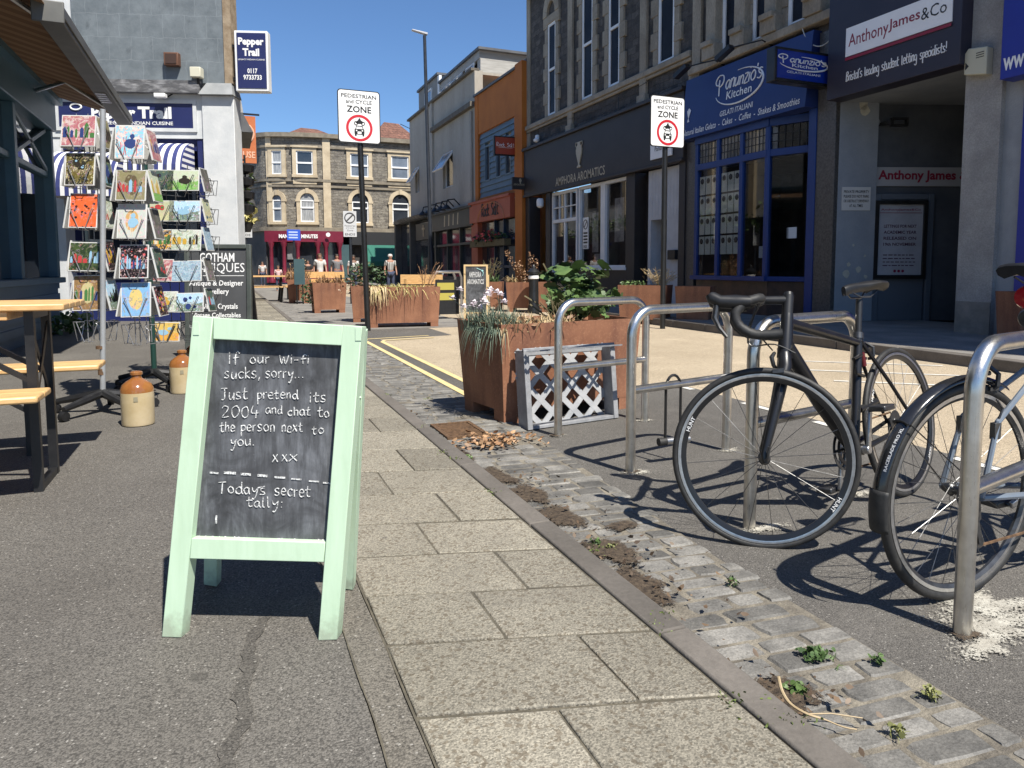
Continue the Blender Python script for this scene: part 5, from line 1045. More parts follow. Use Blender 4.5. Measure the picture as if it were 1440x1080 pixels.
b = MB(); b.box(TX - .1, TX + .08, ya - 1, ye + .02, TZ - .1, TZ + .12); b.put('cassette', 'teal', aw)
# ================================================================ CHALK A-BOARD
bl, br_ = G(242, 897, PZ), G(460, 901, PZ); bd = (br_ - bl).normalized()
tm = _C + ray(390, 452) * 1.86; bmid = (bl + br_) / 2
upv = (tm - bmid); upv = (upv - bd * upv.dot(bd)).normalized(); bn = bd.cross(upv).normalized()      # away from the camera? fixed below
if bn.dot(_FW) < 0: bn = -bn
def bp(px, py, off=0.0): return PL(px, py, bl, bn) + bn * off
ab = thing('chalk_board', 'mint green chalkboard easel with a handwritten message about the broken internet', 'sandwich board', trans(bmid.x, bmid.y, PZ))
abm = ab.matrix_world.inverted()
def plate(b, quad, y0, y1, mi=0):
    f = [abm @ bp(px, py, y0) for px, py in quad]; k = [v + bn * (y1 - y0) for v in f]
    b.add(f + k, [(0, 1, 2, 3), (7, 6, 5, 4), (0, 4, 5, 1), (1, 5, 6, 2), (2, 6, 7, 3), (3, 7, 4, 0)], mi)
TH = .042
for q in ([(227, 896), (255, 897), (299.5, 446), (271, 444)], [(447, 901), (474, 900), (509, 459), (482, 457)]):
    b = MB(); plate(b, q, 0, TH); b.put('front_leg', 'mint', ab, bevel=.002)
b = MB(); plate(b, [(299, 477), (481, 486), (482, 457.3), (299.7, 446.5)], .001, TH); b.put('top_rail', 'mint', ab, bevel=.002)
b = MB(); plate(b, [(266, 786), (455, 791), (457, 763), (269, 757)], .001, TH); b.put('bottom_rail', 'mint', ab, bevel=.002)
b = MB(); plate(b, [(266, 764), (460, 770), (486, 478), (295, 470)], .024, .030); pnl = b.put('chalk_panel', 'chalkboard', ab)
b = MB()
ly = None
def chalkword(t, x0, x1, yb, xh, rise=0.0, seed=0):
    S, wd = hand_strokes(t, .85, 2.4, len(t) * 7 + int(x0)); P0_ = abm @ bp(x0, yb, .0225); Xv = (abm @ bp(x1, yb + rise, .0225)) - P0_; Zv = (abm @ bp(x0, yb - xh, .0225)) - P0_
    for P in S:
        pts = [P0_ + Xv * (a / wd) + Zv * (z / 10) for a, z in P]
        b.tube(pts, [.0014 * (1 + .45 * mnoise.noise(Vector((p.x * 90, p.z * 90, i * .3)))) for i, p in enumerate(pts)], 5, up=tuple(bn))
for a in [('If', 315, 330, 513, 11), ('our', 346, 373, 511, 9), ('Wi-fi', 388, 431, 512, 8), ('sucks,', 310, 361, 533, 9.5), ('sorry...', 368, 423, 532, 9), ('Just', 305, 342, 563, 10), ('pretend', 356, 414, 562, 8.5), ('its', 431, 454, 567, 9), ('2004', 305, 359, 588, 10), ('and', 368, 392, 583, 8), ('chat', 400, 432, 586, 8), ('to', 442, 459, 588, 9),
          ('the', 303, 324, 609, 8.5), ('person', 333, 381, 608, 9), ('next', 391, 421, 609, 9), ('to', 434, 451, 612, 8), ('you.', 318, 353, 629, 9), ('x', 378, 386, 652.5, 10), ('x', 391, 400, 652, 10), ('x', 402, 414, 651, 9), ('Todays', 301, 368, 696, 10, 2), ('secret', 381, 432, 699, 10, 3), ('tally:', 341, 393, 715, 9, 2)]:
    if ly is not None and abs(a[3] - ly) > 9: b.put('chalk_line', 'chalk', pnl); b = MB()
    ly = a[3]; chalkword(*a)
b.put('chalk_line', 'chalk', pnl); b = MB()
for x0, x1, y_, h in [(289, 301, 667, 2.2), (309, 326, 667, 3.4), (333, 347, 669, 3.2), (357, 371, 671, 3.2), (381, 396, 673.5, 2.4), (405, 419, 676, 1.8), (430, 444, 679, 1.8), (450, 463, 681.5, 2)]: plate(b, [(x0, y_ + h / 2), (x1, y_ + h / 2 + 1), (x1, y_ - h / 2 + 1), (x0, y_ - h / 2)], .0218, .025)
plate(b, [(296.5, 740), (298.8, 740), (299.2, 728), (297, 728)], .0218, .025)
plate(b, [(357, 676 + 13.5), (367, 676 + 11.5), (367, 676 + 10), (357, 676 + 12)], .0218, .025)
rr = random.Random(5)
for _ in range(30): x_ = rr.uniform(272, 455); y_ = 758.3 + (x_ - 272) * .03 - rr.uniform(0, 1.5); plate(b, [(x_, y_ + .6), (x_ + rr.uniform(1, 4), y_ + .6), (x_ + 1.5, y_ - .4), (x_, y_ - .3)], .019, .0245)
b.put('chalk_marks', 'chalk', pnl)
rl, rr_ = G(299, 824, PZ), G(489, 829, PZ)
def leg2(top, foot, w_, name):
    b = MB(); b.bar(abm @ foot, abm @ top, w_, .03, up=tuple(_FW)); b.put(name, 'mint', ab, bevel=.002)
t0, t1 = bp(288, 452, TH + .02), bp(495, 463, TH + .02)
leg2(t0, rl + Vector((0, 0, .01)), .04, 'rear_leg'); leg2(t1, rr_ + Vector((0, 0, .01)), .04, 'rear_leg')
b = MB()
for f in (.03, .72): b.bar(abm @ (t0.lerp(rl, f)), abm @ (t1.lerp(rr_, f)), .02, .055)
b.put('rear_rail', 'mint', ab, bevel=.002)
b = MB(); P = [abm @ v for v in (t0.lerp(rl, .06) + bn * -.012, t1.lerp(rr_, .06) + bn * -.012, t1.lerp(rr_, .70) + bn * -.012, t0.lerp(rl, .70) + bn * -.012)]; b.add(P + [v + bn * .008 for v in P], [(0, 1, 2, 3), (7, 6, 5, 4), (0, 4, 5, 1), (1, 5, 6, 2), (2, 6, 7, 3), (3, 7, 4, 0)]); b.put('rear_panel', 'chalkboard', ab)
b = MB(); 
for px_, py_ in ((276, 462), (504, 470)): plate(b, [(px_ - 4, py_ + 9), (px_ + 4, py_ + 9), (px_ + 4, py_ - 9), (px_ - 4, py_ - 9)], -.002, 0)
b.bar(abm @ bp(499, 560, .03), abm @ (t1.lerp(rr_, .28)), .014, .004); b.put('hinge', 'mint', ab)
# ================================================================ CYCLE STANDS
sv_ = Vector((.71, .17, 0)); SU = sv_.normalized(); SL = .735; sth = .81
def stand_mesh(kind):
    b = MB(); r = .13
    if kind == 'hoop':
        P = [(0, 0, -.03), (0, 0, .3), (0, 0, sth - r)] + [(r - r * math.cos(a), 0, sth - r + r * math.sin(a)) for a in [R(k * 10) for k in range(1, 10)]] + [(SL - r + r * math.sin(a), 0, sth - r + r * math.cos(a)) for a in [R(k * 10) for k in range(0, 10)]] + [(SL, 0, .3), (SL, 0, -.03)]
        b.tube(P, .0245, 18)
    else: b.tube([(.0, 0, .415), (SL, 0, .415)], .021, 16)
    return b
slabs = [('stainless cycle stand farthest from the camera, in front of the grey crate', (1.81, 3.93)), ('stainless cycle stand with a bicycle lock left hanging on its crossbar', (1.81, 3.07)), ('stainless cycle stand that the black racing bicycle leans on', (1.85, 2.22)), ('nearest stainless cycle stand beside the bicycle with a mudguard', (1.84, 1.31))]
st0 = None
for lab, (x_, y_) in slabs:
    mw = frame(x_, y_, 0, SU.x, SU.y)
    if st0 is None:
        st0 = thing('cycle_stand', lab, 'cycle stand', mw, 'stainless cycle stands in a row'); stand_mesh('hoop').put('hoop', 'steel', st0); stand_mesh('bar').put('crossbar', 'steel', st0)
    else: copy_tree(st0, mw, lab)
splat('cement_patch', [(1.81, 3.93, .1, .06), (2.52, 4.1, .13, .05), (1.84, 3.06, .13, .07), (2.54, 3.23, .14, .06), (1.9, 2.18, .16, .07), (2.6, 2.36, .16, .07)], .004, 'cement', .4, seed=8)
splat('cement_dust', [(1.96, 1.30, .26, .17), (2.08, 1.40, .26, .15), (1.85, 1.24, .16, .11)], .004, 'cement', .6, n=60, seed=2)
splat('cement_ring', [(1.845, 1.305, .055, .05), (1.81, 3.93, .055, .045), (1.815, 3.065, .05, .045)], .009, 'debris', .3, seed=3)
# bicycle lock on the second stand
q = PL(947, 543, Vector((1.81, 3.07, 0)), Vector((-SU.y, SU.x, 0)))
lk = thing('bicycle_lock', 'black shackle bicycle lock left hanging on the crossbar of a stand', 'lock', frame(q.x, q.y, .12, SU.x * .9 + .1, SU.y - .25))
b = MB(); b.tube([(-.045, 0, .0), (-.045, 0, .24)] + [(-.045 * math.cos(R(a)), 0, .255 + .07 * math.sin(R(a)) + .02) for a in range(0, 181, 20)] + [(.045, 0, .24), (.045, 0, .0)], .0075, 8); b.put('shackle', 'black', lk)
b = MB(); b.tube([(-.075, 0, 0), (.1, 0, -.0)], .019, 12); b.put('crossbar', 'alloy', lk); b = MB(); b.tube([(-.085, 0, 0), (-.04, 0, 0)], .021, 12); b.put('end_cap', 'rubber', lk)
# ================================================================ PLANTERS AND THEIR PLANTS
def planter(a, b_, dp, h, label, taper=.035):
    a, b_ = Vector(a + (0,)), Vector(b_ + (0,)); d = b_ - a; L_ = d.length; mw = frame(a.x, a.y, 0, d.x, d.y)
    t = thing('planter', label, 'planter', mw, 'rusty steel planters'); k = taper; z0 = .085; w_ = .02
    bot = [(k, k, z0), (L_ - k, k, z0), (L_ - k, dp - k, z0), (k, dp - k, z0)]; top = [(0, 0, h), (L_, 0, h), (L_, dp, h), (0, dp, h)]
    itop = [(w_, w_, h), (L_ - w_, w_, h), (L_ - w_, dp - w_, h), (w_, dp - w_, h)]; ibot = [(w_ + k, w_ + k, h - .3), (L_ - w_ - k, w_ + k, h - .3), (L_ - w_ - k, dp - w_ - k, h - .3), (w_ + k, dp - w_ - k, h - .3)]
    b = MB(); V = bot + top + itop + ibot; fs = []
    for r_ in range(3):
        for j in range(4): fs.append((r_ * 4 + j, r_ * 4 + (j + 1) % 4, (r_ + 1) * 4 + (j + 1) % 4, (r_ + 1) * 4 + j))
    fs.append((3, 2, 1, 0)); b.add(V, fs); b.put('box', 'corten', t, smooth=False)
    for x0 in (k + .002, L_ - k - .132):
        for y0 in (k + .002, dp - k - .132): f = MB(); f.box(x0, x0 + .13, y0, y0 + .13, 0, z0); f.put('foot', 'corten', t)
    b = MB(); n, mI = 14, 6; vs = []
    for i in range(n + 1):
        for j in range(mI + 1): vs.append((w_ + .01 + (L_ - 2 * w_ - .02) * i / n, w_ + .01 + (dp - 2 * w_ - .02) * j / mI, h - .045 + .05 * mnoise.noise(Vector((i * .9 + a.x * 7, j * .9, 2)))))
    b.add(vs, [(i * (mI + 1) + j, (i + 1) * (mI + 1) + j, (i + 1) * (mI + 1) + j + 1, i * (mI + 1) + j + 1) for i in range(n) for j in range(mI)]); b.put('soil', 'soil', t)
    return t, mw
def plant(name, label, mw, parts, cat='plant', group=None):
    t = thing(name, label, cat, mw, group)
    for pn_, fn, m in parts: b = MB(); fn(b); b.put(pn_, m, t)
    return t
def tw(b, c, n, h, spread, r=.004, twigs=4):
    for _ in range(n):
        a = rnd.uniform(0, 6.3); s = rnd.uniform(.2, 1) * spread; P = [Vector(c) + Vector((rnd.uniform(-.05, .05), rnd.uniform(-.05, .05), 0))]
        e = P[0] + Vector((math.cos(a) * s, math.sin(a) * s, h * rnd.uniform(.6, 1.1))); m_ = P[0].lerp(e, .5) + Vector((0, 0, h * .1)); P += [m_, e]; b.tube(smooth_line([tuple(p) for p in P], 3), r, 4)
        for _k in range(twigs):
            p = P[0].lerp(e, rnd.uniform(.35, .95)); q = p + Vector((rnd.uniform(-1, 1), rnd.uniform(-1, 1), rnd.uniform(.2, 1))) * h * .22; b.tube([p, q], r * .6, 3)
_, pm = planter((1.59, 4.32), (2.73, 4.50), .64, .655, 'large rusty steel planter with pink flowers standing by the cycle stands')
FLS = []
for _ in range(17): FLS.append(Vector((rnd.uniform(-.14, .15), rnd.uniform(-.03, .5), rnd.uniform(.72, .88))))
def fl(b):
    for c in FLS:
        for k in range(7):
            a = k * .9; e = Vector((math.cos(a), math.sin(a) * .7, .3 + .5 * math.sin(a * 2))) * .026; w_ = Vector((-math.sin(a), math.cos(a), 0)) * .013; b.add([c, c + e * .7 + w_, c + e * 1.3, c + e * .7 - w_], [(0, 1, 2, 3)])
def fstem(b):
    for c in FLS: r_ = Vector((max(.03, c.x), max(.03, c.y), .62)); b.tube([r_, r_.lerp(c, .5) + Vector((0, 0, .03)), c], .0018, 4)
plant('pink_flower', 'pale pink carnations with grey green grassy leaves at the planter corner', pm, [
    ('foliage', lambda b: [blades(b, (rnd.uniform(.0, .15), rnd.uniform(.02, .5), .59), 30, .19, .13, .003, rnd=rnd, droop=.5, base=.06) for _ in range(20)] + [blades(b, (.0, rnd.uniform(.02, .45), .62), 20, .05, .12, .003, rnd=rnd, droop=2.4, base=.05, out=math.pi) for _ in range(8)], 'leaf_grey'),
    ('flower_stems', fstem, 'leaf_grey'), ('flowers', fl, 'petal_pink')], 'flower')
plant('dried_grass', 'straw coloured dead growth lying along the front rim of the planter', pm, [('stalks', lambda b: [blades(b, (rnd.uniform(.05, .62), rnd.uniform(.03, .4), .60), 16, .13, .14, .0045, rnd=rnd, droop=.45, base=.08) for _ in range(26)] + [blades(b, (.02, .03, .63), 12, .03, .05, .006, rnd=rnd, droop=4, base=.03, out=-1.9)], 'straw'), ('dead_leaves', lambda b: [leaf_cloud(b, (rnd.uniform(.08, .75), rnd.uniform(.05, .4), .65), (.09, .08, .04), 18, .045, rnd=rnd, shell=0) for _ in range(9)], 'dead'), ('twigs', lambda b: tw(b, (.62, .25, .6), 5, .22, .14, .004, 5), 'stem')])
plant('leafy_shrub', 'low bushy green leaved shrub at the right end of the planter', pm, [('stem', lambda b: tw(b, (.82, .3, .6), 6, .14, .14, .004, 3), 'stem'), ('foliage', lambda b: [leaf_cloud(b, (.80 + rnd.uniform(-.14, .22), .32 + rnd.uniform(-.16, .16), .69 + rnd.uniform(0, .1)), (.12, .12, .07), 34, .055, rnd=rnd, shell=0, shape='lobed') for _ in range(11)], 'leaf')], 'shrub')
plant('fig_plant', 'tall plant with big lobed green leaves rising behind the planter', trans(*(_C + ray(800, 430) * 5.9)[:2]), [('stem', lambda b: tw(b, (0, 0, 0), 5, 1.0, .22, .012, 4), 'stem'), ('foliage', lambda b: [leaf_cloud(b, (rnd.uniform(-.16, .16), rnd.uniform(-.15, .15), rnd.uniform(.3, .95)), (.15, .15, .12), 20, .085, rnd=rnd, shell=0, shape='lobed', flatten=.3) for _ in range(16)], 'leaf_dark'), ('sun_toned_leaves', lambda b: [leaf_cloud(b, (rnd.uniform(-.22, .16), -.15 + rnd.uniform(-.1, .1), rnd.uniform(.6, 1.05)), (.15, .1, .1), 8, .095, rnd=rnd, shell=0, shape='lobed', flatten=.4) for _ in range(9)], 'leaf')])  # near upper leaves in paler green, sunlight put into their colour
pl_ = lambda *a: planter(*a)
_, m1 = planter((2.13, 12.2), (3.34, 12.06), .55, .69, 'long rusty steel planter with yellow drooping grass behind the left zone sign')
plant('yellow_grass', 'yellow strappy drooping leaves in the long planter behind the sign pole', m1, [('foliage', lambda b: [blades(b, (rnd.uniform(.1, .9), rnd.uniform(.1, .5), .62), 30, .2, .36, .009, rnd=rnd, droop=1.0, base=.08) for _ in range(16)], 'leaf_yellow'), ('dead_leaves', lambda b: [blades(b, (rnd.uniform(.02, .3), .03, .68), 16, .08, .14, .012, rnd=rnd, droop=3, base=.06, out=-1.57) for _ in range(5)], 'straw'), ('twigs', lambda b: tw(b, (1.0, .3, .6), 8, .5, .35, .005, 5), 'dead')])
_, m2 = planter((2.07, 13.55), (2.75, 13.45), .6, .68, 'narrow rusty steel planter with a dark shrub just left of the zone sign pole')
plant('dark_shrub', 'dark olive bushy shrub in the narrow planter by the zone sign', m2, [('foliage', lambda b: leaf_cloud(b, (.3, .3, .85), (.42, .35, .28), 420, .06, rnd=rnd, shell=0), 'leaf_dark'), ('dead_leaves', lambda b: leaf_cloud(b, (.05, .2, .68), (.28, .2, .2), 110, .06, rnd=rnd, shell=0), 'dead')], 'shrub')
_, m3 = planter((1.72, 16.6), (2.45, 16.6), .6, .68, 'square rusty steel planter with dry brown stalks left of the narrow planter')
plant('dried_grass', 'dry brown stalks sprawling over the square planter left of the sign', m3, [('stalks', lambda b: [blades(b, (rnd.uniform(.1, .65), rnd.uniform(.1, .5), .62), 28, .32, .3, .008, rnd=rnd, droop=.9, base=.08) for _ in range(8)], 'dead'), ('foliage', lambda b: leaf_cloud(b, (-.05, .2, .45), (.22, .2, .3), 150, .07, rnd=rnd, shell=0), 'leaf_dark')])
_, m4 = planter((1.55, 21.5), (2.15, 21.4), .6, .68, 'farthest rusty steel planter near the wooden pub tables')
plant('dried_grass', 'pinkish dry seed heads in the farthest planter by the pub tables', m4, [('stalks', lambda b: [blades(b, (rnd.uniform(-.1, .6), rnd.uniform(.1, .5), .62), 24, .5, .3, .01, rnd=rnd, droop=.7, base=.1) for _ in range(8)], 'dead'), ('seed_heads', lambda b: leaf_cloud(b, (.3, .3, 1.1), (.25, .2, .2), 70, .07, rnd=rnd, shell=0), 'straw')])
_, m5 = planter((5.86, 15.6), (6.72, 15.1), .6, .68, 'rusty steel planter with tall brown spikes behind the black bollard')
plant('brown_spikes', 'tall rusty brown dried flower spikes in the planter behind the bollard', m5, [('spikes', lambda b: [leaf_cloud(b, tuple(Vector((x0, .3, .72)).lerp(Vector((x1, .3, zt_)), f)), (.075, .075, .08), 26, .05, rnd=rnd, shell=0) for x0, x1, zt_ in ((.36, -.02, 1.35), (.42, .28, 1.1), (.5, .55, 1.3), (.64, .66, 1.15)) for f in (0, .2, .4, .6, .8, 1)], 'dead'), ('foliage', lambda b: blades(b, (.1, .25, .62), 60, .3, .25, .012, rnd=rnd, droop=.9, base=.1), 'straw')])
_, m6 = planter((5.35, 16.4), (5.95, 16.1), .5, .68, 'rusty steel planter with green strap leaves partly behind the small black board')
plant('strap_leaf_plant', 'green strappy leaved plant with seed heads in the planter beside the small black board', m6, [('foliage', lambda b: [blades(b, (rnd.uniform(.1, .6), .25, .62), 40, .38, .35, .014, rnd=rnd, droop=.9, base=.1) for _ in range(3)], 'leaf'), ('seed_heads', lambda b: tw(b, (.35, .3, .65), 10, .6, .3, .006, 5), 'stem')])
_, m7 = planter((6.5, 11.54), (7.12, 10.9), .55, .70, 'rusty steel planter with a low green plant left of the right-hand sign pole')
plant('low_green_plant', 'small fresh green leaves at the left end of the planter by the right sign pole', m7, [('foliage', lambda b: leaf_cloud(b, (.22, .25, .72), (.25, .2, .07), 120, .06, rnd=rnd, shell=0), 'leaf')])
plant('dry_twigs', 'grey leafless twiggy plant leaning around the right sign pole', m7, [('twigs', lambda b: tw(b, (.72, .3, .62), 34, .36, .36, .0045, 7), 'straw'), ('dead_leaves', lambda b: leaf_cloud(b, (.68, .3, .85), (.36, .22, .16), 90, .03, rnd=rnd, shell=0), 'straw')])
_, m8 = planter((7.2, 10.75), (7.62, 10.3), .5, .69, 'rusty steel planter right of the right-hand sign pole')
_, m9 = planter((8.75, 5.7), (9.7, 5.22), .55, .72, 'rusty steel planter in shade beside the bright blue shopfront')
# ================================================================ CRATE
ca, cb2 = Vector((1.70, 4.13, 0)), Vector((2.42, 4.24, 0)); cw, chh, cdp = .70, .50, .12
cr = thing('plastic_crate', 'grey lattice plastic crate stood on its side against the large planter', 'crate', frame(ca.x, ca.y, .005, *(cb2 - ca)[:2]) @ Matrix.Rotation(R(-6), 4, 'X'))
def lattice(b, W_, H_, p, t_, y0, y1):
    def clip(x0, z0, dx):
        n = 40; seg = []
        for i in range(n + 1):
            x, z = x0 + dx * H_ * i / n, H_ * i / n
            if 0 <= x <= W_: seg.append((x, z))
        return (seg[0], seg[-1]) if len(seg) > 1 else None
    k = -H_
    while k < W_ + H_:
        for dx in (1, -1):
            s = clip(k if dx > 0 else k + 0, 0, dx)
            if s: (xa, za), (xb, zb) = s; b.bar((xa, (y0 + y1) / 2 + (.0008 if dx > 0 else 0), za), (xb, (y0 + y1) / 2 + (.0008 if dx > 0 else 0), zb), t_, y1 - y0, up=(0, 1, 0))
        k += p
b = MB(); lattice(b, cw, chh, .168, .038, cdp - .008, cdp); b.put('lattice_base', 'lit_lattice', cr)
b = MB(); b.box(0, cw, 0, cdp + .004, -.0, .022); b.box(0, .014, 0, cdp + .004, .022, chh); b.box(cw - .014, cw, 0, cdp + .004, .022, chh); b.box(-.008, cw + .008, -.004, .016, chh - .014, chh + .012); b.box(-.008, .03, -.006, .012, 0, chh); b.box(cw - .03, cw + .008, -.006, .012, 0, chh); b.box(0, cw, cdp - .012, cdp + .006, chh - .04, chh)
b.put('rim', 'shaded_grey_plastic', cr, bevel=.003); b = MB(); lattice(b, cw, cdp, .07, .016, -.004, .004); b.put('side_lattice', 'shaded_grey_plastic', cr, trans(0, 0, chh - .006) @ Matrix.Rotation(R(-90), 4, 'X') @ trans(0, 0, -cdp))
# ================================================================ BICYCLES
def wheel(parent, mw, Rr, tyre_r, mats, nsp, rimd, lettering=None, hubw=.05, cassette=False):
    b = MB(); Rt = Rr - tyre_r; b.tube([(Rt * math.cos(a), 0, Rt * math.sin(a)) for a in [2 * math.pi * k / 72 for k in range(72)]], tyre_r, 12, closed=True, up=(1, 0, 0)); ty = b.put('wheel', 'rubber', parent, mw)
    b = MB(); n = 72; ro = Rr - 2 * tyre_r + .002; prof = [(ro, .0105, 0), (ro - .011, .0105, 1), (ro - rimd, .004, 1), (ro - rimd, -.004, 1), (ro - .011, -.0105, 1), (ro, -.0105, 0)]
    vs = [(r_ * math.cos(2 * math.pi * k / n), y_, r_ * math.sin(2 * math.pi * k / n)) for r_, y_, _ in prof for k in range(n)]; m_ = len(prof)
    for i in range(m_):
        mi = 0 if i in (0, 4) else 1; j = (i + 1) % m_
        fs = [(i * n + k, i * n + (k + 1) % n, j * n + (k + 1) % n, j * n + k) for k in range(n)]
        if i == 0: b.add(vs, fs, mi)
        else: b.Fc += [list(f) for f in fs]; b.mi += [mi] * n
    b.put('rim', mats, ty, angle=30)
    b = MB(); ri = ro - rimd
    for k in range(nsp):
        a = 2 * math.pi * k / nsp; s = 1 if k % 2 else -1; of = .35 * (1 if (k // 2) % 2 else -1) if cassette else 0
        b.tube([(.018 * math.cos(a + of * 4), s * hubw * .45, .018 * math.sin(a + of * 4)), (ri * math.cos(a), 0, ri * math.sin(a))], .0011, 4, cap=False)
    b.put('spokes', 'chrome', ty)
    b = MB(); b.M = Matrix.Rotation(R(90), 4, 'X'); b.lathe([(.006, -hubw), (.012, -hubw), (.022, -hubw * .5), (.014, -hubw * .35), (.014, hubw * .35), (.022, hubw * .5), (.012, hubw), (.006, hubw)], 14); b.put('hub', 'dark_alloy', ty)
    if cassette:
        b = MB(); b.M = Matrix.Rotation(R(90), 4, 'X')
        for k, r_ in enumerate((.05, .044, .038, .032, .026)): b.lathe([(.01, .022 + k * .004), (r_, .022 + k * .004), (r_, .024 + k * .004), (.01, .024 + k * .004)], 22)
        b.put('cassette', 'dark_alloy', ty)
    if lettering:
        V, Fs = text_geo(lettering, .01); b = MB(); wd = max(v[0] for v in V); hh = .014; rm = ro - .012 - (rimd - .012) * .5 - hh / 2
        for a0 in (R(150), R(-38)):
            for sy in (1, -1):
                vs = []
                for vx, vz in V:
                    ang = a0 - sy * 0 - (vx - wd / 2) * hh / .7 / rm; rr2 = rm + vz * hh / .7
                    vs.append((rr2 * math.cos(ang), -sy * (.0125 - .0), rr2 * math.sin(ang)) if sy > 0 else (rr2 * math.cos(math.pi - ang), .0125, rr2 * math.sin(math.pi - ang)))
                b.add(vs, Fs)
        b.put('lettering', 'sign_white', ty)
    return ty
def tubeput(name, m, par, segs, n=12, label=None):
    b = MB()
    for pts, r_ in segs: b.tube(pts, r_, n)
    return b.put(name, m, par, label=label)
def V3(*a): return Vector(a)
def saddle(par, c, m, rail=True):
    b = MB(); prof = [(-.135, .068, .012), (-.12, .074, .02), (-.07, .066, .022), (0, .035, .016), (.07, .021, .012), (.12, .017, .006), (.138, .010, 0)]; vs = []; n = 12
    for x_, hw, zt in prof:
        for k in range(n): a = 2 * math.pi * k / n; sy, sz = math.cos(a), math.sin(a); vs.append((c[0] + x_, c[1] + hw * (abs(sy) ** .8) * (1 if sy > 0 else -1), c[2] + zt - .012 + (.016 * sz if sz > 0 else (.03 if abs(sy) > .5 else .012) * sz)))
    b.add(vs, [(i * n + k, i * n + (k + 1) % n, (i + 1) * n + (k + 1) % n, (i + 1) * n + k) for i in range(len(prof) - 1) for k in range(n)] + [tuple(range(n)), tuple(reversed(range((len(prof) - 1) * n, len(prof) * n)))]); o = b.put('saddle', m, par)
    b = MB()
    for s in (-1, 1): b.tube([(c[0] - .1, s * .03, c[2] - .02), (c[0] - .05, s * .022, c[2] - .045), (c[0] + .04, s * .022, c[2] - .045), (c[0] + .11, s * .008, c[2] - .015)], .0035, 6)
    b.put('rails', 'dark_alloy', o); return o
def crankset(par, bb, m, teeth=.088, ang=-75, side=-1):
    b = MB(); b.M = Matrix.Translation(bb) @ Matrix.Rotation(R(90), 4, 'X'); n = 40
    for rr2, off in ((teeth, .045), (teeth * .75, .037)): b.lathe([(rr2 - .016, off), (rr2, off), (rr2, off + .003), (rr2 - .016, off + .003), (rr2 - .016, off)], n)
    for k in range(5): a = 2 * math.pi * k / 5; b.box(0, teeth - .01, -.007, .007, .04, .047) if False else b.tube([(0, 0, .043), ((teeth - .012) * math.cos(a), (teeth - .012) * math.sin(a), .044)], .006, 6)
    b.put('chainring', 'dark_alloy', par)
    for s, a in ((1, R(ang)), (-1, R(ang + 180))):
        b = MB(); e = bb + V3(.17 * math.cos(a), -.068 * s, .17 * math.sin(a)); b.bar(bb + V3(0, -.058 * s, 0), e, .024, .014, up=(0, 1, 0)); b.cyl(bb + V3(0, -.0 * s, 0), bb + V3(0, -.066 * s, 0), .018, 12); o = b.put('crank', 'alloy', par, bevel=.004)
        b = MB(); c = e + V3(0, -.05 * s, 0); b.box(c.x - .045, c.x + .045, c.y - .035, c.y + .035, c.z - .012, c.z + .012); b.cyl(e, c, .006); b.put('pedal', 'dark_alloy', o, bevel=.006)
def drivetrain(par, rear, bb, rust):
    b = MB(); y_ = -.042; tr, br2 = .088, .04
    pts = [bb + V3(0, y_ - bb.y, tr), rear + V3(0, y_, br2)]; b.tube(pts, .0045, 5)
    j1, j2 = rear + V3(.012, y_ + .003, -.075), rear + V3(.035, y_ + .003, -.15)
    b.tube([rear + V3(-.03, y_, -.02), j1 + V3(.012, 0, 0), j2 + V3(-.014, 0, .0), j2 + V3(0, 0, -.012), bb + V3(-.02, y_ - bb.y, -tr)], .0045, 5); b.put('chain', rust, par)
    b = MB(); b.bar(rear + V3(0, y_, -.01), j1, .03, .02); b.bar(j1, j2, .018, .016); 
    for j in (j1, j2): b.M = Matrix.Translation(j) @ Matrix.Rotation(R(90), 4, 'X'); b.lathe([(.003, -.004), (.019, -.004), (.019, .004), (.003, .004)], 12); b.M = I4
    b.put('derailleur', 'dark_alloy', par)
def caliper(par, c, d, name='brake'):
    b = MB()
    for s in (-1, 1): b.tube([c + V3(0, 0, .02), c + V3(0, s * .03, .0), c + V3(0, s * .028, -.035), c + V3(0, s * .016, -.045)], .008, 6); b.box(c.x - .02, c.x + .02, s * .016 - .005, s * .016 + .005, c.z - .052, c.z - .04)
    b.cyl(c, c + V3(d * .025, 0, 0), .008); b.put(name, 'dark_alloy', par)
WR = .333
# --- black racing bicycle, front wheel turned
ra = V3(2.78, 2.262, 0); fc = V3(1.80, 2.02, 0); wf = V3(-.79, .61, 0).normalized(); rake = .05
pA = fc - wf * rake; fwd = (pA - ra); WB = fwd.length; fwd.normalize()
rbk = thing('racing_bicycle', 'matt black racing bicycle with drop handlebars and its front wheel turned, by the third stand', 'bicycle', frame(ra.x, ra.y, 0, fwd.x, fwd.y) @ Matrix.Rotation(R(9), 4, 'X'))
sa_ = R(72.5); axd = V3(-math.cos(sa_), 0, math.sin(sa_)); hb0 = V3(WB, 0, WR); hb = hb0 + axd * .385; ht = hb0 + axd * .545
rear = V3(0, 0, WR); bb = V3(.43, 0, .275); sdir = V3(-math.cos(R(73.5)), 0, math.sin(R(73.5))); stop_ = bb + sdir * .49; sclus = bb + sdir * .45
b = MB(); fm = 'frame_black'
b.tube([hb - axd * .012, hb + axd * .02, ht - axd * .02, ht], [.029, .028, .024, .022], 14)
b.tube([ht - axd * .035, sclus + V3(.05, 0, .012), sclus], [.022, .018, .016], 12); b.tube([hb + axd * .03, bb.lerp(hb, .5), bb], [.034, .031, .032], 14); b.tube([bb, stop_], .019, 14); b.cyl(bb + V3(0, -.036, 0), bb + V3(0, .036, 0), .023, 14)
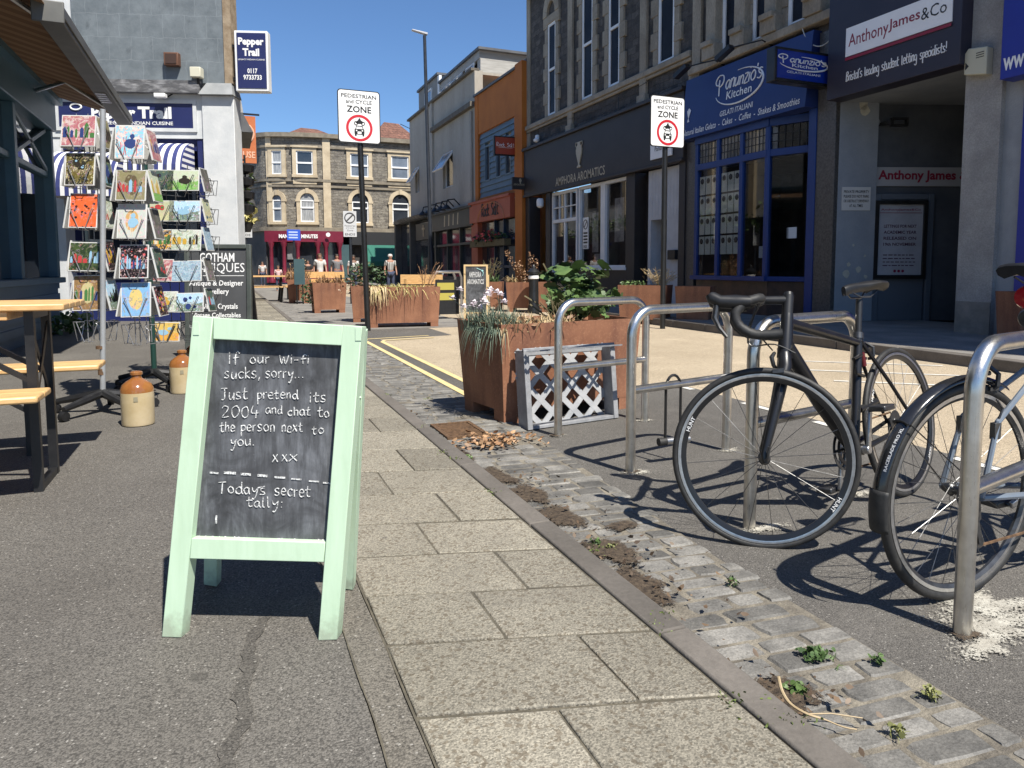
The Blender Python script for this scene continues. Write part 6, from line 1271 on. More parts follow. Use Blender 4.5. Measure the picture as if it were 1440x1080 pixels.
for s in (-1, 1): b.tube([sclus + V3(0, s * .012, .01), sclus.lerp(rear, .5) + V3(0, s * .045, 0), rear + V3(.0, s * .062, 0)], [.009, .008, .007], 8); b.tube([bb + V3(0, s * .03, 0), bb.lerp(rear, .5) + V3(0, s * .048, 0), rear + V3(0, s * .062, 0)], [.013, .011, .008], 8)
b.put('frame', fm, rbk)
tubeput('seatpost', 'black', rbk, [([stop_ - sdir * .05, stop_ + sdir * .155], .0137)]); b = MB(); b.tube([stop_ - sdir * .02, stop_ + sdir * .006], .021, 12); b.bar(stop_ + V3(-.02, -.02, -.01), stop_ + V3(-.035, -.025, -.05), .008, .012); b.put('seat_clamp', 'dark_alloy', rbk)
sc0 = stop_ + sdir * .20; saddle(rbk, (sc0.x, 0, sc0.z + .01), 'matt_black')
wheel(rbk, Matrix.Translation(rear), WR, .0122, ['rim_silver', 'frame_black'], 24, .030, 'HUNT', .06, True)
# steering assembly frame: origin on the steering axis at hub height, x = wheel heading
inv = rbk.matrix_world.inverted(); wfl = inv.to_3x3() @ wf; ang = math.atan2(wfl.y, wfl.x)
SM = Matrix.Translation(hb0) @ Matrix.Rotation(ang, 4, 'Z')
axl = V3(-math.cos(sa_), 0, math.sin(sa_))
# in the turned frame the axis still leans along the bike: express it there
axs = Matrix.Rotation(-ang, 3, 'Z') @ axd
fw_ = thing  # alias unused
wheel(rbk, SM @ Matrix.Translation((rake, 0, 0)), WR, .0122, ['rim_silver', 'frame_black'], 20, .030, 'HUNT', .04)
b = MB(); b.M = SM; crown = axs * .375
for s in (-1, 1): b.tube([crown + V3(0, s * .012, .01), crown + V3(.004, s * .04, -.03), crown.lerp(V3(rake, s * .05, 0), .5) + V3(-.004, 0, 0), V3(rake, s * .05, .02), V3(rake, s * .05, -.008)], [.024, .025, .020, .014, .012], 12)
b.tube([crown - axs * .01, crown + axs * .02], .025, 14); b.put('fork', 'frame_black', rbk)
b = MB(); b.M = SM; b.tube([V3(rake, .05, 0), V3(rake, .064, 0), V3(rake - .01, .07, .01), V3(rake - .02, .072, .05)], .005, 6); b.put('quick_release', 'dark_alloy', rbk)
b = MB(); b.M = SM
c_ = crown + V3(.035, 0, .0)
for s in (-1, 1): b.tube([c_ + V3(0, 0, .02), c_ + V3(.012, s * .028, .005), c_ + V3(.008, s * .026, -.025), c_ + V3(.002, s * .016, -.04)], .007, 6); b.box(c_.x - .02, c_.x + .02, s * .014 - .005, s * .014 + .005, c_.z - .05, c_.z - .036)
b.put('brake', 'dark_alloy', rbk)
st_ = axs * .60; clamp = st_ + V3(.105, 0, .012)
b = MB(); b.M = SM; b.tube([axs * .54, axs * .62], .020, 14); b.tube([st_, clamp], [.018, .016], 12); b.tube([clamp + V3(0, -.028, 0), clamp + V3(0, .028, 0)], .022, 12); b.tube([axs * .615, axs * .632], [.019, .016], 12); b.put('stem', 'matt_black', rbk)
for s in (-1, 1):
    b = MB(); b.M = SM; P = [clamp, clamp + V3(0, s * .08, 0), clamp + V3(.003, s * .15, 0), clamp + V3(.022, s * .185, -.002), clamp + V3(.06, s * .20, -.012), clamp + V3(.098, s * .212, -.045), clamp + V3(.092, s * .214, -.09), clamp + V3(.05, s * .216, -.125), clamp + V3(-.0, s * .217, -.135), clamp + V3(-.055, s * .218, -.137)]
    Q = smooth_line([tuple(p) for p in P], 4); b.tube(Q, [.0172 + .0016 * (i % 2 == 0) for i in range(len(Q))], 10); o = b.put('handlebar', 'rubber', rbk)
    b = MB(); b.M = SM; h0 = clamp + V3(.062, s * .202, -.01); b.tube([h0 + V3(-.02, 0, 0), h0 + V3(.03, 0, .004), h0 + V3(.085, s * -.004, .012), h0 + V3(.115, s * -.006, .032), h0 + V3(.122, s * -.006, .045)], [.021, .027, .024, .023, .015], 10); b.put('brake_hood', 'matt_black', o)
    b = MB(); b.M = SM; b.tube([h0 + V3(.1, s * -.004, .0), h0 + V3(.112, s * .0, -.045), h0 + V3(.098, s * .006, -.085), h0 + V3(.075, s * .012, -.12)], [.012, .011, .009, .007], 8, flat=1.6); b.put('brake_lever', 'dark_alloy', o)
b = MB(); b.M = SM
for s in (-1, 1): b.tube(smooth_line([tuple(clamp + V3(0, s * .07, -.012)), tuple(clamp + V3(.05, s * .06, -.10)), tuple(crown + V3(.09, s * .03, .10)), tuple(crown + V3(.04, s * .0, .03))], 5), .0025, 5); b.tube(smooth_line([tuple(clamp + V3(.01, s * .1, -.012)), tuple(clamp + V3(.06, s * .05, -.16)), tuple(axs * .43 + V3(.04, s * .03, 0)), tuple(axs * .42 + V3(-.03, s * .03, -.03))], 5), .0025, 5)
b.put('cables', 'black', rbk)
b = MB(); b.M = SM; c2 = axs * .46 + V3(.075, -.02, 0); b.tube([c2 + V3(0, -.05, 0), c2 + V3(0, .02, 0)], .012, 10); b.put('light_mount', 'matt_black', rbk)
crankset(rbk, bb, 'dark', .088, -80); drivetrain(rbk, rear, bb, 'rust'); caliper(rbk, sclus.lerp(rear, .12) + V3(-.03, 0, .02), -1)
b = MB(); pc = bb + sdir * .16 + V3(-.03, .0, 0); b.tube([pc, pc + V3(-.15, .0, .02)], .014, 12); b.put('mini_pump', 'black', rbk)
tubeput('rear_light', mat('dark_red_plastic', (.10, .01, .012), rough=.3), rbk, [([sclus + V3(-.022, 0, -.04), sclus + V3(-.028, 0, -.10)], .012)]); b = MB(); b.tube([sclus + V3(.02, .02, -.05), sclus + V3(.11, .03, -.06), sclus + V3(.10, .03, -.12), sclus + V3(.02, .02, -.14)], .007, 8); b.put('lock_strap', 'black', rbk)
# --- bicycle with a mudguard at the right edge
hy = thing('commuter_bicycle', 'blue grey bicycle with a black rear mudguard parked at the nearest stand', 'bicycle', frame(2.035, 1.475, 0, 1, .0))
rear = V3(0, 0, WR + .004); WB2 = 1.10; bb = V3(.50, 0, .285); sdir = V3(-math.cos(R(72)), 0, math.sin(R(72))); stop_ = bb + sdir * .50; f0 = V3(WB2 - .05, 0, WR); ax2 = V3(-math.cos(R(71)), 0, math.sin(R(71))); hb, ht = f0 + ax2 * .40, f0 + ax2 * .55
b = MB(); b.tube([hb, ht], .019, 12); b.tube([ht - ax2 * .03, stop_ - sdir * .03], .016, 12); b.tube([hb + ax2 * .02, bb], .02, 12); b.tube([bb, stop_], .016, 12); b.cyl(bb + V3(0, -.036, 0), bb + V3(0, .036, 0), .022, 12)
for s in (-1, 1): b.tube([stop_ + V3(0, s * .014, -.04), rear + V3(.07, s * .055, .22), rear + V3(.0, s * .066, 0)], .009, 8); b.tube([bb + V3(0, s * .03, 0), bb.lerp(rear, .4) + V3(0, s * .05, 0), rear + V3(0, s * .066, 0)], .0105, 8)
b.put('frame', 'bluegrey_frame', hy)
wheel(hy, Matrix.Translation(rear), WR + .004, .0155, ['rim_silver', 'dark_alloy'], 28, .022, None, .06, True); wheel(hy, Matrix.Translation((WB2, 0, WR + .004)), WR + .004, .0155, ['rim_silver', 'dark_alloy'], 28, .022, None, .05)
b = MB(); 
for s in (-1, 1): b.tube([hb + V3(0, s * .05, -.02), V3(WB2, s * .052, WR)], [.014, .009], 10)
b.tube([hb + V3(0, -.055, -.015), hb + V3(0, .055, -.015)], .016, 10); b.put('fork', 'bluegrey_frame', hy)
b = MB(); b.tube([ht, ht + ax2 * .08, ht + ax2 * .09 + V3(.09, 0, .01)], .016, 10); b.put('stem', 'matt_black', hy); hc = ht + ax2 * .09 + V3(.09, 0, .01); b = MB(); b.tube([hc + V3(-.04, -.29, .02), hc + V3(0, -.1, 0), hc + V3(0, .1, 0), hc + V3(-.04, .29, .02)], .013, 10); b.put('handlebar', 'rubber', hy)
def arc_strip(b, r0, a0, a1, hw, th, n=26, crown=.014):
    vs = []
    for i in range(n + 1):
        a = R(a0 + (a1 - a0) * i / n)
        for k in range(9):
            t = -1 + 2 * k / 8; r_ = r0 + crown * (1 - t * t); vs.append((rear.x + r_ * math.cos(a), t * hw, rear.z + r_ * math.sin(a)))
    m_ = 9; fs = [(i * m_ + k, (i + 1) * m_ + k, (i + 1) * m_ + k + 1, i * m_ + k + 1) for i in range(n) for k in range(m_ - 1)]; b.add(vs, fs)
gl = mat('gloss_black_plastic', (.012, .012, .013), (.02, .02, .021), 14, .18, coat=.4, bump=.05, bsc=60)
b = MB(); arc_strip(b, WR + .012, 62, 176, .024, .002); mg = b.put('mudguard', gl, hy); sm_ = mg.modifiers.new('thick', 'SOLIDIFY'); sm_.thickness = .002
b = MB(); arc_strip(b, WR + .012, 172, 192, .032, .002, 10); fl_ = b.put('mud_flap', 'rubber', mg); sm_ = fl_.modifiers.new('thick', 'SOLIDIFY'); sm_.thickness = .003
b = MB(); 
for s in (-1, 1): b.tube([rear + V3(.0, s * .07, .02), rear + V3((WR + .02) * math.cos(R(138)), s * .026, (WR + .02) * math.sin(R(138)))], .002, 5)
b.tube([rear + V3((WR + .03) * math.cos(R(138)), t * .025, (WR + .03 - .01 * t * t) * math.sin(R(138))) for t in (-1, -.5, 0, .5, 1)], .004, 6); b.put('stay', 'black', mg)
V_, F_ = text_geo('RACEBLADE PRO XL', .02); b = MB(); wd = max(v[0] for v in V_); hs = .010
vs = [((WR + .0272 - .0012) * math.cos(R(152) + (wd / 2 - vx) * -hs / WR / .72 * -1), -.006 + -vz * 0 + (-.014 + vz * hs / .72), (WR + .0272 - .0012) * math.sin(R(152) + (wd / 2 - vx) * hs / WR / .72)) for vx, vz in V_]
vs = [(rear.x + x_, y_, rear.z + z_) for x_, y_, z_ in vs]; b.add(vs, F_); b.put('lettering', 'sign_white', mg)
tubeput('seatpost', 'alloy', hy, [([stop_ - sdir * .05, stop_ + sdir * .17], .0136)]); sc0 = stop_ + sdir * .215; saddle(hy, (sc0.x + .06, 0, sc0.z + .045), 'matt_black')
b = MB(); b.M = Matrix.Translation(stop_ + sdir * .175 + V3(-.03, 0, 0)) @ Matrix.Rotation(R(-90), 4, 'Y'); b.lathe([(.001, 0), (.03, .0), (.036, .01), (.03, .02), (.001, .022)], 16); b.put('rear_reflector', mat('red_reflector', (.34, .012, .02), rough=.15, coat=.5), hy)
b = MB(); b.M = Matrix.Translation(stop_ + sdir * .105 + V3(-.035, 0, 0)) @ Matrix.Rotation(R(-90), 4, 'Y'); b.lathe([(.001, 0), (.024, .0), (.03, .014), (.024, .02), (.001, .02)], 16); b.put('rear_lamp', 'dark_alloy', hy)
crankset(hy, bb, 'dark', .085, 20); drivetrain(hy, rear, bb, 'rust'); caliper(hy, rear + V3(.1, 0, .36), -1)
for s in (-1, 1): b = MB(); p0 = rear + V3(.06, s * .055, .2); b.box(p0.x - .012, p0.x + .016, p0.y - .009, p0.y + .009, p0.z - .03, p0.z + .02); b.tube([p0, p0 + V3(.03, 0, .06), p0 + V3(.0, 0, .09)], .004, 6); b.put('brake_block', 'dark_alloy', hy, bevel=.004)
# ================================================================ ROAD SIGNS
def zone_sign(base, top_z, label, lean=0.0):
    t = thing('zone_sign', label, 'road sign', trans(base[0], base[1], 0), 'pedestrian and cycle zone signs'); W_, H_ = .655, .815; z1 = top_z; z0 = z1 - H_
    b = MB(); b.cyl((lean, 0, z1 - .05), (0, 0, 0), .045, 16); b.put('pole', 'black', t)
    def rr(w_, h_, r_, cx=0, cz=0): return [(cx + sx * (w_ / 2 - r_) + r_ * math.cos(a), cz + sz * (h_ / 2 - r_) + r_ * math.sin(a)) for sx, sz, a0 in ((1, 1, 0), (-1, 1, 90), (-1, -1, 180), (1, -1, 270)) for a in [R(a0 + k * 22.5) for k in range(5)]]
    cz = (z0 + z1) / 2; m4 = trans(lean, -.06, 0); b = MB(); b.prism(list(reversed(rr(W_, H_, .05, 0, cz))), -.006, .006); pl = b.put('plate', 'ink', t, m4)
    b = MB(); b.prism(list(reversed(rr(W_ - .03, H_ - .03, .04, 0, cz))), -.009, -.006); b.put('face', 'sign_white', pl)
    b = MB(); text(b, 'PEDESTRIAN', -.27, .27, z1 - .125, z1 - .065, -.011, .012); text(b, 'and CYCLE', -.20, .20, z1 - .21, z1 - .150, -.011, .012); text(b, 'ZONE', -.19, .19, z1 - .345, z1 - .245, -.011, .022)
    cz2 = z0 + .235
    b.prism([(x, cz2 + z) for x, z in [(-.075, -.015), (.075, -.015), (.078, -.07), (.07, -.125), (.045, -.125), (.045, -.1), (-.045, -.1), (-.045, -.125), (-.07, -.125), (-.078, -.07)]][::-1], -.0115, -.009)
    b.prism([(x, cz2 + z) for x, z in [(-.062, -.012), (-.05, .035), (.05, .035), (.062, -.012), (.05, -.012), (.042, .024), (-.042, .024), (-.05, -.012)]][::-1], -.0115, -.009)
    for sx in (-.052, .058): b.tube([(sx + .026 * math.cos(a), -.011, cz2 + .072 + .026 * math.sin(a)) for a in [k * .63 for k in range(10)]], .006, 4, closed=True)
    b.prism([(x, cz2 + z) for x, z in [(-.06, .085), (-.02, .12), (-.005, .15), (.015, .15), (.02, .125), (.065, .09), (.04, .065), (-.03, .062)]][::-1], -.0115, -.009); b.put('print', 'ink', pl)
    b = MB(); b.M = Matrix.Translation((0, -.0, cz2)) @ Matrix.Rotation(R(90), 4, 'X'); n = 48; b.lathe([(.165, .009), (.165, .0118), (.205, .0118), (.205, .009), (.165, .009)], n); b.put('red_ring', 'sign_red', pl)
    b = MB(); b.prism([(x, cz2 + z) for x, z in [(-.055, -.03), (-.035, -.03), (-.035, -.05), (-.055, -.05)]][::-1], -.0125, -.0115); b.prism([(x, cz2 + z) for x, z in [(.035, -.03), (.055, -.03), (.055, -.05), (.035, -.05)]][::-1], -.0125, -.0115); b.prism([(x, cz2 + z) for x, z in [(-.03, -.055), (.03, -.055), (.03, -.09), (-.03, -.09)]][::-1], -.0125, -.0115); b.put('highlights', 'sign_white', pl)
    b = MB(); b.box(-.3, .3, .006, .03, z1 - .2, z1 - .16); b.box(-.3, .3, .006, .03, z0 + .16, z0 + .2); b.put('bracket', 'alloy', t, m4); return t
zone_sign((2.07, 11.85), AY(507, 128.5, 11.85).z, 'tall pedestrian and cycle zone sign standing against the blue sky', -.08)
zone_sign((6.66, 10.29), AY(941, 137, 10.29).z, 'pedestrian and cycle zone sign in front of the dark brown shopfront')
def ends_sign(px, y0, y1, dep, label):
    q0, q1 = _C + ray(px, y0) * dep, _C + ray(px, y1) * dep; h = q0.z - q1.z; w_ = h * .5; t = thing('zone_ends_sign', label, 'road sign', frame(q1.x, q1.y, 0, .98, -.2), 'grey zone ends signs')
    b = MB(); b.cyl((0, .05, 0), (0, .05, q0.z), .04, 10); b.put('pole', 'lamp_grey', t); b = MB(); b.box(-w_ / 2, w_ / 2, -.006, .006, q1.z, q0.z); p = b.put('plate', mat('grey_white_sign', (.58, .59, .60), rough=.4), t)
    b = MB(); c = q0.z - w_ * .52; b.tube([(w_ * .38 * math.cos(a), -.01, c + w_ * .38 * math.sin(a)) for a in [k * .3 for k in range(21)]], .015, 4, closed=True); b.tube([(-w_ * .27, -.01, c - w_ * .27), (w_ * .27, -.01, c + w_ * .27)], .02, 4)
    text(b, 'ENDS', -w_ * .38, w_ * .38, q1.z + h * .05, q1.z + h * .14, -.008, .02)
    for k in range(3): text(b, ('Pedestrian', 'and cycle', 'Zone')[k], -w_ * .4 + k * .03, w_ * .4 - k * .03, q1.z + h * (.4 - .09 * k), q1.z + h * (.46 - .09 * k), -.008)
    b.put('print', mat('grey_ink', (.12, .12, .125), rough=.5), p)
ends_sign(345, 297, 334, 20, 'grey zone ends sign partly behind the white pillar'); ends_sign(492.5, 297, 333, 20, 'grey zone ends sign on a pole left of the tall sign pole')
lp = thing('street_lamp', 'tall slim dark street lamp in front of the beige building', 'street lamp', trans(8.3, 31.4, 0)); tp = V3(-.17, 0, AY(597, 45, 31.4).z - .15)
b = MB(); b.tube([(0, 0, 0), (0, 0, 1.6), V3(-.03, 0, 2.2), tp], [.13, .13, .085, .07], 14); b.put('column', 'lamp_grey', lp); b = MB(); b.tube([tp, tp + V3(.05, -.0, .08)], .05, 8); b.hexa([tp + V3(-.55, -.1, .14), tp + V3(.12, -.1, .02), tp + V3(.12, .1, .02), tp + V3(-.55, .1, .14)], [tp + V3(-.55, -.09, .19), tp + V3(.12, -.1, .12), tp + V3(.12, .1, .12), tp + V3(-.55, .09, .19)]); b.put('lantern', 'lamp_head', lp, bevel=.02)
bo = thing('bollard', 'black cast bollard with a white band behind the large planter', 'bollard', trans(6.3, 15.0, 0)); b = MB(); b.lathe([(.14, 0), (.14, .12), (.115, .2), (.105, .74), (.105, .86), (.14, .88), (.14, .92), (.09, .97), (.05, 1.0), (.04, 1.05), (.02, 1.08)], 18); b.put('post', 'black', bo); b = MB(); b.lathe([(.107, .76), (.119, .77), (.119, .83), (.107, .84)], 18); b.put('reflective_band', 'sign_white', bo)
# small black board of the brown shop
q0 = _C + ray(652, 372) * 14; q1 = _C + ray(686, 372) * 14
sbd = thing('chalk_board', 'small black chalkboard in a pale wood frame behind the pink flowers', 'sandwich board', frame(q0.x, q0.y, 0, *(q1 - q0)[:2])); W_ = (q1 - q0).length; H_ = q0.z
b = MB(); b.frame_rect(0, W_, .12, H_, .035, 0, .03); b.box(0, .035, 0, .03, 0, .12); b.box(W_ - .035, W_, 0, .03, 0, .12); b.box(.0, .035, .3, .33, 0, H_ - .2); b.box(W_ - .035, W_, .3, .33, 0, H_ - .2); b.box(0, .035, 0, .33, H_ - .2, H_ - .17); b.put('frame', 'ply_edge', sbd); b = MB(); b.box(.035, W_ - .035, .01, .02, .155, H_ - .035); p = b.put('panel', 'chalkboard', sbd)
b = MB(); hand(b, 'RORK', .11, W_ - .14, H_ - .24, .07, .009, .006, jit=.3, gap=1) if False else text(b, 'AMPHORA', .10, W_ - .13, H_ - .25, H_ - .14, .006, .03); text(b, 'AROMATICS', .06, W_ - .08, H_ - .38, H_ - .28, .006, .03); b.put('chalk_writing', 'chalk', p)
b = MB(); b.tube([(.25, .006, H_ - .07), (.34, .006, H_ - .11), (.38, .006, H_ - .16), (.36, .006, H_ - .22)], .006, 4); b.lathe([(.001, 0), (.02, .004), (.001, .008)], 8, mat4=trans(.36, .008, H_ - .12) @ Matrix.Rotation(R(90), 4, 'X')); b.put('doodle', mat('aqua_chalk', (.35, .62, .62), rough=.9), p)
# ================================================================ LEFT FOREGROUND: CARD RACKS
ARTS = []
def art(desc, cols, kind, sc=14):
    m, nt, N, L, p = newmat('art_' + str(len(ARTS))); m.name = desc.split(' with')[0].replace(' ', '_') + '_print'
    t = N.new('ShaderNodeTexCoord'); v = t.outputs['Object']; n1 = noise_n(nt, v, sc, 4, .6, 1.2)
    if kind == 'blot': col = mixrgb(nt, ramp(nt, n1, .47, .53), cols[0], cols[1]); 
    elif kind == 'land': 
        s = N.new('ShaderNodeSeparateXYZ'); L.new(v, s.inputs[0]); zz = math_n(nt, 'ADD', math_n(nt, 'MULTIPLY', s.outputs[2], 9), math_n(nt, 'MULTIPLY', n1, .9)); col = mixrgb(nt, ramp(nt, zz, .35, .5), cols[0], cols[1])
    elif kind == 'oval':
        s = N.new('ShaderNodeSeparateXYZ'); L.new(v, s.inputs[0]); d = math_n(nt, 'ADD', math_n(nt, 'POWER', math_n(nt, 'MULTIPLY', s.outputs[0], 22), 2), math_n(nt, 'POWER', math_n(nt, 'MULTIPLY', s.outputs[2], 13), 2)); col = mixrgb(nt, ramp(nt, math_n(nt, 'ADD', d, n1), 1.45, 1.3), cols[0], cols[1])
    else:
        vo = voro(nt, v, sc * 2.2); col = mixrgb(nt, ramp(nt, vo, .34, .26), cols[0], cols[1])
    nc = N.new('ShaderNodeTexNoise'); L.new(v, nc.inputs['Vector']); nc.inputs['Scale'].default_value = sc * 1.7; nc.inputs['Detail'].default_value = 5; nc.inputs['Distortion'].default_value = 1.5; hs = N.new('ShaderNodeHueSaturation'); hs.inputs['Saturation'].default_value = 1.6; hs.inputs['Value'].default_value = .8; L.new(nc.outputs['Color'], hs.inputs['Color']); col = mixrgb(nt, .38, col, mixrgb(nt, 1.0, col, mixrgb(nt, .55, hs.outputs[0], (1, 1, 1)), 'MULTIPLY')); col = mixrgb(nt, math_n(nt, 'MULTIPLY', ramp(nt, nc.outputs['Fac'], .52, .60), .35), col, hs.outputs[0])
    n2 = noise_n(nt, v, sc * 2.4, 3, .6, 2); col = mixrgb(nt, ramp(nt, n2, .56, .62), col, cols[2])
    L.new(col, p.inputs['Base Color']); p.inputs['Roughness'].default_value = .28; ARTS.append((desc, m)); return len(ARTS) - 1
A_ = {k: art(*v) for k, v in dict(
    pink=('pink and grey interior scene', [(.45, .16, .18), (.62, .50, .46), (.28, .10, .11)], 'blot', 26), cyan=('bright cyan card with pink and yellow splashes', [(.22, .58, .70), (.72, .62, .55), (.70, .20, .28)], 'blot', 30), dark=('dark brown card with a gold shape', [(.03, .028, .02), (.14, .11, .03), (.5, .45, .25)], 'blot', 18), olive=('olive card with a dark oval', [(.25, .22, .12), (.12, .09, .05), (.3, .27, .17)], 'oval', 12), orange=('vivid orange card with black butterflies', [(.72, .13, .04), (.02, .015, .015), (.70, .14, .05)], 'dots', 15), hare=('pale card with a tan animal figure', [(.52, .55, .50), (.55, .33, .13), (.66, .42, .45)], 'oval', 16), fern=('dark green fern card', [(.03, .05, .022), (.07, .10, .035), (.02, .03, .02)], 'blot', 22), fruit=('black card with red and pink blooms', [(.018, .012, .012), (.62, .10, .09), (.62, .42, .42)], 'dots', 15), brown=('brown and cream animal card', [(.25, .15, .07), (.52, .46, .24), (.42, .24, .07)], 'oval', 20), island=('blue card with a sandy yellow oval', [(.22, .42, .66), (.66, .50, .18), (.24, .26, .2)], 'oval', 12),
    forest=('dark blue green forest card', [(.03, .06, .05), (.08, .12, .10), (.2, .22, .1)], 'land', 16), meadow=('pale landscape card with a green meadow', [(.20, .42, .10), (.55, .60, .45), (.42, .5, .3)], 'land', 18), pale=('pale yellow field card', [(.55, .52, .30), (.48, .50, .33), (.3, .34, .2)], 'land', 20), skyc=('blue sky card with dark trees', [(.16, .22, .16), (.42, .62, .78), (.6, .7, .78)], 'land', 22), swirl=('black and amber swirl card', [(.03, .025, .03), (.66, .36, .06), (.55, .52, .48)], 'blot', 22), wgreen=('white and green waterside card', [(.55, .60, .52), (.30, .38, .26), (.66, .68, .62)], 'blot', 30), blue=('speckled blue grey card', [(.24, .36, .46), (.42, .55, .62), (.2, .3, .4)], 'blot', 50), sun=('bright orange landscape card', [(.70, .36, .06), (.66, .46, .12), (.34, .26, .10)], 'land', 18), grey=('dull grey backed card', [(.12, .115, .10), (.17, .16, .14), (.10, .10, .09)], 'blot', 10)).items()}
M['card_white'] = mat('card_white', (.58, .58, .56), rough=.5); M['wire'] = mat('coated_wire', (.10, .105, .11), (.2, .2, .2), 40, .4, metal=.6); M['wire_white'] = mat('chromed_wire', (.45, .45, .46), rough=.35, metal=.7)
SHP = [mat('card_ink_' + n_, c_, rough=.3) for n_, c_ in dict(red=(.40, .05, .05), green=(.06, .16, .05), gold=(.48, .30, .05), navy=(.03, .05, .16), cream=(.55, .50, .38), dark=(.03, .025, .02), sky=(.25, .42, .55)).items()]
def card(mw, w_, h_, a, label, plain=False):
    b = MB(); b.box(-w_ / 2, w_ / 2, 0, .010, -h_ / 2, h_ / 2); e = .006; b.box(-w_ / 2 + e, w_ / 2 - e, -.0012, .0005, -h_ / 2 + e, h_ / 2 - e, 1)
    if not plain:
        m1, m2 = rnd.sample(range(2, 9), 2); kind = rnd.randrange(3); W, H = w_ / 2 - .012, h_ / 2 - .012
        blob = lambda cx, cz, rx, rz, m: b.prism([(cx + rx * math.cos(t) * rnd.uniform(.8, 1.1), cz + rz * math.sin(t) * rnd.uniform(.8, 1.1)) for t in [-.63 * k for k in range(10)]], -.0022 - .0002 * rnd.random(), -.001, m)
        if kind == 0:
            for _ in range(5): cx, cz = rnd.uniform(-W * .7, W * .7), rnd.uniform(-H * .7, H * .7); r_ = w_ * rnd.uniform(.05, .11); blob(cx, cz, r_, r_, m1); blob(cx + r_ * .2, cz, r_ * .45, r_ * .45, m2)
        elif kind == 1:
            x = -W
            while x < W * .85: wd = w_ * rnd.uniform(.05, .13); ht = h_ * rnd.uniform(.12, .4); b.prism([(x, -H * .5), (x, -H * .5 + ht), (x + wd / 2, -H * .5 + ht * 1.25), (x + wd, -H * .5 + ht), (x + wd, -H * .5)][::-1], -.0022, -.001, rnd.choice((m1, m2))); x += wd + w_ * rnd.uniform(.01, .08)
        else:
            blob(rnd.uniform(-.2, .2) * W, -.1 * H, w_ * .2, h_ * .16, m1); blob(rnd.uniform(-.2, .2) * W + w_ * .1, h_ * .16, w_ * .09, h_ * .08, m1)
            for _ in range(4): cx = rnd.uniform(-W * .7, W * .7); b.bar((cx, -.0016, -H * .9), (cx + w_ * rnd.uniform(-.1, .1), -.0016, H * rnd.uniform(-.3, .5)), .004, .001, up=(0, 1, 0), mi=m2)
    o = b.put('greeting_card', ['card_white', ARTS[A_[a]][1]] + SHP, None, mw, smooth=False); tag(o, label, 'greeting card', 'greeting cards in the wire racks'); return o
ORD = ['topmost', 'second', 'third', 'fourth', 'fifth', 'sixth']
def rack(base, label, post, posts, towers):
    t = thing('card_rack', label, 'card rack', trans(base[0], base[1], PZ), 'spinning wire card racks')
    b = MB()
    for k in range(5):
        a = 2 * math.pi * k / 5 + post; e = V3(.30 * math.cos(a), .30 * math.sin(a), .075); b.tube([(0, 0, .13), tuple(e * .5 + V3(0, 0, .065)), tuple(e)], [.03, .026, .018], 8)
        c = b.M; b.M = Matrix.Translation((e.x, e.y, .032)) @ Matrix.Rotation(a, 4, 'Z') @ Matrix.Rotation(R(90), 4, 'X'); b.lathe([(.005, -.018), (.03, -.018), (.032, 0), (.03, .018), (.005, .018)], 14); b.M = c
    b.put('castor_base', 'matt_black', t); return t
def tower(t, org, ang, zs, w_, cols, cards, key, side, zlow, wirem):
    """wire column: org world xy, front turned by ang; cards {(face, col): [(art, portrait)...]}"""
    m = Matrix.Translation((org.x, org.y, 0)) @ Matrix.Rotation(ang, 4, 'Z'); loc = t.matrix_world.inverted() @ m; hw = w_ / 2
    b = MB(); ztop, zb = zs[0] + .13, zlow
    for sx in (-1, 1):
        for sy in (-1, 1): b.cyl((sx * hw * .45, sy * hw * .45, zb), (sx * hw * .45, sy * hw * .45, ztop), .0035, 5)
    for z in zs + [zlow + .1]:
        for k in range(4):
            q = Matrix.Rotation(k * math.pi / 2, 4, 'Z')
            for c in range(cols):
                cx = (c - (cols - 1) / 2) * w_ / cols; hh = w_ / cols * .42; b.M = q
                b.tube([(cx - hh, -hw - .03, z + .03), (cx - hh * .3, -hw - .034, z - .105), (cx + hh * .3, -hw - .034, z - .105), (cx + hh, -hw - .03, z + .03)], .003, 5); b.tube([(cx - hh, -hw - .03, z + .03), (cx - hh, -hw * .5, z + .03)], .003, 4); b.tube([(cx + hh, -hw - .03, z + .03), (cx + hh, -hw * .5, z + .03)], .003, 4); b.tube([(cx, -hw - .025, z - .1), (cx, -hw * .45, z - .11)], .0028, 5); b.tube([(cx - hh, -hw * .75, z - .01), (cx - hh, -hw * .45, z + .02)], .0028, 4); b.tube([(cx + hh, -hw * .75, z - .01), (cx + hh, -hw * .45, z + .02)], .0028, 4); b.M = I4
    b.put('wire_column', wirem, t, loc)
    fn = {0: 'front', 1: 'right side', 2: 'back', 3: 'left side'}
    for (face, c), L_ in cards.items():
        for i, a in enumerate(L_):
            if a is None: continue
            a, w2, h2 = a; w2 *= 1.27; h2 *= 1.24; cx = (c - (cols - 1) / 2) * w_ / cols
            mw = m @ Matrix.Rotation(face * math.pi / 2, 4, 'Z') @ Matrix.Translation((cx + rnd.uniform(-.006, .006), -hw - (.008 if face == 0 else .04), zs[i] + (h2 / 2 - .098))) @ Matrix.Rotation(R(-11), 4, 'X') @ Matrix.Rotation(R(rnd.uniform(-2, 2)), 4, 'Y')
            card(mw, w2, h2, a, plain=a in ('grey', 'orange', 'island', 'blue'), label=f'{ARTS[A_[a]][0]}, {ORD[i]} on {fn[face]} of {side[c] if isinstance(side, (list, tuple)) else side}')
b1 = G(146, 580, PZ); rk = rack(b1, 'silver card rack of two wire columns on a black castor base behind the pub table', .3, 1, None)
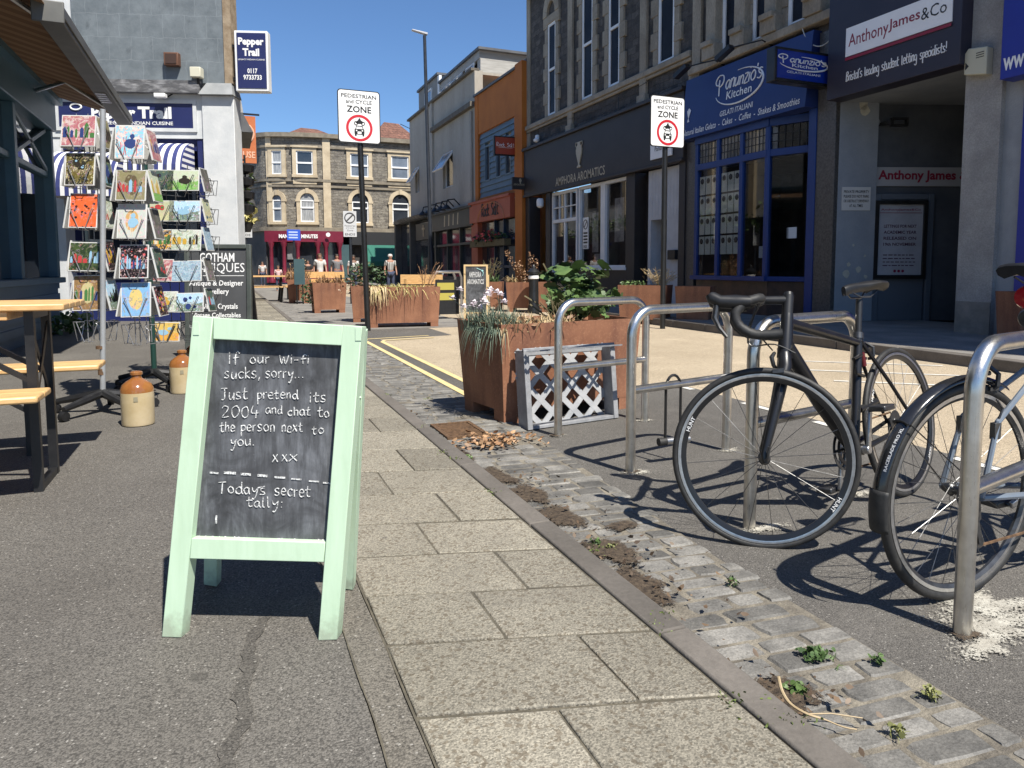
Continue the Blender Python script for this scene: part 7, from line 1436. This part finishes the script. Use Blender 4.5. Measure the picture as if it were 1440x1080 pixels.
b = MB(); b.cyl((0, 0, .12), (.085, -.037, 1.95), .017, 12); b.put('pole', mat('grey_pole', (.33, .34, .35), (.42, .43, .43), 8, .45, metal=.3), rk)
b = MB(); b.lathe([(.018, .42), (.027, .42), (.027, .44), (.018, .44)], 12); b.lathe([(.018, .25), (.022, .25), (.022, .29), (.018, .29)], 12); b.put('collar', 'rust', rk)
zL = [(_C + ray(150, y_) * 4.85).z for y_ in (187, 241, 300, 361, 417)]; zR = [(_C + ray(150, y_) * 4.85).z for y_ in (204, 262, 315, 371, 426)]
oL, oR = _C + ray(127, 300) * 4.95, _C + ray(194, 300) * 4.95; fa = math.atan2(-_R.y, _R.x) * -1 + R(4)
P_, Q_, S_ = (.135, .175), (.15, .15), (.12, .17)
tower(rk, oL, fa, zL, .165, 1, {(0, 0): [('pink', .172, .172), ('dark', .15, .18), ('orange', .145, .19), ('fern', .172, .16), ('brown', .15, .195)], (1, 0): [('olive', .12, .17), ('forest', .12, .17), ('wgreen', .12, .17), ('fruit', .12, .17), ('skyc', .12, .17)], (3, 0): [('grey', .12, .17)] * 5, (2, 0): [('grey', .13, .18)] * 5}, 'a', 'left silver column', .52, 'wire_white')
tower(rk, oR, fa + R(3), zR, .165, 1, {(0, 0): [('cyan', .145, .185), ('olive', .15, .17), ('hare', .145, .19), ('fruit', .145, .185), ('island', .15, .19)], (1, 0): [('pink', .12, .17), ('meadow', .12, .17), ('grey', .12, .17), ('forest', .12, .17), ('fruit', .12, .17)], (3, 0): [('grey', .12, .17)] * 5, (2, 0): [('grey', .13, .18)] * 5}, 'b', 'right silver column', .5, 'wire_white')
b2 = G(218, 545, PZ); rk2 = rack(b2, 'dark green wire card rack standing behind the silver one', .1, 1, None)
b = MB(); b.cyl((0, 0, .12), (0, 0, 1.8), .02, 12); b.put('pole', mat('dark_green_pole', (.012, .045, .035), rough=.4), rk2)
d2 = 6.05; zs2 = [(_C + ray(250, y_) * d2).z for y_ in (254, 296, 336, 379, 422, 463)]; o2 = _C + ray(257, 300) * (d2 + .1)
tower(rk2, o2, fa, zs2, .40, 2, {(0, 0): [('forest', .19, .14), ('pale', .19, .14), ('swirl', .15, .14), ('pink', .14, .15), ('wgreen', .18, .14), ('sun', .19, .13)], (0, 1): [('meadow', .2, .14), ('skyc', .2, .14), ('wgreen', .19, .14), ('blue', .19, .14), ('skyc', .19, .13), None], (1, 0): [('grey', .12, .16), ('pale', .12, .16), ('blue', .12, .16), ('grey', .12, .16), ('forest', .12, .16)], (3, 1): [('pink', .13, .19), ('grey', .13, .17), ('olive', .13, .18), ('fern', .13, .18), ('fruit', .13, .2)]}, 'c', ['green rack, left half', 'green rack, right half'], .42, 'wire')
# ================================================================ STONEWARE FLAGONS
def flagon(px, py, dep, sc, label):
    q = G(px, py, PZ); t = thing('flagon', label, 'stoneware jar', trans(q.x, q.y, PZ), 'brown and cream stoneware flagons'); s = sc
    b = MB(); b.lathe([(r_ * s, z * s) for r_, z in [(.085, 0), (.093, .006), (.096, .02), (.097, .20), (.0965, .215)]], 28); b.put('body', mat('cream_stoneware', (.44, .345, .19), (.54, .44, .28), 6, .18, coat=.4), t)
    b = MB(); b.lathe([(r_ * s, z * s) for r_, z in [(.0965, .215), (.0955, .235), (.085, .262), (.06, .285), (.038, .298), (.03, .305), (.028, .32), (.036, .327), (.036, .343), (.028, .347), (.018, .345), (.016, .31)]], 28); b.put('neck', mat('brown_salt_glaze', (.24, .09, .025), (.38, .18, .055), 5, .15, coat=.6), t)
    b = MB(); b.box(-.012 * s, .012 * s, -.0995 * s, -.0975 * s, .165 * s, .195 * s); o = b.put('stamp', mat('stamp_ink', (.28, .25, .17), rough=.3), t)
flagon(195, 597, 0, .94, 'brown topped cream flagon in front of the castor base, nearest of three')
flagon(258, 552, 0, .94, 'brown topped cream flagon just left of the green chalkboard')
flagon(278, 528, 0, .94, 'brown topped flagon mostly hidden behind the green chalkboard')
# ================================================================ PUB TABLE
tb_ = thing('pub_table', 'folding beer table with varnished pine top and black steel legs between two benches', 'table', trans(-.62, 3.78, PZ))
zt_ = .80
def boards(b, x0, x1, y0, y1, z0, z1, n):
    wv = (y1 - y0) / n
    for k in range(n): b.box(x0, x1, y0 + k * wv + .002, y0 + (k + 1) * wv - .002, z0, z1)
b = MB(); boards(b, -2.2, .0, -.24, .26, zt_ - .028, zt_, 4); b.put('tabletop', 'wood', tb_, bevel=.006)
b = MB(); b.box(-.30, -.2, -.22, .24, zt_ - .065, zt_ - .029); b.box(-2.0, -1.9, -.22, .24, zt_ - .065, zt_ - .029); b.put('batten', 'wood', tb_, bevel=.004)
for x_ in (-.14, -2.0):
    b = MB()
    for y_ in (-.15, .15): b.bar((x_, y_, zt_ - .03), (x_, y_, .0), .034, .034)
    b.bar((x_, -.15, .015), (x_, .15, .015), .03, .03); b.bar((x_, -.15, zt_ - .05), (x_, .15, zt_ - .05), .03, .03); b.bar((x_ , -.14, zt_ - .1), (x_, .14, zt_ - .42), .006, .028); b.bar((x_ + .006, .14, zt_ - .1), (x_ + .006, -.14, zt_ - .42), .006, .028)
    for y_ in (-.15, .15): b.bar((x_, y_, zt_ - .33), (x_ - (.45 if x_ > -1 else -.45), y_ * .9, zt_ - .04), .02, .02)
    b.put('leg_frame', 'matt_black', tb_)
def bench(x_, y_, label):
    t = thing('pub_bench', label, 'bench', trans(x_, y_, PZ), 'pine benches of the beer table'); z = .45
    b = MB(); boards(b, -2.2, 0, -.125, .125, z - .028, z, 2); b.put('seat', 'wood', t, bevel=.008)
    for xx in (-.32, -1.9):
        b = MB()
        for yy in (-.08, .08): b.bar((xx, yy, z - .03), (xx, yy, 0), .03, .03)
        b.bar((xx, -.08, .013), (xx, .08, .013), .026, .026); b.bar((xx, 0, .2), (xx - .3, 0, z - .04), .02, .02); b.put('leg_frame', 'matt_black', t)
qn, qf = _C + ray(62, 540) * 2.93, _C + ray(139, 505) * 3.75
bench(qn.x, qn.y, 'nearest pine bench on the camera side of the beer table'); bench(qf.x, qf.y + .1, 'pine bench on the far side of the beer table by the card rack')
# ================================================================ ANTIQUES BOARD
dG = 7.3; gc = _C + ray(303, 400) * dG
gb = thing('pavement_board', 'dark grey antiques pavement board with white lettering behind the card racks', 'sandwich board', frame(gc.x, gc.y, PZ, _R.x, _R.y + .06)); k = dG / 1020; X = lambda px: (px - 303) * k; Zp = lambda py: (_C + ray(303, py) * dG).z - PZ
b = MB(); b.M = Matrix.Rotation(R(-4), 4, 'X'); b.frame_rect(X(258), X(350), .08, Zp(343), .045, -.02, .03); b.box(X(258), X(258) + .05, -.02, .03, 0, .08); b.box(X(350) - .05, X(350), -.02, .03, 0, .08); b.put('frame', mat('dark_sage_frame', (.05, .06, .055), (.08, .09, .082), 6, .5), gb, bevel=.006)
b = MB(); b.M = Matrix.Rotation(R(-4), 4, 'X'); b.box(X(264), X(344), -.004, .01, .1, Zp(348)); p = b.put('panel', mat('dark_grey_panel', (.062, .064, .068), (.08, .082, .086), 3, .5), gb)
b = MB(); b.M = Matrix.Rotation(R(-4), 4, 'X')
for t_, xa, xb, ya_, yb_, bo_ in [('GOTHAM', 279, 327, 368, 355, .015), ('ANTIQUES', 264, 341, 385, 369.5, .0), ('Antique & Designer', 264, 339, 404, 394, .02), ('Jewellery', 283, 319, 416, 406, .02), ('Fossils & Crystals', 271, 331, 437, 427, .02), ('Vintage Collectables', 268, 335, 449, 440, .02)]: text(b, t_, X(xa), X(xb), Zp(ya_), Zp(yb_), -.007, bo_)
b.box(X(268), X(340), -.007, -.005, Zp(388), Zp(387.2)); b.put('lettering', 'sign_white', p); b = MB(); b.bar((X(262), .3, 0), (X(262), .08, Zp(360)), .04, .03); b.bar((X(346), .3, 0), (X(346), .08, Zp(360)), .04, .03); b.put('rear_leg', 'matt_black', gb)
# ================================================================ FAR STREET FURNITURE
def far_bench(a, c, zt, label, slat=.13):
    a, c = Vector(a), Vector(c); t = thing('wooden_bench', label, 'bench', frame(a.x, a.y, 0, *(c - a)[:2]), 'pale wooden benches down the street'); L_ = (c - a).length
    b = MB(); b.box(0, L_, 0, .04, zt - .2, zt); b.box(0, L_, 0, .04, zt - .36, zt - .23); p = b.put('backrest', 'wood', t); b = MB(); b.box(0, L_, -.5, -.02, .42, .46); b.put('seat', 'wood', t); b = MB()
    for x_ in (.1, L_ - .1): b.box(x_ - .03, x_ + .03, -.45, -.4, 0, .42); b.box(x_ - .03, x_ + .03, .0, .05, 0, zt - .1)
    b.put('legs', 'matt_black', t)
far_bench(AY(563, 386, 15.2), AY(622, 387, 14.8), .87, 'pale wooden bench behind the long planter')
far_bench(AY(404, 386, 24.5), AY(484, 386, 24.0), .88, 'long pale wooden bench behind the square planter')
qa = AY(352, 391, 23); pt = thing('picnic_table', 'narrow wooden pub table with benches far down the left side', 'table', trans(qa.x, qa.y, 0)); b = MB(); b.box(-.3, 1.05, -.3, .3, .74, .78); b.put('tabletop', 'wood', pt); b = MB(); b.box(-.2, 1.05, -.75, -.5, .44, .47); b.box(-.3, 1.0, .5, .75, .44, .47); b.put('bench_seat', 'wood', pt); b = MB()
for x_ in (0, .8):
    for y_ in (-.62, -.2, .2, .62): b.bar((x_, y_, 0), (x_ + .05, y_ * .9, .74 if abs(y_) < .5 else .44), .04, .04)
b.put('leg', 'matt_black', pt)
qa = AY(630, 393, 13.8); bk = thing('yellow_board', 'small dark board with yellow bands beside the long planter', 'sandwich board', frame(qa.x - .1, qa.y, 0, 1, 0)); b = MB(); b.box(-.15, .32, 0, .03, .1, .78); b.put('panel', 'matt_black', bk); b = MB(); b.box(-.12, .22, -.005, 0, .58, .72); b.box(-.12, .22, -.005, 0, .38, .52); b.put('band', mat('yellow_vinyl', (.42, .36, .07), rough=.5), bk)
for i in range(2):
    qa = AY(632 + 9 * i, 393, 15.5 + i * .3); t = thing('cycle_hoop', ('left' if i == 0 else 'right') + ' small silver cycle hoop behind the yellow banded board', 'cycle stand', frame(qa.x - .1, qa.y, 0, 1, .2), 'small silver cycle hoops'); b = MB(); b.tube([(-.25, 0, 0), (-.25, 0, .8), (-.2, 0, .92), (.2, 0, .92), (.25, 0, .8), (.25, 0, 0)], .03, 8); b.put('hoop', 'rim_silver', t)
qa = AY(421, 385, 21); t = thing('menu_board', 'dark teal upright menu board between the planters on the left', 'sign', trans(qa.x, qa.y, 0)); b = MB(); b.box(-.14, .14, -.03, .03, .55, 1.25); b.put('board', 'teal_dark', t); b = MB(); b.cyl((-.08, 0, 0), (-.08, 0, .55), .02); b.cyl((.08, 0, 0), (.08, 0, .55), .02); b.put('post', 'black', t)
qa = AY(413, 331, 40); t = thing('blue_sign', 'small blue road sign with pale lettering in front of the maroon shopfront', 'road sign', trans(qa.x, qa.y, 0)); b = MB(); b.cyl((0, .05, 0), (0, .05, qa.z + .2), .05, 8); b.put('post', 'lamp_grey', t); b = MB(); b.box(-.33, .33, -.02, .02, qa.z - .26, qa.z + .3); p = b.put('plate', mat('motorway_blue', (.03, .10, .55), rough=.4), t); b = MB()
for k_ in range(3): b.box(-.25, .2, -.024, -.02, qa.z - .15 + k_ * .14, qa.z - .08 + k_ * .14)
b.put('print', mat('pale_blue_print', (.45, .55, .8), rough=.4), p)
# ================================================================ PEOPLE
def cloth(n, c): return mat(n, c, tuple(min(1, x * 1.2) for x in c), 9, .85)
M['skin'] = mat('skin', (.30, .15, .10), (.36, .19, .13), 6, .55); M['skin_dark'] = mat('brown_skin', (.16, .08, .05), (.2, .1, .065), 6, .55)
def person(px, y, htop, label, shirt, legs, hair, skin='skin', turn=180, pose='stand', bare=True, skirt=False, hair_long=False):
    q = AY(px, 376, y); H_ = AY(px, htop, y).z; k = H_ / 1.70; t = thing('person', label, 'person', Matrix.Translation((q.x, q.y, 0)) @ rotz(R(turn)) @ Matrix.Scale(k, 4), 'people at the far end of the street')
    sw = .1 if pose == 'walk' else 0
    J = dict(pelvis=(0, 0, .95, (.14, .10)), waist=(0, 0, 1.10, (.125, .09)), chest=(0, 0, 1.28, (.16, .11)), sh=(0, 0, 1.41, (.11, .08)), neck=(0, .01, 1.49, .052), head1=(0, .025, 1.55, .075), head2=(0, .02, 1.63, .088), head3=(0, .005, 1.66, .07))
    E = [('pelvis', 'waist'), ('waist', 'chest'), ('chest', 'sh'), ('sh', 'neck'), ('neck', 'head1'), ('head1', 'head2'), ('head2', 'head3')]
    for s, n in ((-1, 'l'), (1, 'r')):
        fwd_ = sw * s
        J.update({'hip' + n: (s * .09, 0, .90, .095), 'knee' + n: (s * .10, .03 + fwd_ * .8, .50, .06), 'ank' + n: (s * .10, fwd_ * 1.6 - .01, .08, .04), 'toe' + n: (s * .11, .13 + fwd_ * 1.6, .035, .035), 'shd' + n: (s * .18, 0, 1.40, .058), 'elb' + n: (s * .24, -.03 + (.06 if pose == 'arms' else 0) - fwd_ * .8, 1.12, .043), 'wri' + n: (s * (.25 if pose != 'arms' else .06), .08 - fwd_ + (.18 if pose == 'arms' else 0), .90 if pose != 'arms' else 1.12, .03), 'hnd' + n: (s * (.25 if pose != 'arms' else .0), .11 - fwd_ + (.2 if pose == 'arms' else 0), .81 if pose != 'arms' else 1.14, .034)})
        E += [('pelvis', 'hip' + n), ('hip' + n, 'knee' + n), ('knee' + n, 'ank' + n), ('ank' + n, 'toe' + n), ('sh', 'shd' + n), ('shd' + n, 'elb' + n), ('elb' + n, 'wri' + n), ('wri' + n, 'hnd' + n)]
    me = skin_mesh('body', J, E, [skin], 1); o = bpy.data.objects.new('body', me); COL.objects.link(o); o.parent = t
    g_ = lambda ks, f: {kk: J[kk][:3] + (tuple(x * f for x in J[kk][3]) if isinstance(J[kk][3], tuple) else J[kk][3] * f,) for kk in ks}
    top = g_(['pelvis', 'waist', 'chest', 'sh'], 1.13); E2 = [('pelvis', 'waist'), ('waist', 'chest'), ('chest', 'sh')]
    for n, s in (('l', -1), ('r', 1)):
        top.update(g_(['shd' + n], 1.3)); a_, c_ = Vector(J['shd' + n][:3]), Vector(J['elb' + n][:3]); e_ = a_.lerp(c_, .75); top['slv' + n] = tuple(e_) + (.062,); E2 += [('sh', 'shd' + n), ('shd' + n, 'slv' + n)]
    if skirt: top['hem'] = (0, 0, .55, (.21, .17)); E2.append(('pelvis', 'hem'))
    me = skin_mesh('shirt', top, E2, [shirt], 1); o = bpy.data.objects.new('dress' if skirt else 'shirt', me); COL.objects.link(o); o.parent = t
    if legs:
        tr = g_(['pelvis', 'hipl', 'hipr', 'kneel', 'kneer', 'ankl', 'ankr'], 1.18); me = skin_mesh('trousers', tr, [('pelvis', 'hipl'), ('pelvis', 'hipr'), ('hipl', 'kneel'), ('hipr', 'kneer'), ('kneel', 'ankl'), ('kneer', 'ankr')], [legs], 1); o = bpy.data.objects.new('trousers', me); COL.objects.link(o); o.parent = t
    if hair:
        b = MB(); b.M = Matrix.Translation((0, -.015, 1.625)); b.lathe([(.098, -.02), (.104, .03), (.085, .075), (.045, .1), (.01, .105)], 14); 
        if hair_long: b.lathe([(.03, -.2), (.085, -.14), (.092, -.02)], 12, mat4=trans(0, -.045, 0))
        b.put('hair', hair, t)
    b = MB()
    for s in (-1, 1): b.box(s * .03 - .01, s * .03 + .01, .098, .105, 1.625, 1.635)
    b.put('eyes', 'ink', t); b = MB(); b.hexa([(-.012, .1, 1.585), (.012, .1, 1.585), (.012, .125, 1.588), (-.012, .125, 1.588)], [(-.006, .1, 1.625), (.006, .1, 1.625), (.006, .106, 1.622), (-.006, .106, 1.622)]); b.put('nose', skin, t)
    return t
hd, hb_, hg = mat('dark_hair', (.02, .014, .01), rough=.6), mat('brown_hair', (.08, .045, .025), rough=.6), mat('white_hair', (.52, .50, .48), rough=.7)
M['tee_white'] = cloth('white_cotton', (.50, .49, .48)); M['tee_grey'] = cloth('grey_cotton', (.16, .16, .17)); M['tee_black'] = cloth('black_cotton', (.02, .02, .022)); M['denim'] = cloth('dark_denim', (.04, .05, .09))
def stripe_shirt():
    m, nt, N, L, p = newmat('striped_shirt'); t = N.new('ShaderNodeTexCoord'); s = N.new('ShaderNodeSeparateXYZ'); L.new(t.outputs['Object'], s.inputs[0]); L.new(mixrgb(nt, math_n(nt, 'GREATER_THAN', math_n(nt, 'FRACT', math_n(nt, 'MULTIPLY', s.outputs[0], 13)), .68), (.46, .45, .43), (.04, .035, .04)), p.inputs['Base Color']); p.inputs['Roughness'].default_value = .9; return m
M['stripe_shirt'] = stripe_shirt()
person(450, 30, 357, 'woman in a white short sleeved dress walking towards the camera', 'tee_white', None, hb_, skirt=True, pose='walk', hair_long=True)
person(474, 31, 358, 'man in a grey t-shirt with short dark hair beside the woman in white', 'tee_grey', 'denim', hd, pose='walk')
person(497, 29, 359, 'dark haired woman in a white top behind the narrow planter', 'tee_white', 'denim', hd, 'skin_dark', hair_long=True)
person(549, 28, 358, 'white haired man in a black and white striped shirt', 'stripe_shirt', 'denim', hg, pose='stand')
person(433, 33, 366, 'man dressed in black with folded arms by the maroon doorway', 'tee_black', 'denim', hd, pose='arms')
person(391, 33, 374, 'person in a pale pink shirt beyond the farthest planter', cloth('pale_pink_cotton', (.62, .42, .42)), 'denim', hb_)
person(369, 42, 368, 'person in white with a rucksack far off in the shade on the left', 'tee_white', 'denim', hd)
# ================================================================ LEAVES, WEEDS AND LITTER
b = MB(); rl_ = random.Random(11)
for _ in range(230):
    x_ = rl_.gauss(1.37, .11); y_ = 3.83 + .12 * (x_ - 1.3) + rl_.gauss(0, .085); x_ = min(max(x_, 1.12), 1.66); s_ = rl_.uniform(.018, .036); m_ = Euler((rl_.uniform(-.7, .7), rl_.uniform(-.7, .7), rl_.uniform(0, 6.3))).to_matrix(); c = V3(x_, y_, .03 + rl_.uniform(0, .03))
    b.add([c + m_ @ V3(*v) * s_ for v in [(0, -.6, .1), (.35, -.2, -.08), (.3, .3, .05), (0, .7, .15), (-.3, .3, .0), (-.35, -.2, .1)]], [(0, 1, 2, 3, 4, 5)])
o = tag(b.put('dead_leaves', leafmat('fallen_leaf', (.22, .11, .05), (.42, .26, .14), .5)), 'drift of brown fallen leaves lying in the gutter by the drain', 'leaves', kind='stuff')
b = MB()
for cx, cy, n, sg in ((1.12, 4.72, 26, .05), (1.15, 1.3, 22, .05), (1.2, 1.18, 18, .045), (1.18, 3.1, 40, .12), (1.24, 2.5, 46, .13), (1.25, 2.1, 46, .12), (1.2, 1.75, 30, .1)):
    for _ in range(n):
        s_ = rl_.uniform(.006, .022); m_ = Euler((rl_.uniform(-.8, .8), rl_.uniform(-.8, .8), rl_.uniform(0, 6.3))).to_matrix(); c = V3(max(1.1, cx + rl_.gauss(0, sg)), cy + rl_.gauss(0, sg * 1.4), .03 + rl_.uniform(0, .015)); b.add([c + m_ @ V3(*v) * s_ for v in [(0, -.6, .1), (.35, -.2, -.08), (.3, .3, .05), (0, .7, .15), (-.3, .3, .0), (-.35, -.2, .1)]], [(0, 1, 2, 3, 4, 5)])
tag(b.put('leaf_litter', leafmat('brown_litter', (.07, .045, .028), (.17, .115, .07), .4)), 'scattered dry leaves and bits along the kerb edge of the gutter', 'leaves', kind='stuff')
P = [G(px, py, z_) for px, py, z_ in [(1095, 952, .07), (1100, 972, .055), (1112, 990, .045), (1135, 1004, .04), (1160, 1012, .035), (1185, 1022, .03), (1205, 1026, .03)]]
tag((lambda b: (b.tube(smooth_line([tuple(p) for p in P], 4), [.0035] * 8 + [.003] * 8 + [.0018] * 9, 6), b.tube([P[3], P[3] + V3(.05, -.02, .0), P[3] + V3(.1, -.06, 0)], .0016, 5), b)[2])(MB()).put('twig', mat('pale_twig', (.36, .27, .15), (.48, .38, .24), 20, .8)), 'pale curved dry twig lying against the kerb', 'twig')
M['weed_pale'] = leafmat('pale_weed', (.12, .14, .04), (.22, .22, .08))
def weed(px, py, r_, n, label, z=.018, m='leaf'):
    q = G(px, py, z); b = MB()
    for _ in range(n): leaf_cloud(b, (q.x + rl_.gauss(0, r_ * .45), q.y + rl_.gauss(0, r_ * .45), z + .004 + rl_.uniform(0, .012)), (.012, .012, .007), 4, .0105, rnd=rl_, shell=0, shape='lobed')
    for _ in range(max(3, n // 5)): blades(b, (q.x + rl_.gauss(0, r_ * .6), q.y + rl_.gauss(0, r_ * .6), z - .005), 4, .028, .03, .0012, rnd=rl_, droop=.8, base=.008)
    tag(b.put('weed', m), label, 'weed', 'weeds in the paving joints')
weed(1150, 925, .036, 40, 'largest green weed tuft, spread over the setts near the cycle stand'); weed(1122, 972, .022, 14, 'green weed tuft beside the pale twig'); weed(1310, 978, .018, 10, 'yellowish weed tuft at the tarmac edge near the right', m='weed_pale'); weed(1232, 930, .012, 7, 'small weed at the tarmac edge right of the largest tuft'); weed(1260, 1030, .012, 6, 'tiny weed between setts near the lower right corner', m='weed_pale'); weed(838, 765, .016, 7, 'weed patch on the gutter dirt in front of the kerb'); weed(860, 770, .012, 5, 'small yellow weed beside the dirt patch', m='weed_pale'); weed(1030, 820, .014, 6, 'weed low in the gutter in front of the racing bicycle'); weed(655, 645, .03, 20, 'weed on the kerb corner below the leaf drift', z=.03)
b = MB()
for px, py in [(1030, 985), (1085, 1000), (1130, 1010), (935, 865), (925, 880), (690, 690), (620, 635), (590, 600), (840, 772), (545, 555), (640, 645), (600, 560)]:
    q = G(px, py, PZ + .004)
    for _ in range(16): leaf_cloud(b, (q.x + rl_.gauss(0, .018), q.y + rl_.gauss(0, .03), q.z), (.006, .006, .004), 2, .009, rnd=rl_, shell=0)
tag(b.put('moss', leafmat('moss_green', (.07, .10, .02), (.15, .19, .05))), 'green moss in the joints along the kerb', 'moss', kind='stuff')
b = MB()
for px, py, z_ in [(100, 462, .07), (85, 470, .07), (115, 466, .07)]: q = G(px, py, z_); leaf_cloud(b, (q.x, q.y, .2), (.25, .25, .15), 60, .12, rnd=rl_, shell=0)
tag(b.put('weed', 'leaf'), 'leafy green weed growing at the foot of the teal shop', 'weed')
